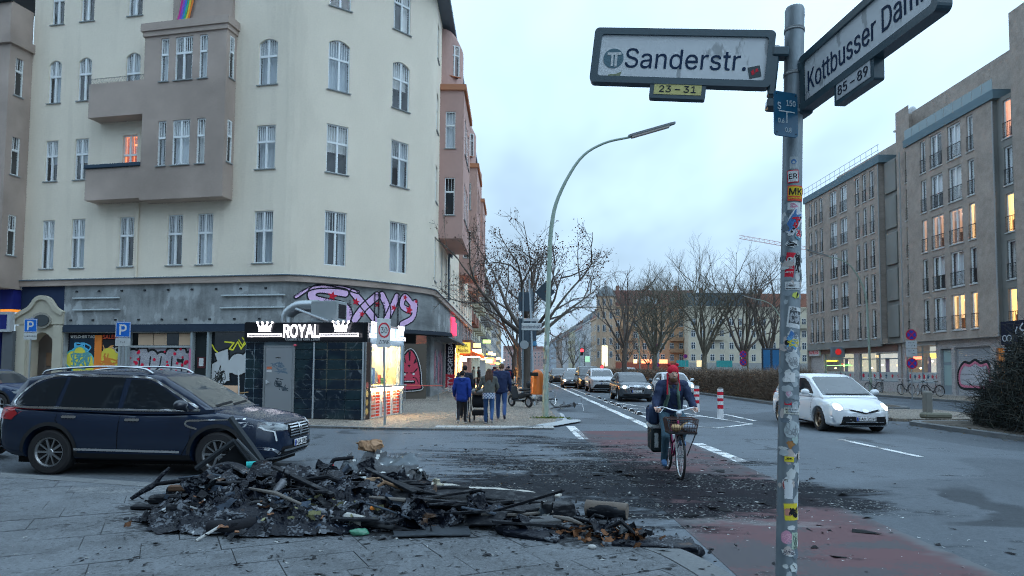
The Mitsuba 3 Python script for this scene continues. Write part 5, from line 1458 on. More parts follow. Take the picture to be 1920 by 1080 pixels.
def wheel(parent, c, r, w, side, rimcol=(.45, .46, .47), spokes=10, rr=.66, dark=(.02, .02, .022), PM=np.eye(4)):
    """tyre, rim and spokes at c; side is +1 when the outside looks to +y"""
    prof = [(r * rr, -w / 2), (r * .9, -w / 2), (r * .985, -w * .38), (r, -w * .2), (r, w * .2), (r * .985, w * .38), (r * .9, w / 2), (r * rr, w / 2)]
    M = PM @ M4(c, rx=-math.pi / 2 * side)
    k = add(parent + '__wheel', lathe(prof + [(r * rr, -w / 2)], 28), 'rubber', M=M, smooth=35)
    R = r * rr
    rim = [lathe([(R, w * .1), (R + .004, w * .46), (R - .015, w * .47), (R - .03, w * .34), (R - .035, w * .1)], 28), lathe([(.0, w * .36), (.045, w * .36), (.06, w * .30), (.06, w * .15)], 12)]
    for i in range(spokes):
        a = 2 * math.pi * i / spokes
        b = box(.04, R - .01, -.012 - .006 * (i % 2), .012 + .006 * (i % 2), w * .20, w * .33)
        rim.append(tr(b, M4(rz=a + (.09 if i % 2 else -.09) * 0)))
    add(k + '__rim', cat(*rim), 'vm', rimcol, M=M)
    add(k + '__brake_disc', lathe([(0, w * .12), (R - .02, w * .12), (R - .02, w * .05), (0, w * .05)], 20), dark, M=M)
    return k


def plate(parent, txt, M):
    k = add(parent + '__number_plate', rbox(-.26, .26, -.006, .006, -.055, .055, .003), (.62, .62, .62), M=M)
    add(k + '__band', box(-.255, -.215, -.009, -.006, -.05, .05), (.02, .06, .35), M=M)
    m = upright(text(txt, .072, .003, True))
    add(k + '__lettering', m, (.02, .02, .025), M=M @ M4((.02, -.006, 0)))


def ringbody(x, w, b, t, tumble=.10):
    h = t - b
    p = [(0, b), (.80 * w, b), (.95 * w, b + .05), (w * .985, b + .16 * h), (w, b + .38 * h), (w, b + .58 * h), (w * (1 - tumble * .25), b + .78 * h), (w * (1 - tumble * .6), b + .92 * h), (w * (1 - tumble * 1.5), b + .985 * h), (w * .55, t + .012), (0, t + .02)]
    q = p + [(-y, z) for y, z in p[-2:0:-1]]
    return A([[x, y, z] for y, z in q])


def ringroof(x, wb, wr, zb, t):
    p = [(0, zb), (wb, zb), (wb * .985 + wr * .015, zb + .06), (wr + (wb - wr) * .25, zb + (t - zb) * .75), (wr + (wb - wr) * .06, zb + (t - zb) * .92), (wr * .93, zb + (t - zb) * .985), (wr * .6, t + .01), (0, t + .018)]
    q = p + [(-y, z) for y, z in p[-2:0:-1]]
    return A([[x, y, z] for y, z in q])


def car(label, loc, rz, sp, col, group=None, plate_txt=None, lights=None, detail=2, zs=(1, 1, 1), tint='darkglass', rimcol=(.45, .46, .47)):
    c = thing(sp.get('name', 'parked_car'), label, sp.get('cat', 'car'), group)
    M = M4(loc, rz=rz, sc=zs)
    ad = lambda k, m, *a, **kw: add(c + '__' + k, m, *a, M=M, **kw) if m is not None else None
    xs = np.array(sorted(set([p[0] for p in sp['top']] + [p[0] for p in sp['w']] + list(np.arange(sp['w'][0][0], sp['w'][-1][0], .16)))))
    body = loft([ringbody(x, interp(sp['w'], x), interp(sp['bot'], x), interp(sp['top'], x)) for x in xs])
    r = sp['r']; W = max(p[1] for p in sp['w'])
    mb = mani(body)
    import manifold3d
    for ax_ in sp['axles']:
        cyl = tr(lathe([(0, -W - .3), (r + .055, -W - .3), (r + .055, W + .3), (0, W + .3)], 36), M4((ax_, 0, r + .01), rx=math.pi / 2))
        cy = mani(cyl)
        if cy.volume() < 0 or cy.is_empty():
            cyl.invert(); cy = mani(cyl)
        inner = mani(box(ax_ - r * .9, ax_ + r * .9, -W + .28, W - .28, .1, 1.2))
        mb = mb - (cy - inner)
    solid = unmani(mb)
    ad('body', solid, 'paint', col, smooth=28)
    rx_ = np.array(sorted(set([p[0] for p in sp['roof']] + list(np.arange(sp['roof'][0][0], sp['roof'][-1][0], .2)))))
    gh = loft([ringroof(x, interp(sp['wb'], x), interp(sp['wr'], x), interp(sp['top'], x) - .03, max(interp(sp['roof'], x), interp(sp['top'], x) - .02)) for x in rx_])
    ad('roof', gh, 'paint', sp.get('roofcol', col), smooth=28)
    whole = cat(body, gh)
    for side, v in ((-1, 'R'), (1, 'L')):
        for i, pg in enumerate(sp['win']):
            ad('side_window', drape(gh, Polygon(pg), v, .006), tint)
        if sp.get('chrome') is not None:
            ad('window_trim', drape(gh, LineString(sp['chrome']).buffer(.017), v, .009), 'chrome')
        if detail > 1:
            for s_ in sp['seams']:
                ad('door_seam', drape(body, LineString(s_).buffer(.006), v, .003, .1), (.004, .004, .005))
            for hx, hz in sp['handles']:
                ad('door_handle', drape(body, LineString([(hx - .10, hz), (hx + .10, hz)]).buffer(.02), v, .022, .06), sp.get('hmat', 'chrome') if not isinstance(sp.get('hmat'), tuple) else sp['hmat'])
            if sp.get('sill'):
                ad('sill_strip', drape(body, LineString(sp['sill']).buffer(.018), v, .008, .12), (.30, .31, .32))
        ad('sill', drape(body, Polygon(sp['clad']), v, .006, .12) if sp.get('clad') else None, (.02, .021, .023))
        if sp.get('arch'):
            for ax_ in sp['axles']:
                arc = Point(ax_, r + .01).buffer(r + .115, quad_segs=10).difference(Point(ax_, r + .01).buffer(r + .055, quad_segs=10)).intersection(shapely.box(ax_ - 1, .24, ax_ + 1, 2))
                ad('arch_trim', drape(body, arc, v, .008, .12), (.025, .026, .028))
        mx, mz = sp['mirror']
        yb = interp(sp['wb'], mx) * side
        mk = ad('mirror', cat(tr(ell((0, 0, 0), (.10, .12, .085), 2), M4((mx, yb + side * .17, mz + .02))), tube([(mx, yb - side * .02, mz - .07), (mx, yb + side * .12, mz - .02)], .03, 6)), 'paint', sp.get('mcol', col), smooth=40)
        if sp.get('rail'):
            pts = [(x, (interp(sp['wr'], x) - .06) * side, interp(sp['roof'], x) + z) for x, z in sp['rail']]
            ad('roof_rail', tube(smoothpts(pts, 4), .02, 6), 'vm', (.55, .57, .58), smooth=60)
    ad('windscreen', drape(gh, Polygon(sp['ws']), 'F', .006), 'screen')
    if sp.get('rw'):
        ad('rear_window', drape(gh, Polygon(sp['rw']), 'B', .006), tint)
    for ax_ in sp['axles']:
        for side in (-1, 1):
            wheel(c, (ax_, side * (interp(sp['w'], ax_) - .125), r), r, .22, side, rimcol, sp.get('spokes', 10), PM=M)
    # front and back
    for s in (-1, 1):
        lt = affinity.scale(Polygon(sp['lamp']), s, 1, origin=(0, 0))
        e = lights
        ad('headlight', drape(whole, lt, 'F', .012, .05), 'vg', (.25, .28, .30) if not e else (.7, .7, .65))
        if e:
            b = Polygon(sp['lamp']).centroid
            pg = affinity.scale(Point(b.x, b.y).buffer(.085), s, 1, origin=(0, 0))
            ad('headlight_bulb', drape(whole, pg, 'F', .03, .06), (.8, .8, .75), emit=e)
        elif detail > 1 and sp.get('drl'):
            ad('headlight_strip', drape(whole, affinity.scale(LineString(sp['drl']).buffer(.012), s, 1, origin=(0, 0)), 'F', .018, .05), (.6, .62, .64))
        if sp.get('tail'):
            ad('tail_light', drape(whole, affinity.scale(Polygon(sp['tail']), s, 1, origin=(0, 0)), 'B', .012, .06), 'vg', (.40, .02, .025))
            if sp.get('tails'):
                ad('tail_light', drape(whole, Polygon(sp['tails']), 'R' if s < 0 else 'L', .010, .06), 'vg', (.30, .015, .02))
        for fl_ in sp.get('fog', []):
            ad('fog_trim', drape(whole, affinity.scale(LineString(fl_).buffer(.02), s, 1, origin=(0, 0)), 'F', .014, .06), 'chrome')
    ad('grille', drape(whole, Polygon(sp['grille']), 'F', .010, .05), (.010, .011, .013))
    for b_ in sp.get('bars', []):
        ad('grille_bar', drape(whole, LineString(b_).buffer(sp.get('barw', .009)), 'F', .022, .05), 'chrome')
    ad('bumper_intake', drape(whole, Polygon(sp['intake']), 'F', .010, .06), (.012, .013, .015))
    for l_ in sp.get('lip', []):
        ad('bumper_lip', drape(whole, LineString(l_).buffer(.018), 'F', .016, .06), 'vm', (.5, .52, .54))
    if sp.get('emblem'):
        em = sp['emblem']
        ad('emblem', drape(whole, em, 'F', .030, .04), 'chrome')
    zc = sp['plz']
    hit = raycast(whole, A([[8, 0, zc]]), A([-1.0, 0, 0]))[0]
    if plate_txt and hit == hit:
        plate(c, plate_txt, M @ M4((8 - hit + .03, 0, zc), rz=math.pi / 2))
    if detail > 1:
        for wp in sp.get('wipers', []):
            ad('wiper', drape(gh, LineString(wp).buffer(.012), 'F', .02, .08), (.01, .01, .011))
    ad('underbody', box(sp['w'][0][0] + .3, sp['w'][-1][0] - .3, -W + .3, W - .3, .16, .34), (.008, .008, .009))
    return c, M, whole


# dark blue-black SUV parked beside the burnt heap
SUV = dict(name='parked_car', r=.362, axles=(-1.353, 1.352), spokes=10,
           w=[(-2.36, .50), (-2.30, .74), (-2.15, .86), (-1.8, .905), (-1.0, .92), (0, .92), (1.0, .92), (1.6, .915), (1.95, .87), (2.15, .76), (2.25, .62), (2.30, .42)],
           top=[(-2.36, .98), (-2.30, 1.08), (-2.0, 1.10), (-1.0, 1.055), (0, 1.02), (1.0, 1.03), (1.25, 1.04), (1.6, 1.0), (1.95, .93), (2.15, .86), (2.25, .80), (2.30, .72)],
           bot=[(-2.36, .62), (-2.25, .38), (-2.0, .27), (-1.5, .23), (1.5, .22), (2.0, .23), (2.2, .27), (2.30, .40)],
           roof=[(-2.28, 1.10), (-2.12, 1.40), (-1.95, 1.57), (-1.5, 1.655), (-.8, 1.685), (-.1, 1.675), (.3, 1.61), (.75, 1.36), (1.25, 1.04)],
           wb=[(-2.28, .70), (-1.9, .84), (-1.2, .875), (.6, .875), (1.25, .80)], wr=[(-2.28, .55), (-1.95, .62), (-1.2, .66), (.1, .66), (.6, .70), (1.25, .76)],
           win=[[(-.20, 1.08), (-.17, 1.54), (.10, 1.53), (.36, 1.42), (.86, 1.10), (.86, 1.07)], [(-1.22, 1.09), (-1.18, 1.57), (-.27, 1.565), (-.28, 1.08)], [(-1.30, 1.10), (-1.24, 1.565), (-1.55, 1.53), (-1.78, 1.42), (-1.98, 1.15), (-1.94, 1.12)]],
           chrome=smoothpts([(1.02, 1.06), (0, 1.055), (-1.2, 1.075), (-2.02, 1.12), (-1.80, 1.45), (-1.55, 1.565), (-1.2, 1.605), (-.2, 1.585), (.12, 1.56), (.40, 1.44), (.98, 1.10)], 5),
           seams=[[(.95, 1.03), (.93, .60), (.80, .36)], [(-.235, 1.05), (-.235, .34)], [(-1.25, 1.06), (-1.27, .88), (-.95, .52), (-.93, .34)], [(.93, .34), (-.93, .34)]],
           handles=[(-.02, .90), (-1.05, .935)], sill=[(-.92, .42), (.75, .40)], clad=[(-.95, .24), (.95, .23), (.92, .35), (-.92, .36)], arch=True,
           mirror=(.82, 1.13), mcol=(.012, .016, .026), rail=[(-1.75, .0), (-1.6, .05), (-.8, .06), (-.1, .05), (.12, .0)],
           ws=[(-.70, 1.10), (.70, 1.10), (.60, 1.585), (-.60, 1.585)], rw=[(-.6, 1.15), (.6, 1.15), (.5, 1.5), (-.5, 1.5)],
           lamp=[(.40, .80), (.46, .73), (.70, .74), (.88, .80), (.84, .89), (.62, .86)], drl=[(.86, .87), (.80, .76), (.72, .72), (.70, .58)],
           tail=[(.45, .98), (.86, .92), (.84, 1.08), (.48, 1.08)], tails=[(-2.36, .90), (-2.0, .88), (-1.92, .98), (-2.02, 1.07), (-2.34, 1.07)],
           grille=[(-.42, .84), (.42, .84), (.46, .76), (.36, .58), (-.36, .58), (-.46, .76)],
           bars=[[(-.40 + k * .01, .63 + k * .045), (.40 - k * .01, .63 + k * .045)] for k in range(5)], intake=[(-.66, .34), (.66, .34), (.58, .47), (-.58, .47)], plz=.50,
           lip=[[(-.75, .29), (.75, .29)], [(-.52, .40), (.52, .40)]], fog=[[(.62, .36), (.74, .44), (.86, .47)]],
           emblem=Polygon([(0, .60), (.075, .72), (0, .84), (-.075, .72)]).difference(Polygon([(0, .66), (.035, .72), (0, .78), (-.035, .72)])), wipers=[[(-.55, 1.12), (.05, 1.16)], [(.0, 1.12), (.6, 1.15)]])
SUVCOL = (.005, .014, .036)
c_, M_, wh_ = car('dark blue black estate SUV parked at the kerb beside the burnt heap', (-5.68, 11.30, 0), math.radians(-3.2), SUV, SUVCOL, plate_txt='B·CA 1082', zs=(.972, 1, .945))
for v in 'RL':
    add(c_ + '__fender_trim', drape(wh_, unary_union([LineString([(1.75, .93), (1.0, .90)]).buffer(.011), LineString(smoothpts([(1.05, .90), (.86, .89), (.86, .82), (1.02, .77)], 4)).buffer(.014)]), v, .008, .08), 'chrome', M=M_)

HYB = dict(name='moving_car', r=.32, axles=(-1.39, 1.39), spokes=5,
           w=[(-2.28, .45), (-2.2, .70), (-2.0, .82), (-1.4, .88), (0, .887), (1.2, .885), (1.7, .86), (2.0, .78), (2.2, .62), (2.32, .40)],
           top=[(-2.28, .95), (-2.0, 1.02), (-1.0, 1.0), (0, .97), (.9, .965), (1.3, .95), (1.7, .86), (2.0, .76), (2.2, .66), (2.32, .56)],
           bot=[(-2.28, .5), (-2.0, .25), (2.0, .17), (2.25, .22), (2.32, .3)],
           roof=[(-2.2, 1.0), (-2.0, 1.36), (-1.7, 1.50), (-.8, 1.575), (0, 1.57), (.35, 1.50), (.9, 1.22), (1.5, .93)],
           wb=[(-2.2, .66), (-1.7, .81), (-.6, .84), (.8, .84), (1.5, .76)], wr=[(-2.2, .50), (-1.5, .58), (0, .62), (.4, .64), (1.5, .74)],
           win=[[(-.25, 1.02), (-.22, 1.45), (.15, 1.45), (.45, 1.34), (1.0, 1.02)], [(-1.2, 1.03), (-1.15, 1.46), (-.3, 1.46), (-.32, 1.02)], [(-1.9, 1.1), (-1.6, 1.40), (-1.25, 1.44), (-1.3, 1.05)]],
           seams=[[(1.0, .95), (.95, .4)], [(-.28, .97), (-.28, .3)], [(-1.2, .98), (-1.1, .5), (-1.0, .3)]], handles=[(-.1, .84), (-1.05, .86)], hmat=(.60, .62, .63),
           mirror=(.9, 1.05), ws=[(-.70, .99), (.70, .99), (.58, 1.50), (-.58, 1.50)], rw=[(-.5, 1.1), (.5, 1.1), (.45, 1.4), (-.45, 1.4)],
           lamp=[(.36, .63), (.56, .62), (.84, .74), (.82, .83), (.6, .74)], tail=[(.4, .85), (.8, .8), (.78, 1.1), (.6, 1.1)], tails=[(-2.26, .80), (-2.0, .82), (-1.9, 1.0), (-2.1, 1.15), (-2.2, 1.1)],
           grille=[(-.42, .66), (0, .575), (.42, .66), (.40, .61), (0, .53), (-.40, .61)], intake=[(-.62, .22), (.62, .22), (.56, .46), (-.56, .46)], plz=.40, bars=[[(-.5, .31), (.5, .31)]],
           fog=[[(.72, .30), (.78, .46)]], emblem=affinity.scale(Point(0, .61).buffer(.055), 1.5, 1), wipers=[[(-.6, 1.02), (0, 1.03)], [(-.05, 1.02), (.6, 1.03)]])
car('white hybrid estate car driving past with lit headlights', (9.42, 20.55, 0), -math.pi / 2, HYB, (.62, .64, .66), plate_txt='B·AX 2180', lights=(9, 8.6, 7.6), rimcol=(.38, .30, .22))
CROSS = dict(name='queueing_car', r=.34, axles=(-1.3, 1.3), spokes=5,
             w=[(-2.1, .5), (-2.0, .75), (-1.7, .87), (0, .895), (1.4, .89), (1.75, .85), (1.98, .72), (2.08, .50)],
             top=[(-2.1, .95), (-1.9, 1.05), (0, 1.0), (.9, 1.0), (1.4, .98), (1.8, .90), (2.0, .82), (2.08, .74)],
             bot=[(-2.1, .5), (-1.9, .28), (1.9, .22), (2.08, .32)],
             roof=[(-2.0, 1.02), (-1.8, 1.36), (-1.4, 1.48), (-.5, 1.51), (.1, 1.48), (.45, 1.34), (1.0, .99)],
             wb=[(-2.0, .7), (-1.5, .82), (.4, .84), (1.0, .78)], wr=[(-2.0, .55), (-1.2, .60), (0, .62), (1.0, .74)],
             win=[[(-.3, 1.04), (-.27, 1.40), (0, 1.40), (.3, 1.3), (.65, 1.04)], [(-1.2, 1.06), (-1.1, 1.40), (-.35, 1.40), (-.38, 1.05)], [(-1.75, 1.1), (-1.5, 1.36), (-1.2, 1.39), (-1.28, 1.08)]],
             seams=[[(.75, .98), (.75, .4)], [(-.33, 1.0), (-.33, .35)]], handles=[(-.15, .9)], hmat=(.05, .055, .06), clad=[(-.95, .26), (.95, .25), (.92, .40), (-.92, .40)], arch=True,
             mirror=(.62, 1.08), ws=[(-.68, 1.03), (.68, 1.03), (.58, 1.43), (-.58, 1.43)], rw=[(-.5, 1.1), (.5, 1.1), (.45, 1.4), (-.45, 1.4)],
             lamp=[(.42, .76), (.50, .68), (.80, .70), (.84, .82), (.46, .84)], tail=[(.4, .85), (.8, .8), (.78, 1.0), (.5, 1.0)],
             grille=[(-.36, .86), (.36, .86), (.42, .72), (.30, .46), (-.30, .46), (-.42, .72)], bars=[[(-.36, .86), (.36, .86), (.42, .72), (.30, .46), (-.30, .46), (-.42, .72), (-.36, .86)], [(-.36, .78), (.36, .78)], [(-.38, .70), (.38, .70)], [(-.36, .64), (.36, .64)]], barw=.012,
             intake=[(-.75, .30), (.75, .30), (.70, .42), (-.70, .42)], plz=.55, emblem=unary_union([Point(x, .79).buffer(.05).difference(Point(x, .79).buffer(.034)) for x in (-.11, -.037, .037, .11)]))
car('dark grey crossover heading the queue with its headlights on', (6.35, 36.7, 0), -math.pi / 2, CROSS, (.045, .055, .065), plate_txt='B·WE 9271', lights=(12, 10.5, 7.5))
BIG = {**CROSS, 'r': .37, 'axles': (-1.45, 1.45),
       'w': [(-2.4, .6), (-2.3, .82), (-1.9, .95), (1.5, .97), (1.95, .93), (2.25, .78), (2.36, .55)], 'top': [(-2.4, 1.0), (-2.2, 1.14), (0, 1.10), (1.2, 1.10), (1.6, 1.07), (2.1, .98), (2.36, .84)],
       'bot': [(-2.4, .55), (-2.1, .3), (2.1, .25), (2.36, .36)], 'roof': [(-2.3, 1.1), (-2.1, 1.5), (-1.6, 1.66), (-.4, 1.70), (.2, 1.66), (.6, 1.5), (1.25, 1.09)],
       'wb': [(-2.3, .8), (-1.6, .9), (.6, .9), (1.25, .84)], 'wr': [(-2.3, .62), (-1.2, .68), (0, .70), (1.25, .80)],
       'win': [[(-.2, 1.14), (-.17, 1.57), (.15, 1.57), (.45, 1.46), (.9, 1.14)], [(-1.3, 1.16), (-1.2, 1.57), (-.26, 1.57), (-.28, 1.15)]], 'ws': [(-.76, 1.13), (.76, 1.13), (.64, 1.60), (-.64, 1.60)], 'rw': None,
       'mirror': (.9, 1.18), 'lamp': [(.44, .84), (.54, .76), (.86, .80), (.90, .92), (.5, .90)], 'grille': [(-.44, .88), (.44, .88), (.42, .76), (-.42, .76)], 'bars': [[(-.43, .79), (.43, .79)], [(-.43, .84), (.43, .84)]], 'intake': [(-.8, .34), (.8, .34), (.6, .60), (-.6, .60)], 'plz': .66, 'emblem': Point(0, .83).buffer(.07).difference(Point(0, .83).buffer(.05)),
       'clad': [(-1.0, .28), (1.0, .27), (.98, .42), (-.98, .42)]}
car('white SUV standing second in the queue', (6.45, 49.8, 0), -math.pi / 2, BIG, (.50, .52, .54), plate_txt='B·VK 318', detail=1)
VAN = {**BIG, 'roof': [(-2.36, 1.1), (-2.3, 1.7), (-1.9, 1.84), (0, 1.88), (.5, 1.84), (.9, 1.6), (1.5, 1.10)], 'ws': [(-.80, 1.14), (.80, 1.14), (.70, 1.76), (-.70, 1.76)], 'wr': [(-2.36, .76), (0, .78), (1.5, .84)], 'win': [[(-.2, 1.16), (-.2, 1.74), (.4, 1.74), (1.1, 1.18)], [(-2.0, 1.18), (-2.0, 1.74), (-.3, 1.74), (-.3, 1.16)]]}
car('black people carrier standing behind the white SUV', (6.35, 57.2, 0), -math.pi / 2, VAN, (.02, .022, .026), detail=1)
SAL = {**CROSS, 'top': [(-2.1, .90), (-1.9, .98), (0, .92), (.9, .92), (1.4, .90), (1.8, .80), (2.0, .72), (2.08, .62)], 'roof': [(-1.95, .96), (-1.2, 1.36), (-.5, 1.45), (0, 1.43), (.4, 1.26), (1.1, .91)], 'wr': [(-1.95, .66), (-1.2, .56), (0, .57), (1.1, .74)],
       'win': [[(-.3, .97), (-.27, 1.35), (0, 1.35), (.3, 1.24), (.7, .97)], [(-1.2, .99), (-1.0, 1.33), (-.35, 1.35), (-.38, .98)]], 'ws': [(-.66, .96), (.66, .96), (.53, 1.38), (-.53, 1.38)], 'lamp': [(.40, .66), (.5, .58), (.82, .62), (.84, .72), (.46, .72)], 'grille': [(-.38, .70), (.38, .70), (.34, .58), (-.34, .58)], 'bars': [[(-.37, .62), (.37, .62)]], 'intake': [(-.7, .26), (.7, .26), (.62, .40), (-.62, .40)], 'plz': .48, 'emblem': Point(0, .65).buffer(.06), 'mirror': (.66, 1.0)}
car('dark grey saloon pulling left of the queue with yellowish headlights', (5.25, 60.5, 0), -math.pi / 2 - .04, SAL, (.06, .07, .08), plate_txt='B·TR 4420', lights=(9, 6.6, 2.6), detail=1)
car('pale SUV fifth in the queue behind the saloon', (6.3, 69, 0), -math.pi / 2, BIG, (.45, .47, .48), detail=1, lights=(4, 3, 1.6))
car('dark estate car sixth in the queue', (5.3, 78, 0), -math.pi / 2, BIG, (.05, .055, .06), detail=1)
car('silver car far back in the queue with bright lights', (6.2, 92, 0), -math.pi / 2, SAL, (.35, .36, .37), detail=1, lights=(14, 11, 7))
car('small distant car with bright lights at the end of the queue', (5.2, 112, 0), -math.pi / 2, SAL, (.2, .2, .2), detail=1, lights=(22, 16, 9))
car('dark car in the second lane far back beside the queue', (9.3, 88, 0), -math.pi / 2, CROSS, (.04, .04, .05), detail=1)
car('white compact car approaching behind the cyclist with lit headlights', (9.35, 39.8, 0), -math.pi / 2, CROSS, (.50, .52, .54), detail=1, lights=(16, 11, 5))
VANW = {**VAN, 'name': 'parked_van', 'cat': 'van'}
car('white van parked beyond the bare forked tree', (16.2, 96, 0), math.pi / 2, VANW, (.55, .57, .58), detail=1)
SMALL = {**CROSS, 'name': 'parked_car'}
car('dark blue hatchback parked across the side street at the left edge', (-18.2, 24.0, 0), math.radians(-12), SMALL, (.012, .03, .075), detail=1)
car('silver car parked behind the dark SUV, only its nose in view', (-10.9, 12.0, 0), math.radians(-6), {**SAL, 'name': 'parked_car'}, (.42, .45, .48), detail=1)
# ------------------------------------------------------------------ bicycles and people
def spokes(r, n, w=.0022):
    return [tube([(0, .015 * (1 if i % 2 else -1), 0), (r * math.cos(2 * math.pi * i / n), 0, r * math.sin(2 * math.pi * i / n))], w, 3) for i in range(n)]


def circ(r, n=32):
    a = np.arange(n) * 2 * np.pi / n
    return np.column_stack([r * np.cos(a), 0 * a, r * np.sin(a)])


def bicycle(label, M, col, group=None, basket=False, detail=True, steer=0.0, name='bicycle', step=True):
    b = thing(name, label, 'bicycle', group)
    n = 36 if detail else 20
    for k, x in enumerate((-.53, .55)):
        Mw = M @ M4((x, 0, .35), rz=steer if k else 0)
        w = add(b + '__wheel', tube(circ(.335, n), .019, 6, True), 'rubber', M=Mw, smooth=50)
        add(w + '__rim', tube(circ(.308, n), .010, 5, True), 'steel', M=Mw, smooth=50)
        add(w + '__spokes', cat(*spokes(.305, 20 if detail else 10, .0022 if detail else .004), tube([(0, -.05, 0), (0, .05, 0)], .022, 7)), 'steel', M=Mw)
        gd = circ(.368, 40)[4 if k else 0:22 if k else 24]
        add(b + '__mudguard', tube(gd, .012, 5), (.03, .03, .034), M=Mw)
    bb = (-.10, 0, .29); st = (-.26, 0, .80); hd1 = (.36, 0, .88); hd0 = (.40, 0, .68)
    fr = [tube([bb, st], .017, 7), tube([bb, (-.53, .05, .35)], .010, 5), tube([bb, (-.53, -.05, .35)], .010, 5), tube([(-.22, .02, .70), (-.53, .05, .35)], .009, 5), tube([(-.22, -.02, .70), (-.53, -.05, .35)], .009, 5), tube([hd1, hd0], .021, 7)]
    fr += [tube(smoothpts([hd0, (.22, 0, .50), (.05, 0, .34), bb], 4), .022, 7)] + ([tube(smoothpts([(.375, 0, .80), (.15, 0, .58), (-.14, 0, .48)], 4), .016, 7)] if step else [tube([hd1, (-.24, 0, .76)], .016, 7)])
    add(b + '__frame', cat(*fr), 'vg', col, M=M, smooth=50)
    fk = [tube(smoothpts([(hd0[0], s * .045, .70), (.46, s * .05, .52), (.55, s * .05, .35)], 4), .012, 6) for s in (-1, 1)] + [tube([(hd0[0], -.05, .70), (hd0[0], .05, .70)], .016, 6)]
    add(b + '__fork', cat(*fk), 'vg', col if not basket else (.5, .5, .5), M=M, smooth=50)
    hb = smoothpts([(.10, -.30, 1.03), (.22, -.31, 1.06), (.33, -.22, 1.08), (.37, -.06, 1.04), (.37, .06, 1.04), (.33, .22, 1.08), (.22, .31, 1.06), (.10, .30, 1.03)], 4)
    add(b + '__handlebar', cat(tube(hb, .012, 7), tube([hd1, (.365, 0, 1.04)], .014, 7)), 'chrome', M=M, smooth=50)
    add(b + '__grip', cat(tube([(.09, -.30, 1.03), (.2, -.309, 1.055)], .018, 7)), 'dark', M=M); add(b + '__grip', cat(tube([(.09, .30, 1.03), (.2, .309, 1.055)], .018, 7)), 'dark', M=M)
    add(b + '__saddle', cat(hull(np.vstack([ell((-.36, .07, .92), (.07, .05, .025), 1).vertices, ell((-.36, -.07, .92), (.07, .05, .025), 1).vertices, ell((-.14, 0, .92), (.05, .025, .02), 1).vertices])), tube([st, (-.28, 0, .90)], .013, 6)), 'dark', M=M, smooth=50)
    add(b + '__crank', cat(tube([(bb[0], -.08, bb[2]), (bb[0] + .02, -.10, bb[2] - .16)], .010, 5), tube([(bb[0], .08, bb[2]), (bb[0] - .02, .10, bb[2] + .16)], .010, 5), rbox(bb[0] - .03, bb[0] + .07, -.19, -.10, bb[2] - .175, bb[2] - .15, .006), rbox(bb[0] - .07, bb[0] + .03, .10, .19, bb[2] + .15, bb[2] + .175, .006), tr(lathe([(0, -.004), (.09, -.004), (.09, .004), (0, .004)], 18), M4((bb[0], -.05, bb[2]), rx=math.pi / 2))), (.12, .12, .13), M=M)
    add(b + '__rear_rack', cat(*[tube([(-.25, s * .06, .74), (-.82, s * .06, .74)], .006, 5) for s in (-1, 0, 1)], *[tube([(-.53, s * .07, .36), (-.7, s * .06, .74)], .006, 5) for s in (-1, 1)]), (.03, .03, .033), M=M)
    if basket:
        add(b + '__front_rack', cat(box(.36, .78, -.20, .20, .705, .725), *[tube([(.55, s * .10, .36), (.74, s * .19, .71)], .008, 5) for s in (-1, 1)], *[tube([(.38, s * .2, .73), (.80, s * .2, .73)], .010, 5) for s in (-1, 1)]), (.02, .02, .023), M=M)
        bars = []
        for z in (.74, .80, .86, .93):
            q = .0 + .25 * (z - .74)
            bars.append(tube([(.37 - q * .1, -.20 - q * .2, z), (.77 + q * .2, -.20 - q * .2, z), (.77 + q * .2, .20 + q * .2, z), (.37 - q * .1, .20 + q * .2, z)], .006 if z < .92 else .011, 4, True))
        for t in np.linspace(-.19, .19, 12):
            bars.append(tube([(.77, t, .74), (.81, t * 1.2, .93)], .004, 3)); bars.append(tube([(.37, t, .74), (.365, t * 1.2, .93)], .004, 3))
        for t in np.linspace(.38, .76, 10):
            for s in (-1, 1):
                bars.append(tube([(t, s * .20, .74), (t, s * .238, .93)], .004, 3))
        add(b + '__basket', cat(*bars), (.09, .055, .05), M=M)
        add(b + '__shopping', cat(rough(ell((.52, .10, .80), (.12, .09, .07), 2), .02, 9), rough(ell((.62, -.08, .79), (.11, .08, .06), 2), .02, 9, 3)), (.40, .27, .14), M=M, smooth=40)
        add(b + '__shopping', rough(ell((.66, .12, .80), (.08, .09, .07), 2), .025, 12, 5), (.30, .34, .40), M=M, smooth=40)
        add(b + '__lamp', cat(tr(lathe([(0, 0), (.04, .01), (.05, .05), (.045, .07), (0, .075)], 12), M4((.40, 0, 1.0), ry=math.pi / 2))), 'chrome', M=M, smooth=40)
        add(b + '__bell', ell((.36, .12, 1.10), (.03, .03, .022), 1), 'chrome', M=M, smooth=60)
        add(b + '__brake_lever', cat(tube([(.33, -.22, 1.06), (.36, -.27, 1.0), (.25, -.31, 1.0)], .006, 5), tube([(.33, .22, 1.06), (.36, .27, 1.0), (.25, .31, 1.0)], .006, 5)), 'chrome', M=M)
    return b


import manifold3d
from manifold3d import Manifold


def ball(p, r):
    return Manifold.sphere(float(r), 14).translate([float(x) for x in p])


def eball(p, r):
    return Manifold.sphere(1.0, 18).scale([float(x) for x in r]).translate([float(x) for x in p])


def limb(*pr):
    return [Manifold.batch_hull([ball(pr[i], pr[i + 1]), ball(pr[i + 2], pr[i + 3])]) for i in range(0, len(pr) - 2, 2)]


def flesh(parts, l=.03, it=8):
    m = Manifold.batch_boolean(parts, manifold3d.OpType.Add).refine_to_length(l)
    t = unmani(m)
    t = trimesh.Trimesh(t.vertices, t.faces, process=True)
    trimesh.smoothing.filter_taubin(t, iterations=it)
    return t


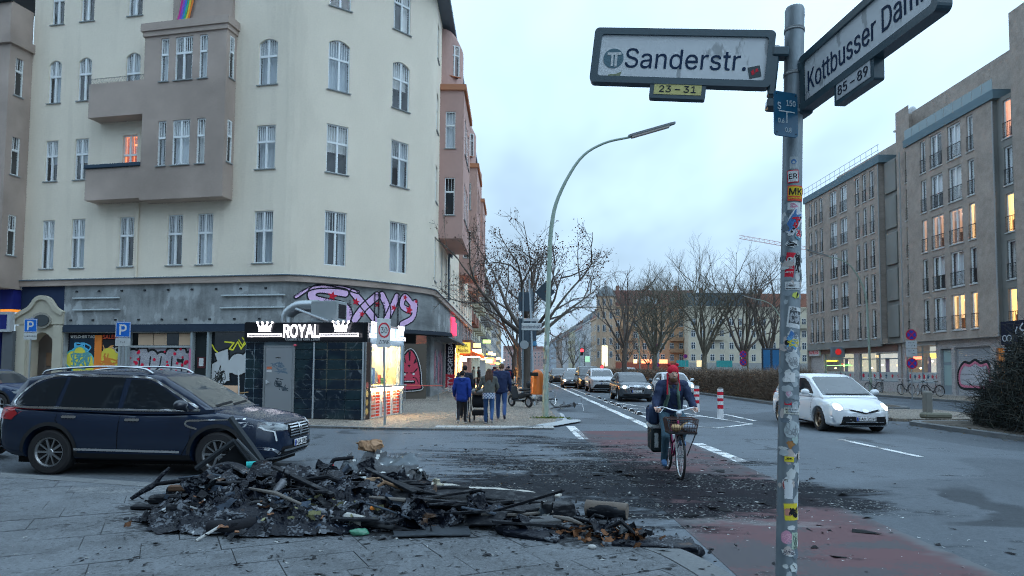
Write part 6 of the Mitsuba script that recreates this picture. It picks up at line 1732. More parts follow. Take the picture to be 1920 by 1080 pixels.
def hand(w, d, nrm, side, curl=.5, s=1.0):
    """palm and five fingers from the wrist w along d; nrm points out of the back of the hand"""
    w, d, nrm = A(w, float), A(d, float), A(nrm, float)
    d /= np.linalg.norm(d); nrm -= d * (nrm @ d); nrm /= np.linalg.norm(nrm)
    x = np.cross(d, nrm) * side                      # towards the thumb
    P = [Manifold.batch_hull([ball(w + x * a * s, .016 * s) for a in (-.018, .018)] + [ball(w + d * .085 * s + x * a * s, .012 * s) for a in (-.034, .034)])]
    for k, (a, L) in enumerate(((.033, .070), (.011, .080), (-.011, .074), (-.032, .058))):
        p = w + d * .088 * s + x * a * s
        dirs = [d * math.cos(c) - nrm * math.sin(c) for c in (curl * .6, curl * 1.5, curl * 2.3)]
        q = [p]
        for dd, f in zip(dirs, (.45, .32, .23)):
            q.append(q[-1] + dd * L * f * s)
        P += limb(q[0], .0095 * s, q[1], .009 * s, q[2], .0085 * s, q[3], .0075 * s)
    t0 = w + d * .025 * s + x * .028 * s
    t1 = t0 + (d * .6 + x * .75 - nrm * .3 * curl) * .038 * s; t2 = t1 + (d * .85 + x * .15 - nrm * .6 * curl) * .034 * s
    P += limb(t0, .012 * s, t1, .011 * s, t2, .009 * s)
    return P


def person(label, M, J, look, group=None, name='person', fine=.03):
    """J: joints in metres (x forward, y left, z up); look: colours and garments."""
    k = thing(name, label, 'person', group)
    J = {a: A(b, float) for a, b in J.items()}
    S = look.get('s', 1.0)
    hc = J['head']; f = A(look.get('face', (1, 0, 0)), float); f /= np.linalg.norm(f); l = np.cross([0, 0, 1.0], f); l /= np.linalg.norm(l); u = np.cross(f, l)
    P = [eball(hc, (.078 * S, .074 * S, .105 * S)), eball(hc + f * .012 * S - u * .055 * S, (.066 * S, .058 * S, .062 * S))]
    P += limb(hc - u * .06 * S - f * .015, .052 * S, J['neck'], .056 * S)
    P += limb(hc + f * .072 * S + u * .012 * S, .009 * S, hc + f * .093 * S - u * .022 * S, .013 * S)                    # nose
    P += limb(hc + f * .062 * S + u * .03 * S + l * .03 * S, .014 * S, hc + f * .062 * S + u * .03 * S - l * .03 * S, .014 * S)    # brow
    P += limb(hc + f * .068 * S - u * .062 * S + l * .018 * S, .012 * S, hc + f * .068 * S - u * .062 * S - l * .018 * S, .012 * S)   # lips
    for s_ in (1, -1):
        P.append(eball(hc + l * .078 * S * s_ - f * .005, (.02 * S, .012 * S, .032 * S)))
    P += limb(J['neck'], .055 * S, J['chest'], .10 * S, J['pelvis'], .11 * S)
    for s_ in 'LR':
        P += limb(J['neck'], .05 * S, J['sh' + s_], .05 * S, J['el' + s_], .038 * S, J['wr' + s_], .027 * S)
        P += limb(J['pelvis'], .10 * S, J['hip' + s_], .08 * S, J['kn' + s_], .05 * S, J['an' + s_], .036 * S, J['to' + s_], .03 * S)
        d = J.get('hd' + s_, J['wr' + s_] - J['el' + s_]); n_ = J.get('hn' + s_, A([0, 1.0 if s_ == 'L' else -1.0, .2]))
        P += hand(J['wr' + s_] + d / np.linalg.norm(d) * .02, d, n_, 1 if s_ == 'L' else -1, look.get('curl', .45), S)
    add(k, flesh(P, fine, 4), look.get('skin', (.42, .25, .18)), M=M, smooth=60, fresh=False)
    # jacket
    r = look.get('bulk', 1.0)
    side = lambda s_: A([0, 1.0 if s_ == 'L' else -1.0, 0])
    ax = J['chest'] - J['pelvis']; ax /= np.linalg.norm(ax)
    T = limb(J['neck'] - ax * .02, .07 * S * r, J['chest'], .125 * S * r)
    for s_ in 'LR':
        T += limb(J['neck'] - ax * .025, .068 * S * r, J['sh' + s_], .072 * S * r)
    for s_ in 'LR':
        o = side(s_)
        T += [Manifold.batch_hull([ball(J['sh' + s_], .062 * S * r), ball(J['chest'] + o * .09 * S, .105 * S * r), ball(J['chest'], .12 * S * r)])]
        T += [Manifold.batch_hull([ball(J['chest'] + o * .07 * S, .11 * S * r), ball(J['chest'] - o * .07 * S, .11 * S * r), ball(J['pelvis'] + o * .075 * S + ax * .03, .105 * S * r), ball(J['pelvis'] - o * .075 * S + ax * .03, .105 * S * r)])]
        T += limb(J['sh' + s_], .066 * S * r, J['el' + s_], .055 * S * r, J['wr' + s_] * .94 + J['el' + s_] * .06, .043 * S * r)
        if look.get('hem'):
            T += [Manifold.batch_hull([ball(J['pelvis'] + o * .08 * S, .10 * S * r), ball(J['pelvis'] - o * .08 * S, .10 * S * r), ball(J['pelvis'] + o * .09 * S - A([0, 0, look['hem']]), .10 * S * r), ball(J['pelvis'] - o * .09 * S - A([0, 0, look['hem']]), .10 * S * r)])]
    jk = rough(flesh(T, fine, 6), .012 * look.get('wrinkle', 1.0), 12, 3)
    add(k + '__jacket', jk, look['jacket'], M=M, smooth=60)
    L = []
    for s_ in 'LR':
        L += limb(J['pelvis'], .105 * S, J['hip' + s_], .098 * S, J['kn' + s_], .066 * S, J['an' + s_] * .97 + J['kn' + s_] * .03, .053 * S)
    add(k + '__trousers', rough(flesh(L, fine, 5), .008, 10, 5), look['trousers'], M=M, smooth=60)
    for s_ in 'LR':
        a, t = J['an' + s_], J['to' + s_]
        dn = A([0, 0, -1.0])
        sh_ = flesh([Manifold.batch_hull([ball(a + (a - t) * .25 + dn * .045, .036 * S), ball(a + dn * .01, .045 * S), ball(t, .036 * S), ball(t + (a - t) * .35 + A([0, 0, .015]), .042 * S)])], .03, 2)
        q = add(k + '__shoe', sh_, look.get('shoes', (.03, .03, .035)), M=M, smooth=60)
        if look.get('sole'):
            so = hull(np.vstack([trimesh.creation.icosphere(1).vertices * A([.042, .042, .012]) * S + p - A([0, 0, .036]) for p in (a + (a - t) * .3 - A([0, 0, .04]), t)]))
            add(q + '__sole', so, look['sole'], M=M, smooth=60)
    fp = lambda a, b, c: hc + f * a * S + l * b * S + u * c * S
    if look.get('hair'):
        H = [eball(fp(-.012, 0, .022), (.086 * S, .084 * S, .098 * S))]
        face_cut = eball(fp(.085, 0, -.045), (.085 * S, .07 * S, .10 * S))
        H = [H[0] - face_cut]
        if look.get('long'):
            for b_, dz in ((-.055, .0), (-.02, -.03), (.02, -.035), (.055, -.01)):
                H += limb(fp(-.05, b_, .01), .045 * S, fp(-.085, b_ * 1.5, -.15), .05 * S, fp(-.10, b_ * 1.6, -.30 + dz), .038 * S, fp(-.10, b_ * 1.3, -.40 + dz), .015 * S)
        add(k + '__hair', rough(flesh(H, .02, 2), .010, 22, 7), look['hair'], M=M, smooth=60)
    for s_ in (1, -1):
        e = add(k + '__eye', ell(fp(.068, .030 * s_, .012), (.012 * S, .013 * S, .009 * S), 1), (.55, .53, .5), M=M, smooth=60)
        add(e + '__pupil', ell(fp(.077, .030 * s_, .012), (.005 * S, .006 * S, .006 * S), 1), (.015, .012, .01), M=M)
    return k, J, fp


# the cyclist
MBK = M4((2.62, 11.08, 0), rz=-math.pi / 2 - .05)
bicycle('magenta step-through bicycle with wire front basket, ridden over the sooty road', MBK, (.30, .015, .10), basket=True)
JC = dict(pelvis=(-.27, 0, 1.0), chest=(-.13, 0, 1.32), neck=(-.08, 0, 1.47), head=(-.02, 0, 1.605), shL=(-.09, .185, 1.42), shR=(-.09, -.185, 1.42), elL=(.0, .285, 1.16), elR=(-.02, -.285, 1.15), wrL=(.12, .305, 1.075), wrR=(.115, -.305, 1.07),
          hdL=A([.9, -.05, -.1]), hdR=A([.9, .05, -.1]), hnL=A([.2, .1, 1.0]), hnR=A([.2, -.1, 1.0]), hipL=(-.26, .10, .96), hipR=(-.26, -.10, .96), knL=(.17, .15, .86), knR=(.09, -.14, .60), anL=(-.08, .14, .52), anR=(-.12, -.14, .20), toL=(.06, .15, .475), toR=(.03, -.15, .155))
cy, JJ, fp = person('bearded cyclist in a red bobble hat and navy jacket riding the magenta bicycle', MBK, JC, dict(face=(1, .10, -.05), jacket=(.022, .034, .075), trousers=(.05, .10, .135), shoes=(.06, .14, .28), skin=(.58, .36, .28), bulk=1.16, curl=.95, hem=.10, wrinkle=2.0), fine=.022)
add(cy + '__beard', rough(flesh([eball(fp(.03, 0, -.085), (.062, .062, .055)) - eball(fp(.10, 0, -.045), (.05, .036, .030)), *limb(fp(.085, .026, -.045), .008, fp(.092, 0, -.04), .008, fp(.085, -.026, -.045), .008)], .012, 2), .006, 30), (.12, .065, .04), M=MBK, smooth=60)
add(cy + '__mouth', ell(fp(.087, 0, -.058), (.008, .024, .008), 1), (.50, .42, .38), M=MBK)
hat = flesh([eball(fp(-.01, 0, .055), (.094, .092, .095)) - eball(fp(.10, 0, -.03), (.08, .075, .075)), *[Manifold.batch_hull([ball(fp(.0, .082 * s, .0), .016), ball(fp(.0, .088 * s, -.09), .012), ball(fp(-.04, .085 * s, -.0), .016)]) for s in (1, -1)]], .014, 3)
add(cy + '__hat', rough(hat, .004, 40), (.50, .018, .04), M=MBK, smooth=60)
for b in (.075, -.06):
    add(cy + '__bobble', rough(ell(fp(-.03, b, .145), (.028, .028, .028), 2), .008, 40), (.45, .015, .035), M=MBK, smooth=60)
add(cy + '__hat_cord', cat(tube([fp(0, -.092, -.08), fp(.03, -.10, -.2), fp(.05, -.105, -.33)], .012, 6)), (.48, .02, .04), M=MBK)
add(cy + '__hat_cord', cat(tube([fp(0, .092, -.08), fp(.03, .10, -.2), fp(.05, .095, -.27)], .012, 6)), (.48, .02, .04), M=MBK)
add(cy + '__scarf', rough(flesh([Manifold.batch_hull([ball(JJ['neck'] + A([.03, s * .05, -.01]), .055), ball(JJ['neck'] + A([.03, s * .05, .035]), .045), ball(JJ['neck'] + A([.055, 0, 0]), .05)]) for s in (1, -1)], .02, 2), .012, 25), (.10, .045, .05), M=MBK, smooth=60)
add(cy + '__vest', rough(flesh([Manifold.batch_hull([ball(JJ['chest'] + A([.075, s * .05, .08]), .055), ball(JJ['pelvis'] + A([.085, s * .06, .04]), .06), ball(JJ['chest'] + A([.085, 0, .02]), .055)]) for s in (1, -1)], .025, 2), .01, 14), (.05, .055, .05), M=MBK, smooth=60)
for s in (1, -1):
    add(cy + '__lapel', rough(flesh([Manifold.batch_hull([ball(JJ['chest'] + A([.10, s * .085, .13]), .025), ball(JJ['pelvis'] + A([.13, s * .12, .03]), .03), ball(JJ['chest'] + A([.13, s * .075, -.05]), .025)])], .025, 1), .006, 14), (.10, .16, .13), M=MBK, smooth=60)
pn = thing('pannier_bag', 'large dark bike bag hanging beside the rear wheel', 'bag')
add(pn + '__pouch', rough(rbox(-.85, -.35, -.30, -.10, .30, .74, .04), .012, 6), (.02, .028, .032), M=MBK, smooth=40)
add(pn + '__flap', rough(rbox(-.87, -.33, -.315, -.08, .68, .78, .03), .012, 6), (.42, .44, .44), M=MBK, smooth=40)
add(pn + '__strip', box(-.36, -.345, -.25, -.19, .38, .62), (.40, .43, .44), M=MBK)
add(pn + '__pouch', rough(rbox(-.80, -.30, -.34, -.16, .74, 1.08, .06), .02, 6), (.022, .04, .085), M=MBK, smooth=40)


def walker(x, y, h=1.72, rz=math.pi / 2, stride=.3, ph=1, z=.05, lean=0.0, arms=.5):
    s = h / 1.75
    J = dict(pelvis=(0, 0, .95), chest=(.02 + lean, 0, 1.28), neck=(.03 + lean, 0, 1.47), head=(.05 + lean, 0, 1.62), shL=(.02 + lean, .19, 1.42), shR=(.02 + lean, -.19, 1.42),
             elL=(-.04 - .1 * arms * ph, .26, 1.14), elR=(-.04 + .1 * arms * ph, -.26, 1.14), wrL=(.06 - .25 * arms * ph, .25, .90), wrR=(.06 + .25 * arms * ph, -.25, .90),
             hipL=(0, .09, .92), hipR=(0, -.09, .92), knL=(.10 + stride * .35 * ph, .10, .50), knR=(.10 - stride * .35 * ph, -.10, .50), anL=(stride * ph, .10, .09 if ph > 0 else .17), anR=(-stride * ph, -.10, .17 if ph > 0 else .09),
             toL=(stride * ph + .15, .11, .05 if ph > 0 else .07), toR=(-stride * ph + .15, -.11, .07 if ph > 0 else .05))
    return M4((x, y, z), rz=rz, sc=s), J


Mw, Jw = walker(-1.44, 19.9, 1.56, stride=.22, ph=-1)
b1, J1, f1 = person('boy in a hooded royal blue winter coat walking away', Mw, Jw, dict(jacket=(.012, .035, .20), trousers=(.015, .016, .02), shoes=(.05, .05, .055), sole=(.6, .6, .6), hair=(.02, .017, .015), bulk=1.18, hem=.12, wrinkle=1.6))
add(b1 + '__hood', rough(flesh([Manifold.batch_hull([ball(J1['neck'] + A([-.07, s * .06, .0]), .06), ball(J1['neck'] + A([-.09, 0, -.08]), .05)]) for s in (1, -1)], .025, 2), .01, 12), (.012, .035, .19), M=Mw, smooth=60)
add(b1 + '__collar', tube(smoothpts([J1['neck'] + A([.05, .09, .02]), J1['neck'] + A([-.08, .08, .04]), J1['neck'] + A([-.10, 0, .03]), J1['neck'] + A([-.08, -.08, .04]), J1['neck'] + A([.05, -.09, .02])], 4), .022, 6), (.36, .36, .37), M=Mw, smooth=60)
for s in (1, -1):
    p0_, p1_, p2_ = J1['hip' + 'LR'[s < 0]] + A([-.0, s * .10, 0]), J1['kn' + 'LR'[s < 0]] + A([0, s * .068, 0]), J1['an' + 'LR'[s < 0]] + A([0, s * .054, .03])
    add(b1 + '__stripe', tube([p0_, p1_, p2_], .012, 5), (.55, .55, .55), M=Mw)
Mw, Jw = walker(-1.50, 21.8, 1.72, stride=.2)
person('figure in a black beanie and black coat walking just ahead of the blue coat', Mw, Jw, dict(jacket=(.015, .018, .03), trousers=(.02, .022, .026), hair=(.012, .012, .014), bulk=1.1, hem=.1))
Mw, Jw = walker(-.66, 19.95, 1.62, stride=.18, ph=1, lean=.04, arms=0)
Jw.update(elR=(.10, -.27, 1.16), wrR=(.36, -.2, 1.03), elL=(.10, .30, 1.14), wrL=(.36, .42, 1.03))
w1, J1, f1 = person('woman with long wavy brown hair, grey cardigan and checked shirt tails', Mw, Jw, dict(jacket=(.085, .09, .085), trousers=(.035, .085, .20), shoes=(.03, .04, .09), sole=(.5, .5, .5), hair=(.075, .04, .028), long=True, bulk=1.08, wrinkle=1.6))
for i in range(4):
    r_ = [A([.015 + .165 * math.cos(t), .2 * math.sin(t), z]) for t in np.linspace(0, 2 * math.pi, 25) for z in (.80 + i * .045, .845 + i * .045)]
    n = 25
    for c in (0, 1):
        f_ = np.vstack([[[2 * j, 2 * j + 1, 2 * j + 3], [2 * j, 2 * j + 3, 2 * j + 2]] for j in range(n - 1) if (j + i) % 2 == c])
        add(w1 + '__shirt_check', trimesh.Trimesh(A(r_), f_, process=False), (.08, .13, .26) if c else (.5, .52, .55), M=Mw)
Mw, Jw = walker(-.32, 21.5, 1.79, stride=.3, ph=1)
person('broad man in a dark navy hoodie and blue jeans walking away', Mw, Jw, dict(jacket=(.016, .026, .07), trousers=(.035, .075, .19), shoes=(.04, .05, .09), hair=(.10, .06, .04), bulk=1.15, hem=.05, wrinkle=1.4))
# stroller
stq = thing('baby_stroller', 'black three-wheeled baby stroller pushed by the woman', 'stroller')
MS = M4((-.98, 20.75, .05), rz=math.pi / 2)
add(stq + '__frame', cat(*[tube(smoothpts([(-.42, s * .24, 1.02), (-.2, s * .25, .75), (.15, s * .24, .40), (.35, s * .2, .16)], 4), .014, 6) for s in (1, -1)], *[tube([(-.30, s * .26, .16), (.05, s * .25, .50)], .013, 6) for s in (1, -1)], tube([(-.42, -.24, 1.02), (-.44, 0, 1.04), (-.42, .24, 1.02)], .016, 6)), (.05, .052, .055), M=MS)
add(stq + '__seat', rough(hull(np.vstack([ell((.0, s * .18, .62), (.12, .04, .20), 1).vertices for s in (1, -1)] + [ell((.25, s * .16, .50), (.08, .04, .06), 1).vertices for s in (1, -1)])), .01, 8), (.018, .02, .025), M=MS, smooth=50)
add(stq + '__hood', rough(hull(np.vstack([ell((-.08, s * .19, .90), (.16, .04, .10), 1).vertices for s in (1, -1)])), .01, 8), (.15, .15, .15), M=MS, smooth=50)
add(stq + '__basket', rbox(-.25, .2, -.2, .2, .2, .36, .03), (.012, .012, .014), M=MS)
for x, s, r_ in ((-.30, 1, .15), (-.30, -1, .15), (.36, 1, .10), (.36, -1, .10)):
    Mq = MS @ M4((x, s * .26 if x < 0 else s * .16, r_))
    wq = add(stq + '__wheel', tube(circ(r_ - .02, 18), .022, 6, True), 'rubber', M=Mq, smooth=50)
    add(wq + '__rim', cat(*spokes(r_ - .03, 6, .008)), (.3, .3, .3), M=Mq)
# people further along
PEOPLE = [(-2.9, 51.5, 1.75, .3, (.28, .26, .22), (.02, .02, .022), (.05, .04, .03), 'figure with a pale jacket and dark trousers standing outside the glowing shop'),
          (-2.55, 53.5, 1.74, 2.9, (.02, .02, .024), (.03, .025, .026), (.02, .018, .015), 'figure in a black coat standing right of the pale jacket'),
          (-.95, 38, 1.72, 1.57, (.10, .025, .035), (.03, .03, .035), (.07, .015, .02), 'figure in a maroon coat and cap between the woman and the broad man'),
          (-.2, 44, 1.78, 1.57, (.018, .025, .05), (.03, .03, .04), (.02, .03, .06), 'figure in a dark cap with a red bag ahead of the broad man'),
          (.42, 62, 1.78, -1.57, (.015, .016, .022), (.07, .14, .26), (.06, .045, .035), 'man in a black jacket and pale jeans walking towards us'),
          (1.1, 66, 1.75, -1.57, (.02, .02, .03), (.02, .022, .028), (.03, .02, .018), 'dark clothed figure right of the man in pale jeans'),
          (-1.6, 74, 1.75, 1.57, (.05, .05, .07), (.03, .03, .04), (.03, .02, .02), 'grey coated figure far down the pavement'),
          (-.6, 84, 1.75, 1.57, (.12, .05, .04), (.03, .03, .04), (.03, .02, .02), 'rust coated figure far down the pavement'),
          (-2.4, 90, 1.75, -1.57, (.03, .05, .08), (.03, .03, .04), (.03, .02, .02), 'blue coated figure far down the pavement')]
for i, (x, y, h, rz, jc, tc, hc_, lb) in enumerate(PEOPLE):
    Mw, Jw = walker(x, y, h, rz=rz, stride=.08 if i < 2 else .24, ph=1 if i % 2 else -1)
    k_, J_, f_ = person(lb, Mw, Jw, dict(jacket=jc, trousers=tc, hair=hc_, bulk=1.1, hem=.1, shoes=(.05, .04, .03)), fine=.05)
    if i == 3:
        add(k_ + '__bag', rough(rbox(-.30, -.13, -.16, .16, 1.02, 1.4, .05), .01, 8), (.35, .03, .04), M=Mw, smooth=50)

# parked two-wheelers
for (x, y, rz, c, lb) in ((26.2, 45.4, 2.9, (.02, .03, .05), 'dark bicycle leaning left of the no-stopping sign'), (25.9, 43.4, .6, (.30, .33, .36), 'silver bicycle leaning under the no-stopping sign'), (26.1, 42.4, 2.7, (.03, .03, .04), 'black bicycle right of the no-stopping sign'),
                          (26.6, 50.2, 2.8, (.05, .07, .10), 'dark bicycle parked behind the lamp post across the street'), (26.5, 49.1, .5, (.03, .03, .035), 'black bicycle parked right of the lamp post across the street')):
    bicycle(lb, M4((x, y, .12), rz=rz + 1.57 - .9, rx=.08), c, group='bicycles parked before the shop windows', detail=False)
bicycle('bicycle lying on its side beyond the orange bin', M4((1.1, 31.5, .12), rz=.6, rx=1.35), (.06, .06, .07), detail=False, step=False)
bicycle('dark bicycle lying on the kerb right of the lamp post', M4((1.75, 27.6, .10), rz=1.2, rx=1.4), (.03, .03, .035), detail=False, step=False)
ms = thing('motor_scooter', 'black motor scooter parked on mossy cobbles beside the orange bin', 'motor scooter')
MM = M4((.38, 28.8, .05), rz=math.radians(128), rx=-.08, sc=.92)
for x in (-.62, .62):
    w = add(ms + '__wheel', tube(circ(.20, 24), .055, 8, True), 'rubber', M=MM @ M4((x, 0, .255)), smooth=60)
    add(w + '__rim', tr(lathe([(0, -.03), (.16, -.03), (.16, .03), (0, .03)], 16), M4((x, 0, .255), rx=math.pi / 2)), (.30, .30, .31), M=MM)
BL = (.016, .018, .022)
add(ms + '__body', rough(hull(np.vstack([ell((-.62, s * .13, .62), (.28, .06, .10), 1).vertices for s in (1, -1)] + [ell((-.15, s * .14, .50), (.1, .05, .12), 1).vertices for s in (1, -1)])), .006, 6), 'vg', BL, M=MM, smooth=50)
add(ms + '__floor', rbox(-.3, .35, -.15, .15, .26, .34, .03), 'vg', BL, M=MM)
add(ms + '__leg_shield', hull(np.vstack([ell((.36, s * .17, .40), (.04, .04, .08), 1).vertices for s in (1, -1)] + [ell((.44, s * .15, .90), (.05, .05, .06), 1).vertices for s in (1, -1)] + [ell((.55, 0, .62), (.06, .05, .12), 1).vertices])), 'vg', BL, M=MM, smooth=50)
add(ms + '__mudguard', hull(np.vstack([ell((.62, 0, .46), (.22, .08, .05), 1).vertices, ell((.52, 0, .56), (.06, .07, .05), 1).vertices])), 'vg', BL, M=MM, smooth=50)
add(ms + '__seat', hull(np.vstack([ell((-.70, 0, .82), (.16, .13, .05), 1).vertices, ell((-.1, 0, .78), (.12, .12, .05), 1).vertices])), 'dark', M=MM, smooth=50)
add(ms + '__handlebar', cat(tube(smoothpts([(.36, -.34, 1.03), (.44, -.15, 1.05), (.45, .15, 1.05), (.36, .34, 1.03)], 4), .018, 7), ell((.47, 0, 1.05), (.09, .13, .09), 2)), 'vg', BL, M=MM, smooth=50)
for s in (1, -1):
    add(ms + '__mirror', cat(tube([(.42, s * .2, 1.06), (.40, s * .3, 1.25)], .008, 5), ell((.40, s * .33, 1.28), (.02, .06, .04), 1)), 'vg', BL, M=MM, smooth=50)
add(ms + '__top_case', rbox(-1.05, -.7, -.2, .2, .9, 1.2, .06), 'vg', BL, M=MM, smooth=50)
add(ms + '__number_plate', box(-1.02, -1.01, -.10, .10, .50, .70), (.55, .56, .56), M=MM)
add(ms + '__tail_light', ell((-.93, 0, .66), (.03, .1, .03), 1), (.45, .04, .04), M=MM)
add(ms + '__exhaust', tube([(-.2, -.16, .28), (-.5, -.2, .3), (-.85, -.2, .34)], [.03, .05, .06], 8), (.10, .10, .10), M=MM, smooth=50)
# ------------------------------------------------------------------ the burnt heap
def char_c(p, n, uv):
    a = fbm(p.x * 7, p.y * 7, p.z * 7, 4)
    b = noise(p.x * 60, p.y * 60, p.z * 60)
    c = fbm(p.x * 24, p.y * 24, p.z * 24, 3)
    ash = smoothstep(.60, .70, a + .5 * (c - .5) + .5 * (b - .5))
    col = mix((.0035, .0055, .011), (.17, .19, .215), ash * .55)
    return mix(col, (.10, .055, .03), smoothstep(.68, .78, fbm(p.x * 5 + 3, p.y * 5, p.z * 5 + 9, 3)) * .7)


bs('char', rough=.42, spec=.22, tex=proc(char_c), bump=proc(lambda p, n, uv: fbm(p.x * 30, p.y * 30, p.z * 30, 3), 3e-3), bscale=.02)
bs('charwood', rough=.6, spec=.2, tex=proc(lambda p, n, uv: mix((.005, .0065, .010), (.045, .048, .052), smoothstep(.5, .75, fbm(p.x * 12 + p.y * 3, p.y * 12, p.z * 30, 4)))))
bs('foil', rough=.35, spec=.5, tex=proc(lambda p, n, uv: mix(mix((.05, .068, .082), (.008, .010, .014), smoothstep(.38, .56, fbm(p.x * 4, p.y * 4, p.z * 6, 4))), (.42, .44, .43), smoothstep(.63, .68, fbm(p.x * 14, p.y * 11, p.z * 11, 4)))))
hq = np.random.default_rng(77)
LUMPS = [(-2.9, 7.6, .85, .75, .30), (-2.1, 7.3, .9, .65, .27), (-1.5, 7.7, .8, .8, .22), (-2.6, 8.4, .9, .6, .26), (-3.0, 6.95, .55, .4, .16), (-1.7, 8.6, .8, .55, .25), (-.7, 7.5, .8, .5, .13), (.2, 7.1, .7, .4, .08), (.9, 6.55, .5, .25, .08), (-2.2, 6.75, .6, .32, .16), (1.35, 6.4, .45, .22, .05), (-3.5, 8.3, .5, .5, .14), (-3.2, 9.3, .6, .5, .22)]


def heap(x, y):
    z = np.zeros_like(x)
    for cx, cy, rx, ry, h in LUMPS:
        z = np.maximum(z, 0) + h * np.exp(-((x - cx) / rx)**2 - ((y - cy) / ry)**2)
    return np.minimum(z * .62, .24)


def ground_z(x, y):
    return .1 if NEAR.contains(Point(x, y)) else .0


gx, gy = np.meshgrid(np.arange(-4.4, 2.0, .028), np.arange(5.9, 10.3, .028))
P3 = np.stack([gx, gy, gx * 0], -1)
hz = heap(gx, gy)
nz = (meshkit.fbm(P3 * 3.2, 4, 2) - .5) * .30 + (np.abs(meshkit.fbm(P3 * 9, 3, 5) - .5) - .15) * .42 + (meshkit.noise(P3 * 22, 8) - .5) * .10
zz = hz * (1 + 1.9 * nz) + nz * np.clip(hz * 5, 0, 1) * .55
base = np.where(gy < np.interp(gx, NK[:, 0], NK[:, 1]), .1, .0)
keep = hz > .035 + .03 * meshkit.noise(P3 * 7, 4)
idx = -np.ones(gx.shape, int); idx[keep] = np.arange(keep.sum())
a, b, c, d = idx[:-1, :-1], idx[:-1, 1:], idx[1:, 1:], idx[1:, :-1]
ok = (a >= 0) & (b >= 0) & (c >= 0) & (d >= 0)
fm = np.vstack([np.stack([a[ok], b[ok], c[ok]], 1), np.stack([a[ok], c[ok], d[ok]], 1)])
edge = np.clip((hz - .035) / .05, 0, 1)
vm = np.column_stack([gx[keep], gy[keep], (base + .004 + zz * edge)[keep]])
bh = thing('burnt_heap', 'long low black heap of charred rubbish, strips and sheets over the kerb', 'debris heap')
tag(add(bh + '__mound', trimesh.Trimesh(vm, fm, process=False), 'char', smooth=True), kind='stuff')


def surf(x, y):
    return float(np.interp(0, [0], [0]) + heap(A([x]), A([y]))[0]) + ground_z(x, y)


# scraps, each with its own bend
def scraps(n, size, seed, region, lift=.02):
    q = np.random.default_rng(seed)
    out = []
    while len(out) < n:
        k = q.integers(0, len(LUMPS)); cx, cy, rx, ry, h = LUMPS[k]
        x, y = cx + q.normal(0, .62) * rx, cy + q.normal(0, .62) * ry
        if not region(x, y):
            continue
        s = size * q.uniform(.4, 1.5)
        e = q.normal(0, 1, 3) * A([1, 1, .35]); e /= np.linalg.norm(e)
        g = np.cross(e, q.normal(0, 1, 3) * A([.6, .6, 1])); g /= np.linalg.norm(g)
        m_ = np.cross(e, g)
        ww = s * q.uniform(.25, .8)
        c0 = A([x, y, surf(x, y) + q.uniform(0, lift * 2)])
        rows = [c0 + e * s * t + m_ * s * .25 * math.sin(3 * t + k) * q.uniform(.3, 1) for t in (-1, -.3, .3, 1)]
        v = np.vstack([[r - g * ww * q.uniform(.5, 1), r + g * ww * q.uniform(.5, 1)] for r in rows])
        v = np.vstack([v, v + m_ * .006])
        f = []
        for t in range(3):
            i = 2 * t
            f += [[i, i + 1, i + 3], [i, i + 3, i + 2], [i + 8, i + 11, i + 9], [i + 8, i + 10, i + 11]]
        out.append(trimesh.Trimesh(v, A(f), process=False))
    return cat(*out)


# the larger pieces of the heap: crumpled sheets, melted lumps and long strips, mostly lying along it
hp9 = np.random.default_rng(505)
for k in range(64):
    x = hp9.uniform(-3.5, -.4) if k % 5 else hp9.uniform(-.4, 1.2)
    y = np.interp(x, [-3.5, -2, 0, 1.2], [7.9, 7.5, 7.1, 6.5]) + hp9.normal(0, .38 if x < -.4 else .18)
    z = surf(x, y)
    s_ = hp9.uniform(.10, .25) * (1 if x < -.4 else .7)
    u, w = np.meshgrid(np.linspace(-1, 1, 11), np.linspace(-1, 1, 8))
    P = np.stack([u * s_ * hp9.uniform(.9, 1.7), w * s_ * hp9.uniform(.45, .9), 0 * u], -1)
    nn = P * 7 + k * 3.1
    P = P + np.stack([meshkit.fbm(nn, 3, 1) - .5, meshkit.fbm(nn, 3, 2) - .5, (meshkit.fbm(nn, 3, 3) - .5) * 2.4], -1) * s_ * .9
    i = (np.arange(7)[:, None] * 11 + np.arange(10)[None]).ravel()
    f = np.vstack([np.stack([i, i + 1, i + 12], 1), np.stack([i, i + 12, i + 11], 1)])
    f = f[~((f // 3 * 7 + k) % 13 == 0).any(1)] if k % 2 else f
    v = P.reshape(-1, 3)
    sh9 = cat(trimesh.Trimesh(v, f, process=False), trimesh.Trimesh(v - A([0, 0, .008]), f[:, ::-1], process=False))
    add(bh + '__sheet', sh9, 'char' if k % 4 else ((.03, .042, .06) if k % 8 else 'foil'), M=M4((x, y, z + .05), rz=hp9.uniform(0, 6.3), ry=hp9.normal(0, .35), rx=hp9.normal(0, .45)), smooth=35)
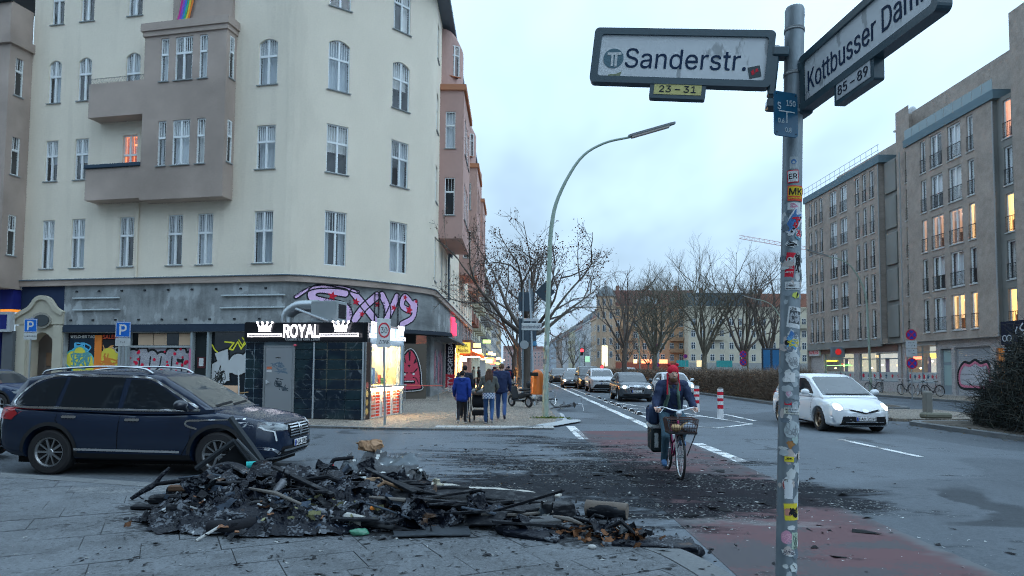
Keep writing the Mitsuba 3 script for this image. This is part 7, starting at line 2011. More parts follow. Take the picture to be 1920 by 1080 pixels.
for k in range(58):
    x = hp9.uniform(-3.6, 1.3)
    y = np.interp(x, [-3.5, -2, 0, 1.2], [7.8, 7.35, 7.0, 6.45]) + hp9.normal(0, .34 if x < -.4 else .18)
    L9 = hp9.uniform(.14, .5) * (1 if x < .2 else .6)
    a9, c9 = hp9.normal(-.1, .55), hp9.normal(0, .16)
    c0 = A([x, y, surf(x, y) + .05 + abs(c9) * L9])
    d9 = A([math.cos(a9) * math.cos(c9), math.sin(a9) * math.cos(c9), math.sin(c9)])
    if k % 3:
        m = rough(tr(rbox(-L9, L9, -.02 - .03 * hp9.random(), .03, -.012, .014, .004), M4(c0, rz=a9, ry=-c9)), .008, 9, k)
    else:
        m = rough(tube([c0 - d9 * L9, c0 + A([0, 0, hp9.normal(0, .04)]), c0 + d9 * L9], [.012, hp9.uniform(.012, .03), .014], 7), .007, 11, k)
    add(bh + '__strip', m, 'charwood' if k % 6 else [(.14, .13, .12), (.16, .10, .06), (.05, .065, .085)][(k // 6) % 3])
allr = lambda x, y: True
for nm, lb, n, s, c, sd, reg in (('charred_scraps', 'black charred scraps covering the mound', 260, .055, 'charwood', 1, allr), ('charred_scraps', 'thin burnt black flakes between the boards', 620, .028, (.010, .012, .016), 2, allr),
                                 ('ashen_scraps', 'pale grey ashen scraps on the mound', 150, .026, (.34, .36, .37), 3, lambda x, y: x < -.9), ('melted_scraps', 'blue grey melted plastic scraps on the mound', 150, .05, (.05, .07, .10), 4, lambda x, y: x < 0),
                                 ('brown_scraps', 'brown scorched scraps on the mound', 90, .04, (.19, .095, .055), 5, allr), ('green_scraps', 'dull yellow green scraps in the middle of the mound', 36, .04, (.24, .24, .13), 6, lambda x, y: -2.4 < x < -1.2 and y < 7.6)):
    tag(add(nm, scraps(n, s, sd, reg), c), lb, 'debris', kind='stuff')
tag(add('scorched_leaves', scraps(120, .04, 16, lambda x, y: .3 < x < 1.2 and y < 7.0, .02), (.17, .08, .04)), 'rusty brown scorched leaves and paper at the right end of the heap', 'debris', kind='stuff')


def crumbs(n, seed, size, reg, col, nm, lb):
    q = np.random.default_rng(seed)
    out = []
    for _ in range(n):
        x, y = reg(q)
        s = size * q.uniform(.4, 1.7)
        v = q.normal(0, 1, (4, 3)) * A([s * q.uniform(.5, 1.6), s, s * .35]); v[:, 2] = np.abs(v[:, 2])
        out.append(trimesh.Trimesh(v + A([x, y, ground_z(x, y) + .003]), A([[0, 1, 2], [0, 2, 3], [0, 3, 1], [1, 3, 2]]), process=False))
    tag(add(nm, cat(*out), col), lb, 'debris', kind='stuff')


crumbs(520, 31, .014, lambda q: (q.uniform(-3.6, 1.7), q.uniform(4.6, 7.2)), (.018, .02, .022), 'charred_crumbs', 'small black crumbs scattered over the slabs')
crumbs(900, 32, .022, lambda q: (q.normal(1.2, 1.8), q.normal(11, 2.3)), (.012, .013, .016), 'charred_crumbs', 'small black crumbs scattered over the roadway')
crumbs(260, 33, .012, lambda q: (q.normal(1.6, 1.8), q.normal(10.5, 2.6)), (.40, .41, .40), 'pale_crumbs', 'small pale chips scattered over the sooty road')
crumbs(70, 34, .009, lambda q: (q.uniform(2.2, 4.6), q.uniform(5.6, 8.2)), (.45, .46, .46), 'pale_crumbs', 'white chips scattered on the red lane')
crumbs(110, 35, .010, lambda q: (q.uniform(-4.5, 1.5), q.uniform(4.6, 8.0)), (.34, .35, .34), 'pale_crumbs', 'pale grit on the foreground slabs')
crumbs(60, 36, .05, lambda q: (q.normal(1.6, 1.6), q.normal(9.6, 1.6)), (.015, .016, .018), 'charred_lumps', 'fist sized black lumps lying on the sooty road')


def single(name, label, cat_, mesh, mat, col=None, **k):
    return tag(add(name, mesh, mat, col, **k), label, cat_)


# kick scooter, burnt
sc_ = thing('burnt_scooter', 'charred kick scooter with bare handlebar at the left end of the heap', 'scooter')
add(sc_ + '__stem', rough(tube(smoothpts([(-4.22, 8.18, .27), (-3.9, 8.22, .31), (-3.62, 8.3, .36), (-3.4, 8.4, .40)], 4), .026, 9), .006, 14), 'charwood', smooth=50)
add(sc_ + '__handlebar', rough(tube(smoothpts([(-4.42, 8.05, .12), (-4.32, 8.1, .20), (-4.22, 8.18, .27), (-4.17, 8.22, .36), (-4.10, 8.28, .45)], 4), [.02, .024, .026, .026, .03, .032, .036, .034, .03, .03, .026, .024, .024, .024, .024, .022, .02][:17], 8), .008, 16), 'char', smooth=50)
add(sc_ + '__brake', rough(ell((-4.0, 8.15, .20), (.07, .05, .06), 2), .02, 12), 'char', smooth=50)
add(sc_ + '__band', tube([(-3.66, 8.29, .353), (-3.57, 8.325, .372)], .031, 10), (.42, .28, .05)); add(sc_ + '__band', tube([(-3.57, 8.325, .372), (-3.50, 8.36, .385)], .032, 10), (.05, .34, .33))
arc2 = smoothpts([(-3.62, 8.1, .16), (-3.58, 8.12, .34), (-3.40, 8.15, .46), (-3.18, 8.15, .42), (-3.02, 8.12, .24)], 5)
add(sc_ + '__mudguard', rough(tube(arc2, .085, 10), .010, 8), 'char', smooth=50)
single('charred_beam', 'thick charred bar lying lowest at the left end of the heap', 'beam', rough(tr(rbox(-.42, .42, -.06, .06, -.05, .05, .02), M4((-3.62, 7.75, .19), rz=.02, ry=-.03)), .008, 10), 'charwood')
single('charred_beam', 'scorched half burnt bar with bare wood above the lowest bar', 'beam', rough(tr(rbox(-.40, .40, -.045, .045, -.035, .035, .015), M4((-3.55, 8.0, .27), rz=.06, ry=-.02)), .006, 10), (.10, .06, .04))
single('charred_beam', 'flat black strip under the lowest bar', 'beam', tr(rbox(-.4, .4, -.05, .05, -.02, .02, .01), M4((-3.75, 7.6, .125), rz=.05)), 'charwood')
single('burnt_block', 'orange brown scorched foam block at the end of the bars', 'block', rough(ell((-3.17, 7.72, .22), (.12, .09, .07), 3), .03, 9, 3), (.34, .16, .05), smooth=50)
single('scooter_grip', 'small turquoise grip sticking out of the heap', 'grip', tube([(-3.36, 8.75, .42), (-3.2, 8.8, .43)], [.045, .04], 10), (.03, .36, .36))
single('white_stick', 'pale grey stick leaning from the slabs onto the heap', 'stick', tube([(-2.82, 6.22, .11), (-2.62, 6.55, .24), (-2.53, 6.72, .31)], .014, 8), (.40, .40, .39), smooth=50)
single('hook_pipe', 'black hooked tube end holding the pale stick', 'pipe', tube(smoothpts([(-2.60, 6.62, .27), (-2.52, 6.74, .34), (-2.40, 6.76, .33), (-2.36, 6.72, .22)], 4), .025, 8), 'charwood', smooth=50)
pp = thing('bent_pipe', 'grey bent pipe lying across the front of the heap', 'pipe')
add(pp + '__tube', rough(tube(smoothpts([(-2.36, 7.15, .50), (-2.42, 7.05, .34), (-2.36, 6.98, .27), (-1.95, 6.85, .25), (-1.55, 6.72, .20)], 5), .045, 12), .005, 12), 'vg', (.17, .18, .20), smooth=50)
add(pp + '__sleeve', tube([(-1.60, 6.735, .21), (-1.42, 6.68, .185)], .058, 12), (.33, .33, .31)); add(pp + '__sleeve', tube([(-1.72, 6.775, .222), (-1.62, 6.745, .212)], .062, 12), (.012, .014, .018))
add(pp + '__tail', rough(tube([(-1.42, 6.68, .185), (-1.1, 6.6, .15), (-.9, 6.58, .12)], [.045, .03, .012], 9), .008, 12), 'charwood', smooth=50)
# collapsed bin frame
bf = thing('burnt_bin', 'collapsed black bin with its rim standing up as a pointed frame before the car', 'bin')
F_ = [(-4.22, 9.25, .30), (-3.70, 9.2, .68), (-3.16, 9.05, .28)]
add(bf + '__rim', cat(tube([F_[0], F_[1]], .038, 6), tube([F_[1], (-3.38, 9.12, .34)], .034, 6)), (.025, .03, .036)); add(bf + '__rim', cat(tube([(-3.80, 9.3, .97), (-3.46, 9.15, .62), F_[2]], .045, 5)), (.03, .036, .042))
add(bf + '__rim', tube([(-3.66, 9.18, .70), (-3.12, 9.0, .26)], .018, 5), (.10, .11, .12))
add(bf + '__wall', rough(hull([(-4.15, 9.3, .2), (-3.70, 9.26, .62), (-3.30, 9.2, .30), (-4.15, 9.35, .2), (-3.70, 9.31, .62), (-3.30, 9.25, .3), (-4.15, 9.35, .05), (-3.2, 9.25, .05)]), .01, 5), (.010, .012, .015))
# grey panel with cardboard
gxx, gyy = np.meshgrid(np.linspace(0, 1, 26), np.linspace(0, 1, 18))
c00, c10, c11, c01 = A([-2.02, 8.35, .22]), A([-.95, 8.15, .26]), A([-1.25, 9.0, .50]), A([-1.85, 8.95, .64])
sf = (1 - gxx)[..., None] * (1 - gyy)[..., None] * c00 + gxx[..., None] * (1 - gyy)[..., None] * c10 + (gxx * gyy)[..., None] * c11 + ((1 - gxx) * gyy)[..., None] * c01
sf = sf + (meshkit.fbm(sf * 5, 3, 3) - .5)[..., None] * A([.05, .05, .22]) + (np.sin(gxx * 9) * .025)[..., None] * A([0, 0, 1])
ii = np.arange(17)[:, None] * 26 + np.arange(25)[None]; ii = ii.ravel()
tornf = np.vstack([np.stack([ii, ii + 1, ii + 27], 1), np.stack([ii, ii + 27, ii + 26], 1)])
tornf = tornf[~np.isin(tornf, [k for k in range(442, 468) if (k * 7) % 5 < 2]).any(1)]
single('burnt_sheet', 'bent grey panel with torn black edge standing at the back of the heap', 'sheet', cat(trimesh.Trimesh(sf.reshape(-1, 3), tornf, process=False), trimesh.Trimesh(sf.reshape(-1, 3) - A([0, .012, .012]), tornf[:, ::-1], process=False)), 'foil', smooth=45)
sf2 = sf * A([.55, .6, .8]) + A([-1.05, 3.3, .06])
single('burnt_sheet', 'smaller blue grey panel leaning left of the torn one', 'sheet', cat(trimesh.Trimesh(sf2.reshape(-1, 3), tornf, process=False), trimesh.Trimesh(sf2.reshape(-1, 3) - A([0, .012, .012]), tornf[:, ::-1], process=False)), 'foil', smooth=45)
single('cardboard_scrap', 'crumpled brown cardboard on top of the grey panel', 'cardboard', rough(ell((-1.83, 8.95, .66), (.17, .10, .065), 4), .11, 10, 4), (.33, .20, .12))
single('cardboard_scrap', 'crumpled tan cardboard lump in the middle of the heap', 'cardboard', rough(ell((-1.48, 7.6, .40), (.13, .10, .08), 3), .07, 9, 8), (.32, .21, .13), smooth=35)
single('plastic_film', 'crumpled white and green film caught on the panel', 'film', rough(ell((-1.18, 8.2, .36), (.22, .11, .08), 4), .12, 11, 5), 'foil')
single('plastic_film', 'small crumpled pale rag right of the panel', 'film', rough(ell((-.86, 8.05, .25), (.06, .05, .12), 4), .08, 16, 9), (.40, .38, .30))
st_ = thing('warning_strap', 'red and yellow strap with a black bent tube standing in the heap', 'strap')
add(st_ + '__cloth', rough(hull([(-2.32, 8.55, .36), (-2.16, 8.5, .33), (-2.2, 8.55, .48), (-2.3, 8.6, .46), (-2.24, 8.6, .38)]), .012, 12), (.62, .03, .03)); add(st_ + '__tail', hull([(-2.14, 8.45, .34), (-2.02, 8.42, .30), (-2.06, 8.45, .36), (-2.12, 8.47, .38)]), (.55, .05, .03)); add(st_ + '__edge', tube([(-2.15, 8.44, .40), (-2.08, 8.42, .36), (-2.02, 8.40, .31)], .014, 6), (.5, .5, .12))
add(st_ + '__tube', tube(smoothpts([(-2.24, 8.55, .42), (-2.20, 8.55, .52), (-2.08, 8.55, .54), (-1.96, 8.55, .555)], 4), .024, 8), (.014, .015, .02), smooth=50)
# boards and beams
BOARDS = [((-.36, 8.12, .26), .95, .07, .012, -.18, .045, 0, 'pale grey splintered plank lying across the back of the heap', (.36, .35, .32)),
          ((-.45, 7.95, .20), .95, .12, .05, -.12, .03, .3, 'black board under the pale plank', 'charwood'), ((-1.05, 7.25, .30), .62, .16, .025, .05, .0, .35, 'broad dark flat board in the middle of the heap', 'charwood'),
          ((-1.05, 7.55, .36), .60, .03, .03, .10, .02, 0, 'long thin black bar above the broad board', 'charwood'), ((-2.2, 7.7, .46), .35, .16, .02, .5, .12, .3, 'tilted black slate of charred board in the heap', 'char'),
          ((.22, 7.15, .17), .46, .10, .085, .42, -.03, 0, 'black box beam lying at the right of the heap', 'charwood'), ((.22, 6.50, .13), .27, .13, .022, -.42, .06, .1, 'flat black slab in front of the box beam', 'char'),
          ((.33, 6.82, .15), .16, .10, .06, .1, .0, 0, 'grey broken concrete chunk beside the flat slab', (.10, .105, .11)), ((-.42, 6.88, .17), .40, .10, .012, -.35, -.12, .5, 'bent black tray edge left of the box beam', 'charwood'),
          ((1.25, 6.30, .11), .42, .16, .022, -.10, .02, .05, 'long flat charred mat at the far right of the heap', 'char'), ((-.75, 6.62, .12), .36, .20, .008, .12, .0, .0, 'thin dark metal plate lying flat on the slabs', (.035, .042, .05)),
          ((-1.7, 7.15, .33), .3, .05, .04, -.5, .2, .2, 'short charred strut leaning in the heap', 'charwood'), ((-2.9, 8.0, .40), .32, .18, .012, .9, .35, .2, 'black shingle like plate on the left of the mound', 'char'), ((-2.75, 7.2, .36), .30, .20, .012, -.5, -.5, .35, 'ashen grey plate tilted at the left front of the mound', 'char')]
for loc, lx_, ly_, lz_, rz, ry, rx, lb, mt in BOARDS:
    m = rbox(-lx_, lx_, -ly_, ly_, -lz_, lz_, min(.01, lz_ * .4))
    vv, ff = trimesh.remesh.subdivide_to_size(m.vertices, m.faces, .09)
    m = rough(trimesh.Trimesh(vv, ff, process=True), .014 if lz_ > .015 else .02, 7, int(lx_ * 100))
    single('burnt_board', lb, 'board', tr(m, M4(loc, rz=rz, ry=ry, rx=rx)), mt)
fo = rough(ell((-.18, 7.05, .20), (.17, .10, .05), 3), .05, 10, 6)
single('foil_lump', 'crumpled silvery foil in the bent tray', 'foil', fo, 'foil', smooth=30)
lg = thing('burnt_log', 'short thick charred log lying alone on the road', 'log')
lm = tube(np.linspace([.86, 7.86, .10], [1.30, 7.70, .10], 14), .088, 18)
add(lg + '__bark', rough(lm, .014, 12), (.12, .10, .085), smooth=40); add(lg + '__burn', rough(tube(np.linspace([.88, 7.835, .085], [1.28, 7.685, .085], 10), .083, 14), .02, 9, 5), 'charwood', smooth=40)
for i, (x, y, r_, lb) in enumerate(((-.03, 6.62, .10, 'round charred stone at the front edge of the heap'), (.08, 6.95, .05, 'small white pebble like chip by the grey chunk'), (.62, 7.75, .12, 'rounded black stump end behind the box beam'), (.55, 6.62, .09, 'curled black rubber piece beside the flat slab'), (1.62, 6.22, .10, 'black tyre fragment at the far right end'), (.72, 6.1, .03, 'small pale stone on the kerb before the heap'), (.95, 7.05, .05, 'grey clinker lump before the log'), (-.62, 7.95, .10, 'charred knob at the plank foot'))):
    single('charred_lump', lb, 'lump', rough(ell((x, y, ground_z(x, y) + r_ * .55), (r_ * 1.25, r_, r_ * .7), 3), r_ * .25, 6, i), ('char' if i not in (1, 5) else (.34, .34, .33)), smooth=45)
single('orange_scrap', 'small bright orange scrap under the broad board', 'scrap', rough(ell((-1.42, 7.0, .25), (.05, .03, .03), 2), .015, 20), (.60, .20, .04), smooth=40)
single('green_bottle', 'crushed green bottle at the foot of the bent pipe', 'bottle', rough(ell((-1.42, 6.5, .13), (.09, .05, .035), 3), .02, 18), 'vg', (.06, .20, .13), smooth=40)
single('spray_can', 'scorched white can lying in the heap', 'can', tube([(-1.62, 7.45, .36), (-1.5, 7.35, .33)], .04, 10), (.42, .30, .24), smooth=30)
single('melted_bag', 'lumpy melted black bag at the front left of the mound', 'bag', rough(ell((-2.45, 6.72, .16), (.52, .24, .16), 4), .11, 4, 12), 'char', smooth=40)
single('rubber_end', 'rounded black rubber end poking out under the melted bag', 'rubber', tube(smoothpts([(-2.82, 6.5, .16), (-2.6, 6.48, .17), (-2.4, 6.55, .2)], 4), .07, 10), (.012, .013, .017), smooth=50)
single('torn_rag', 'flat torn black rag on the slabs left of the mound', 'rag', rough(prism(Polygon(smoothpts([(-3.45, 7.1), (-3.2, 7.02), (-2.95, 7.05), (-2.9, 7.15), (-3.15, 7.2), (-3.3, 7.18)], 4, True)), .015), .012, 12), 'char', M=M4((0, 0, .102)))
single('pallet_scraps', 'broken wooden crate with paper leaning at the kiosk wall', 'crate', cat(*[tr(rbox(-.45, .45, -.05, .05, -.015, .015, .004), M4((-8.5, 20.9, .35 + .16 * k), rz=-.2 + .1 * k, ry=.1 - .2 * (k % 2))) for k in range(4)]), (.38, .24, .12))
single('cardboard_scrap', 'torn cardboard sheet leaning on the crate by the kiosk', 'cardboard', rough(tr(rbox(-.4, .4, -.3, .3, -.01, .01, .004), M4((-8.7, 20.8, .9), rz=.3, rx=.6)), .04, 3), (.36, .23, .15))
single('broom_stick', 'pale stick leaning upright by the kiosk corner', 'stick', tube([(-8.2, 20.7, .05), (-8.35, 20.9, 1.55)], .02, 6), (.45, .46, .46))
# ------------------------------------------------------------------ signs and street furniture
POLE0, POLE1 = A([1.002, 2.585, .1]), A([1.158, 2.745, 3.162])
sp_ = thing('street_sign_pole', 'sticker covered grey steel pole carrying the street name signs', 'pole')
bs('galv', rough=.5, metal=.55, tex=proc(lambda p, n, uv: mix((.12, .155, .18), (.24, .275, .30), fbm(p.x * 16, p.y * 16, p.z * 14, 4))))
ax_p = (POLE1 - POLE0) / np.linalg.norm(POLE1 - POLE0); PL = np.linalg.norm(POLE1 - POLE0)
pm = tube(np.linspace(POLE0, POLE1, 12), .0375, 32)
add(sp_ + '__tube', pm, 'galv', smooth=50)
add(sp_ + '__cap', tr(lathe([(.0385, 0), (.0385, .03), (.034, .042), (0, .046)], 24), M4(tuple(POLE1 - A([0, 0, .028])))), 'galv', smooth=40)
xr = np.cross([0, 0, 1.0], ax_p); xr = A([1.0, 0, 0]) - ax_p * ax_p[0]; xr /= np.linalg.norm(xr); yr = np.cross(ax_p, xr)


def onpole(poly, z, a, r=.0384, th=.0006):
    """flat drawing (metres; x round the pole, y up) centred at height z and angle a (0 = facing the camera)"""
    m = prism(poly.segmentize(.008), th)
    vv, ff = trimesh.remesh.subdivide_to_size(m.vertices, m.faces, .016)
    t = (z - POLE0[2]) / ax_p[2]
    ang = a - math.pi / 2 + vv[:, 0] / r
    rad = r + vv[:, 2]
    q = POLE0 + ax_p * (t + vv[:, 1])[:, None] + xr * (rad * np.cos(ang))[:, None] + yr * (rad * np.sin(ang))[:, None]
    return trimesh.Trimesh(q, ff, process=False)


NST = 0


def sticker(z, a, w, h, col, prints=(), rot=0.0, torn=False, label=None):
    global NST
    q = np.random.default_rng(NST + 300); NST += 1
    pg = shapely.box(-w / 2, -h / 2, w / 2, h / 2)
    if torn:
        ang = np.linspace(0, 2 * math.pi, 14, endpoint=False)
        pg = Polygon([(w / 2 * math.cos(t) * q.uniform(.65, 1.1), h / 2 * math.sin(t) * q.uniform(.65, 1.1)) for t in ang])
    R = lambda p: affinity.rotate(p, rot, origin=(0, 0))
    r0 = .0380 + .0009 * (NST % 4)
    k = add(sp_ + '__sticker', onpole(R(pg), z, a, r0), col)
    if label:
        labels[k] = {'label': label}
    for i, (p_, c) in enumerate(prints):
        p_ = R(p_).intersection(R(pg.buffer(-.001)))
        if not p_.is_empty:
            add(k + '__print', onpole(p_, z, a, r0 + .0009 + .0004 * i), c)
    return k


def txtpoly(s, h, bold=True):
    m = meshkit.text_mesh(s, h, .001, bold)
    top = m.triangles[(m.face_normals[:, 2] > .9)][:, :, :2]
    u = unary_union([Polygon(t) for t in top]).buffer(1e-5)
    b = u.bounds
    return affinity.translate(u, -(b[0] + b[2]) / 2, -(b[1] + b[3]) / 2)


def scrib(w, h, n, wd, seed):
    q = np.random.default_rng(seed)
    return unary_union([stroke(smoothpts((q.random((4, 2)) - .5) * A([w, h]), 4), wd) for _ in range(n)])


WHT, BLK, RED, YEL, PNK, BLU = (.52, .54, .55), (.012, .013, .016), (.50, .02, .04), (.56, .47, .04), (.50, .25, .34), (.06, .16, .36)
zp = lambda py: float(POLE0[2] + (1.68 - (py - 690) * 2.65 / 1280) - .1)      # picked heights along the pole
sticker(zp(293), -.25, .030, .050, (.34, .38, .40), [(Point(0, .004).buffer(.010).difference(Point(0, .002).buffer(.006)), BLU)])
sticker(zp(320), -.30, .044, .052, RED, [(shapely.box(-.019, -.022, .019, .022), WHT), (txtpoly('ER', .02), BLK)], rot=4)
sticker(zp(353), .0, .064, .062, (.62, .08, .05), [(shapely.box(-.028, -.012, .028, .026), (.55, .40, .03)), (affinity.translate(txtpoly('MK', .026), 0, .006), BLK), (affinity.translate(txtpoly('MANNSCHAFT', .006), 0, -.020), YEL)], label='red and yellow sticker with two big black letters')
sticker(zp(378), -.1, .052, .030, WHT, [(scrib(.04, .02, 3, .003, 1), PNK)])
sticker(zp(408), -.1, .052, .105, (.50, .53, .58), [(shapely.box(-.02, -.045, .006, .02), BLU), (scrib(.04, .09, 5, .004, 3), BLU), (unary_union([shapely.box(.010, -.045 + .014 * k, .018, -.037 + .014 * k) for k in range(6)]), BLK), (scrib(.04, .05, 3, .004, 4), RED)], rot=-32)
sticker(zp(432), .35, .04, .055, (.10, .26, .34), [(scrib(.03, .04, 4, .003, 6), WHT), (scrib(.03, .04, 2, .004, 7), RED)], torn=True)
sticker(zp(452), -.3, .06, .035, WHT, [(scrib(.05, .03, 4, .0025, 8), BLK)], torn=True)
sticker(zp(492), -.45, .034, .098, RED, [(Point(-.002, .02).buffer(.011), WHT), (Point(-.004, .022).buffer(.004), BLK), (affinity.translate(txtpoly('ZIEL', .009), 0, -.01), WHT), (affinity.translate(txtpoly('JETZT', .007), 0, -.03), WHT)], rot=-5, label='tall red sticker with a white head')
sticker(zp(488), .35, .042, .10, (.38, .41, .42), [(scrib(.035, .09, 9, .003, 10), BLK)], torn=True)
sticker(zp(532), -.15, .060, .032, WHT, [(affinity.translate(txtpoly('2P', .012, False), -.016, .002), (.2, .2, .22)), (shapely.box(-.028, -.012, .028, -.010), BLK), (scrib(.03, .008, 2, .001, 12), BLK)])
sticker(zp(550), .15, .032, .03, (.50, .55, .12), [(Polygon([(0, -.015), (.014, .01), (.004, .012)]), BLK)], torn=True)
sticker(zp(592), .12, .056, .082, WHT, [(shapely.box(-.022, -.024, .024, .026), (.07, .08, .09)), (scrib(.04, .045, 7, .003, 14), (.32, .34, .36)), (affinity.translate(txtpoly('LIVE', .008), -.01, .033), BLK), (scrib(.04, .006, 2, .001, 15), BLK)], rot=-6, label='white gig sticker with a dark photograph')
sticker(zp(640), -.1, .064, .10, WHT, [(Point(-.012, .03).buffer(.018), BLU), (scrib(.04, .05, 6, .004, 17), (.10, .28, .46)), (Point(-.022, .0).buffer(.01), BLK), (scrib(.05, .03, 3, .003, 18), YEL)], torn=True)
sticker(zp(672), .05, .060, .070, (.45, .48, .49), [(scrib(.05, .05, 7, .0012, 20), (.2, .22, .24))], torn=True)
sticker(zp(704), -.3, .038, .036, (.60, .61, .61), [(affinity.translate(txtpoly('UF', .006, False), 0, .012), (.25, .25, .26))])
sticker(zp(752), -.45, .026, .014, RED); sticker(zp(735), -.40, .026, .03, (.45, .47, .5), [(scrib(.02, .02, 4, .002, 22), PNK)], torn=True)
sticker(zp(766), .02, .066, .024, (.52, .52, .44), [(affinity.translate(txtpoly('DIESE STADT', .0055), -.004, .005), BLK), (affinity.translate(txtpoly('IST FÜR ALLE DA', .0045), .0, -.005), BLK)])
sticker(zp(800), .0, .068, .075, (.36, .41, .43), [(affinity.translate(txtpoly('AD', .012), .004, -.014), (.14, .15, .17)), (scrib(.06, .06, 5, .002, 24), (.22, .25, .27))], torn=True)
sticker(zp(828), -.05, .04, .035, (.30, .15, .06), torn=True); sticker(zp(838), .45, .028, .045, WHT, torn=True); sticker(zp(818), .35, .03, .04, (.30, .38, .37), torn=True)
sticker(zp(854), -.25, .035, .020, YEL, [(affinity.translate(txtpoly('Rumms', .004), 0, .004), BLK), (scrib(.026, .004, 2, .0008, 25), BLK)])
sticker(zp(898), -.45, .045, .055, WHT, [(affinity.translate(txtpoly('TIZE', .007), -.006, .012), BLK), (Polygon([(-.022, -.03), (-.012, .01), (-.006, -.02)]), (.30, .06, .06))], torn=True); sticker(zp(912), -.25, .03, .055, (.50, .52, .54))
sticker(zp(948), .05, .054, .062, YEL, [(Polygon([(-.027, -.012), (-.004, -.014), (-.002, .014), (-.027, .012)]), (.40, .18, .14)), (scrib(.02, .03, 3, .004, 27), BLK), (affinity.translate(scrib(.02, .034, 4, .0035, 28), .013, -.004), BLK)], rot=5, label='yellow sticker with black and brown drawing')
sticker(zp(976), .05, .035, .02, WHT, torn=True); sticker(zp(995), -.3, .05, .055, PNK, [(scrib(.04, .04, 3, .002, 30), (.6, .35, .42))], torn=True); sticker(zp(1000), .5, .03, .065, (.33, .42, .34), [(scrib(.02, .06, 5, .002, 31), (.1, .14, .12))])
sticker(zp(1020), -.15, .06, .032, WHT, [(scrib(.05, .026, 8, .002, 32), (.1, .1, .12))], torn=True); sticker(zp(1045), .35, .036, .042, (.46, .50, .50), [(stroke([(-.006, .008), (.008, -.006)], .002), BLK)], torn=True); sticker(zp(1045), -.45, .024, .02, (.45, .48, .48), torn=True)
q9 = np.random.default_rng(99)
for k in range(80):
    sticker(q9.uniform(.85, 2.4), q9.uniform(-1.4, 1.4), q9.uniform(.015, .055), q9.uniform(.012, .045), [(.34, .38, .40), (.46, .48, .48), (.22, .26, .29), (.40, .36, .34), (.12, .15, .18)][k % 5], torn=True)

# street name signs
DG, PLT = (.030, .060, .078), (.50, .53, .555)


def namesign(label, M, L, H, txt, th, tx, sub, subpos, subcol, rim=.028):
    k = thing('street_name_sign', label, 'sign')
    fr = shapely.box(0, -H / 2, L, H / 2).buffer(-.02).buffer(.02, quad_segs=4)
    win = shapely.box(rim * 1.15, -H / 2 + rim, L - rim * .9, H / 2 - rim).buffer(-.012).buffer(.012, quad_segs=4)
    ad = lambda n_, m, c, **kw: add(k + '__' + n_, upright(m), c, M=M, **kw)
    f = prism(fr.difference(win), .046); f.apply_translation([0, 0, -.023])
    ad('frame', f, 'vg', col=DG) if False else add(k + '__frame', upright(f), 'vg', DG, M=M)
    b = prism(win, .026); b.apply_translation([0, 0, -.013])
    add(k + '__panel', upright(b), 'signplate', M=M)
    m = text(txt, th, .002, False); m = tr(m, M4(sc=(tx, 1, 1))); m.apply_translation([L * .5 + .02, -.008, .0132])
    ad('lettering', m, (.012, .03, .07))
    x0, x1, z0, z1 = subpos
    pf = prism(shapely.box(x0, z0, x1, z1).buffer(-.008).buffer(.008), .036); pf.apply_translation([0, 0, -.018])
    q = add(k + '__number_frame', upright(pf), 'vg', DG, M=M)
    pn_ = prism(shapely.box(x0 + .018, z0 + .016, x1 - .018, z1 - .004), .004); pn_.apply_translation([0, 0, .0165])
    add(q + '__plate', upright(pn_), subcol, M=M)
    m = text(sub, (z1 - z0) * .42, .002); m = tr(m, M4(sc=(1.15, 1, 1))); m.apply_translation([(x0 + x1) / 2, (z0 + z1) / 2 + .006, .0208])
    add(q + '__lettering', upright(m), (.02, .03, .05), M=M)
    return k, ad


bs('signplate', rough=.35, tex=proc(lambda p, n, uv: mix((.53, .56, .585), (.16, .18, .19), smoothstep(.64, .74, fbm(p.x * 26, p.y * 26, p.z * 9, 4)) * .65)))
# side street name: runs left from the pole
u0 = A([1.065, 2.74]) + A([-.978, .209]) * .74
MS1 = M4((u0[0], u0[1], 3.033), rz=math.atan2(-.209, .978), ry=.115)
k1, ad1 = namesign('white street name plate reading Sanderstr. in a dark green frame', MS1, .742, .238, 'Sanderstr.', .083, .92, '23 – 31', (.26, .49, -.178, -.112), (.55, .51, .22))
ad1('sticker', tr(prism(Point(0, 0).buffer(.043), .001), M4((.092, -.012, .0138))), (.10, .17, .21))
ad1('sticker', tr(prism(unary_union([shapely.box(-.028, .014, .03, .026), shapely.box(-.012, -.034, -.002, .02), shapely.box(.004, -.036, .014, .02)]), .001), M4((.094, -.012, .0152), rz=.05)), (.52, .54, .55))
ad1('sticker', tr(prism(shapely.box(-.024, -.024, .024, .024), .001), M4((.675, -.054, .0138), rz=.25)), (.07, .09, .10))
ad1('sticker', tr(prism(unary_union([Polygon([(-.014, .004), (-.003, .012), (.0, -.008), (-.012, -.012)]), Polygon([(.002, -.004), (.016, .0), (.014, .012), (.006, .012)])]), .001), M4((.675, -.054, .0152), rz=.25)), (.50, .03, .05))
ad1('sticker', tr(prism(Polygon([(-.04, -.02), (.02, -.022), (.035, .012), (.01, .004), (-.02, .006)]), .001), M4((.10, -.085, .0142), rz=.15)), (.22, .25, .16))
for z, dz in ((3.065, .0), (2.85, .0)):
    add(k1 + '__bracket', cat(rbox(.735, .80, -.03, .03, z - 3.033 - .02, z - 3.033 + .02, .006), rbox(.735, .765, -.022, .022, -.15, .06, .006) if z > 3 else None), 'vg', DG, M=MS1)
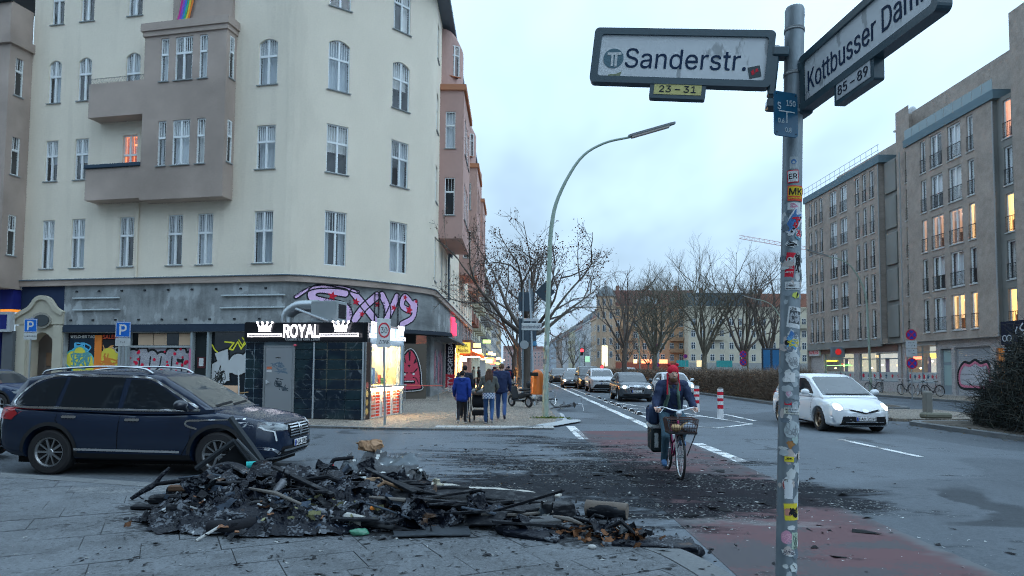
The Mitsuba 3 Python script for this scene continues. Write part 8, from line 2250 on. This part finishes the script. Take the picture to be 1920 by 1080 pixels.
# main street name: comes towards the viewer on the right
d2 = A([.078, -.997])
MS2 = M4((1.172, 2.70, 2.828), rz=math.atan2(d2[1], d2[0]))
k2, ad2 = namesign('street name plate reading Kottbusser Damm pointing towards the viewer at upper right', MS2, .80, .222, 'Kottbusser Damm', .080, .80, '85 – 89', (.25, .49, -.184, -.105), (.47, .50, .53))
ad2('sticker', tr(prism(Point(0, 0).buffer(.017).difference(Point(0, 0).buffer(.014)), .001), M4((.05, -.062, .0138))), (.2, .23, .26))
for z in (2.90, 2.73):
    add(k2 + '__bracket', rbox(-.05, .02, -.028, .028, z - 2.828 - .022, z - 2.828 + .022, .006), 'vg', DG, M=MS2)
for z in (3.075, 2.885, 2.72):
    add(sp_ + '__band', onpole(shapely.box(-.115, -.007, .115, .007), z, .0, .0392, .001), (.42, .44, .45))
# blue hydrant style plate
hp_ = thing('hydrant_plate', 'small blue hydrant plate with white figures fixed under the brackets', 'sign')
MH = M4((1.062, 2.62, 2.678), rz=-.30 + .62, ry=0)
pl_ = prism(shapely.box(-.055, -.088, .055, .088).buffer(-.012).buffer(.012, quad_segs=4), .006)
add(hp_ + '__plate', upright(pl_), 'vg', (.010, .085, .16), M=MH)
for t_, h_, x, z in (('S', .028, -.033, .030), ('150', .022, .022, .045), ('0.6', .018, -.025, -.028), ('0.8', .018, .008, -.062)):
    add(hp_ + '__lettering', upright(tr(text(t_, h_, .0015), M4((x, z, .0062), sc=(.8, 1, 1)))), (.55, .6, .62), M=MH)
add(hp_ + '__lettering', upright(tr(prism(unary_union([shapely.box(-.035, .008, .04, .012), shapely.box(.0, -.035, .004, .010)]), .0015), M4((0, 0, .0062), rz=.0))), (.55, .6, .62), M=MH)
add(hp_ + '__rivet', cat(*[ell((x, -.006, z), (.003, .003, .003), 1) for x in (-.045, .045) for z in (-.075, .078)]), (.03, .04, .05), M=MH)

# curved lamp post
bs('lampgreen', rough=.5, tex=proc(lambda p, n, uv: mix(mix((.23, .31, .25), (.31, .38, .33), fbm(p.x * 8, p.y * 8, p.z * 3, 3)), (.30, .27, .22), smoothstep(.58, .7, fbm(p.x * 14, p.y * 14, p.z * 9, 4)) * smoothstep(3.4, 2.6, p.z))))


def whiplamp(label, x, y, mirror=1, sc=1.0, arm=True, h=1.0):
    k = thing('street_lamp', label, 'street lamp')
    prof = [(0, 0.05), (0, 1), (.04, 3), (.10, 5), (.16, 6.35), (.40, 7.45), (1.10, 8.72), (1.9, 9.28), (2.85, 9.52)]
    pts = smoothpts([(x + mirror * a * sc, y, z * h) for a, z in prof], 5)
    r_ = np.interp(pts[:, 2] / h, [0, 1.0, 1.2, 6.5, 9.5], [.105, .10, .09, .07, .04])
    add(k + '__post', tube(pts, r_, 12), 'lampgreen', smooth=50)
    a, b = A([x + mirror * 2.75 * sc, y, 9.50 * h]), A([x + mirror * 4.35 * sc, y, 9.98 * h])
    d = (b - a) / np.linalg.norm(b - a)
    add(k + '__head', loft([A([a + d * t + A([0, s * w, 0]) + A([0, 0, z]) for s, z in ((-1, 0), (-1, .07), (1, .07), (1, 0))]) for t, w in ((0, .07), (.1, .11), (1.45, .11), (1.66, .06))]), (.18, .20, .21))
    add(k + '__diffuser', loft([A([a + d * t + A([0, s * w, 0]) + A([0, 0, z]) for s, z in ((-1, -.06), (-1, -.002), (1, -.002), (1, -.06))]) for t, w in ((.12, .09), (1.45, .09))]), (.40, .36, .33))
    return k


l1 = whiplamp('green curved street lamp rising beside the orange bin', 1.13, 22.7)
q9 = np.random.default_rng(12)
for i in range(26):
    z, a = q9.uniform(.5, 2.6), q9.uniform(-2.6, .2)
    s_ = q9.uniform(.03, .09)
    pg = trimesh.Trimesh(A([[1.13 + .103 * math.cos(a + u * s_ * 8), 22.7 + .103 * math.sin(a + u * s_ * 8), z + v * s_] for u, v in ((-1, -1), (1, -1), (1, 1), (-1, 1))]), A([[0, 1, 2], [0, 2, 3]]), process=False)
    add(l1 + '__sticker', pg, [(.5, .52, .52), (.36, .4, .4), (.15, .17, .2), (.42, .30, .18)][i % 4])
ms_ = [trimesh.Trimesh(A([1.13 + q9.normal(.15, .3), 22.55 + q9.normal(0, .12), .05]) + q9.normal(0, .035, (3, 3)) * A([1, 1, .9]), A([[0, 1, 2]]), process=False) for _ in range(260)]
tag(add('moss_tufts', cat(*ms_), (.09, .13, .03)), 'green moss and grass tufts at the foot of the lamp post', 'grass', kind='stuff')
whiplamp('grey green curved street lamp before the grey apartment block', 26.75, 51.0, -1, 1.1, h=1.08)
whiplamp('distant curved street lamp among the big bare trees', 32.0, 80.0, -1, 1.2, h=1.05)
whiplamp('farthest curved street lamp right of the orange house', 21.0, 112.0, -1, 1.2, h=1.05)
whiplamp('curved street lamp on the median far ahead', 14.0, 140.0, -1, 1.2)

# orange bin on its post
bo = thing('litter_bin', 'orange domed litter bin hanging left of the lamp post', 'bin')
pr_ = [(.0, .0), (.20, .0), (.215, .03), (.215, .56), (.195, .69), (.14, .79), (.05, .835), (0, .84)]
add(bo + '__bucket', lathe(pr_, 20), 'vg', (.62, .16, .03), M=M4((.86, 23.0, .80)), smooth=40)
add(bo + '__slot', tr(rbox(-.15, .15, -.02, .02, 0, .12, .01), M4((.75, 22.79, 1.42), rz=-.5)), (.02, .02, .02))
add(bo + '__bracket', box(.86, 1.13, 22.97, 23.03, 1.0, 1.05), (.1, .1, .1))

# bollards
for i, (x, y, lb) in enumerate(((7.19, 23.6, 'red and white banded bollard standing free on the hatched island'), (7.35, 27.2, 'red and white banded bollard half hidden by the cyclist'))):
    k = thing('marker_bollard', lb, 'bollard')
    for j in range(7):
        z0_, z1_ = [0, .34, .47, .60, .70, .81, .92, 1.02][j], [.34, .47, .60, .70, .81, .92, 1.02, 1.02][j] if j < 6 else 1.02
        add(k + '__band', lathe([(0, z0_), (.115 if j == 0 else .10, z0_), (.10, z1_), (0, z1_)], 16), (.60, .61, .62) if j % 2 == 0 else (.50, .02, .04), M=M4((x, y, 0)), smooth=35)
    add(k + '__top', lathe([(.10, 1.02), (.09, 1.05), (0, 1.06)], 16), (.12, .12, .12), M=M4((x, y, 0)), smooth=35)
for i, (x, y) in enumerate(((4.72, 25.6), (4.75, 27.4), (4.78, 29.2), (4.80, 31.1), (4.82, 33.3), (4.86, 35.8), (4.90, 38.6), (4.93, 44.2))):
    k = thing('lane_separator', ['nearest', 'second', 'third', 'fourth', 'fifth', 'sixth', 'seventh', 'last and farthest'][i] + ' black and white rubber lane separator along the bike lane', 'lane separator', 'rubber lane separators')
    hump = lambda a, b: hull([(s * w, y_, z_) for s in (-1, 1) for y_, w, z_ in ((a, .10, 0), (b, .10, 0), (a, .05, .12 - .25 * abs(a) * abs(a)), (b, .05, .12 - .25 * abs(b) * abs(b)))])
    for j in range(5):
        add(k + '__band', hump(-.5 + j * .2, -.3 + j * .2), (.02, .02, .022) if j % 2 == 0 else (.50, .51, .52), M=M4((x, y, .004)))

# direction boards seen from the back with the far street name
ds = thing('direction_sign', 'grey backs of tall direction boards on posts behind the orange bin', 'sign')
for x in (.62, 1.10):
    add(ds + '__post', tube([(x, 38.6, .05), (x, 38.6, 6.2)], .05, 8), (.20, .24, .27))
for z0_, z1_, x0, x1 in ((4.9, 6.0, .35, 1.25), (2.9, 4.5, .38, 1.38)):
    add(ds + '__board', rbox(x0, x1, 38.66, 38.70, z0_, z1_, .01), (.06, .085, .11))
add(ds + '__diamond', tr(rbox(-.42, .42, -.02, .02, -.42, .42, .01), M4((1.9, 39.5, 6.1), ry=math.pi / 4)), (.05, .07, .09))
add(ds + '__small_sign', rbox(1.15, 1.4, 38.55, 38.58, 2.95, 3.2, .01), (.08, .25, .42))
add(ds + '__round_sign', tr(lathe([(0, 0), (.25, 0), (.25, .02), (0, .02)], 16), M4((.70, 38.5, 3.0), rx=math.pi / 2)), (.30, .33, .35))
fs = thing('street_name_sign', 'small far street name sign reading Sanderstraße before the tree', 'sign')
add(fs + '__post', tube([(1.02, 30, .05), (.74, 30, 5.6)], .035, 8), (.33, .38, .42))
add(fs + '__panel', rbox(.42, 1.30, 29.93, 29.98, 3.34, 3.66, .01), (.46, .49, .50)); add(fs + '__panel', rbox(.5, 1.15, 29.93, 29.98, 3.74, 3.86, .01), (.40, .43, .45))
add(fs + '__lettering', upright(tr(text('Sanderstraße', .13, .004), M4(sc=(.85, 1, 1)))), (.05, .06, .09), M=M4((.86, 29.925, 3.5)))

# parking signs
for x, y, h, lb, ang in ((-15.37, 27.0, 3.38, 'blue parking sign on a tall post before the graffiti shopfront', 0), (-22.0, 31.2, 3.75, 'blue parking sign with a white plate before the arched portal', 0)):
    k = thing('parking_sign', lb, 'sign')
    add(k + '__post', tube([(x, y, .05), (x, y, h + .1)], .035, 8), 'steel', smooth=50)
    add(k + '__plate', rbox(x - .30, x + .30, y - .06, y - .04, h - .62, h, .01), (.015, .13, .50))
    add(k + '__border', upright(prism(shapely.box(-.29, -.30, .29, .30).difference(shapely.box(-.265, -.275, .265, .275)), .003)), (.5, .53, .56), M=M4((x, y - .061, h - .31)))
    add(k + '__letter', upright(text('P', .40, .004, True)), (.58, .6, .62), M=M4((x, y - .061, h - .31)))
    add(k + '__lower_plate', rbox(x - .30, x + .30, y - .055, y - .04, h - .96, h - .65, .01), (.46, .48, .48))
    add(k + '__lettering', upright(text('PARKSCHEIN' if y > 30 else 'P + R', .06, .003)), (.04, .04, .05), M=M4((x, y - .056, h - .80)))
# 30 zone sign before the kiosk
zs_ = thing('speed_sign', 'white 30 zone sign on a thin post before the kiosk', 'sign')
add(zs_ + '__post', tube([(-3.63, 19.72, .05), (-3.72, 19.75, 2.9)], .03, 8), 'steel', smooth=50)
MZ = M4((-3.70, 19.68, 2.66), rz=.92)
add(zs_ + '__plate', rbox(-.26, .26, -.01, .01, -.42, .42, .008), (.50, .52, .52), M=MZ)
add(zs_ + '__ring', upright(prism(Point(0, .08).buffer(.22).difference(Point(0, .08).buffer(.175)), .004)), (.50, .03, .05), M=MZ @ M4((0, -.011, 0)))
add(zs_ + '__lettering', upright(tr(text('30', .17, .004), M4((0, .08, 0), sc=(.9, 1, 1)))), (.05, .05, .06), M=MZ @ M4((0, -.011, 0))); add(zs_ + '__lettering', upright(tr(text('ZONE', .11, .004), M4((0, -.26, 0)))), (.05, .05, .06), M=MZ @ M4((0, -.011, 0)))
# no stopping signs
def nostop(label, x, y, zs, boards=(), h=None):
    k = thing('no_stopping_sign', label, 'sign')
    add(k + '__post', tube([(x, y, .1), (x, y, (h or max(zs) + .35))], .035, 8), 'steel', smooth=50)
    for z in zs:
        Mz = M4((x, y - .06, z))
        d_ = add(k + '__disc', upright(prism(Point(0, 0).buffer(.31), .012)), (.50, .02, .05), M=Mz)
        add(d_ + '__field', upright(prism(Point(0, 0).buffer(.25), .004)), (.03, .06, .36), M=Mz @ M4((0, -.0125, 0)))
        add(d_ + '__cross', upright(prism(unary_union([stroke([(-.2, -.2), (.2, .2)], .06), stroke([(-.2, .2), (.2, -.2)], .06)]).intersection(Point(0, 0).buffer(.26)), .004)), (.52, .02, .06), M=Mz @ M4((0, -.017, 0)))
    for z0_, z1_ in boards:
        b_ = add(k + '__board', rbox(x - .32, x + .32, y - .06, y - .045, z0_, z1_, .008), (.46, .48, .49))
        for i in range(int((z1_ - z0_) / .16)):
            add(b_ + '__lettering', upright(text(['Mo – Fr', '7 – 19 h', 'ausgen.', 'Busse'][i % 4], .075, .003)), (.05, .05, .06), M=M4((x, y - .062, z1_ - .12 - i * .16)))
    return k


nostop('double no-stopping sign with white text plates before the shop windows', 22.75, 38.9, (3.75, 2.12), ((2.5, 2.95), (2.98, 3.42)), h=4.1)
nostop('pair of no-stopping discs rising above the clipped hedge', 20.3, 60.0, (3.05, 2.35), ((1.4, 1.98),))
nostop('far no-stopping sign left of the trees with a white board', 21.5, 101.0, (5.1, 2.3), ((2.7, 4.7),))
nostop('far no-stopping disc with a round blue sign below it', 25.4, 100.0, (3.6,), ())
ap_ = thing('advertising_pillar', 'blue advertising board standing behind the hedge left of the pole', 'advertising board')
add(ap_ + '__case', rbox(-1.1, 1.1, -.2, .2, .6, 4.4, .05), (.03, .05, .08), M=M4((32.6, 86, 0))); add(ap_ + '__poster', box(-1.0, -.15, -.22, -.2, .9, 4.2), (.03, .13, .28), M=M4((32.6, 86, 0))); add(ap_ + '__poster', box(.15, 1.0, -.22, -.2, .9, 4.2), (.03, .13, .28), M=M4((32.6, 86, 0)))
# traffic lights far ahead
for i, (x, y, z, s_, lb) in enumerate(((11.3, 110, 4.6, .27, 'red traffic light glowing high above the queue'), (15.6, 118, 2.0, .26, 'red traffic light low at the median'), (3.2, 170, 3.2, .34, 'distant red traffic light left of the queue'))):
    k = thing('traffic_light', lb, 'traffic light')
    add(k + '__post', tube([(x + .4, y + .2, 0), (x + .4, y + .2, z + .8)], .07, 6), (.10, .12, .12))
    add(k + '__housing', rbox(x - .22, x + .22, y, y + .3, z - .85, z + .4, .04), (.02, .025, .025))
    add(k + '__lens', ell((x, y - .02, z), (s_, .05, s_), 2), (.6, .05, .05), emit=(1.8, .05, .07))
single('lit_column', 'tall warm glowing column sign far ahead by the median', 'sign', rbox(18.2, 19.4, 138, 138.3, 2.2, 6.4, .1), (.7, .65, .5), emit=(.62, .48, .26))
single('lit_shop_sign', 'small greenish lit sign far ahead right of the red light', 'sign', rbox(15.0, 16.0, 140, 140.2, 3.0, 4.2, .1), (.3, .5, .4), emit=(.10, .2, .12))
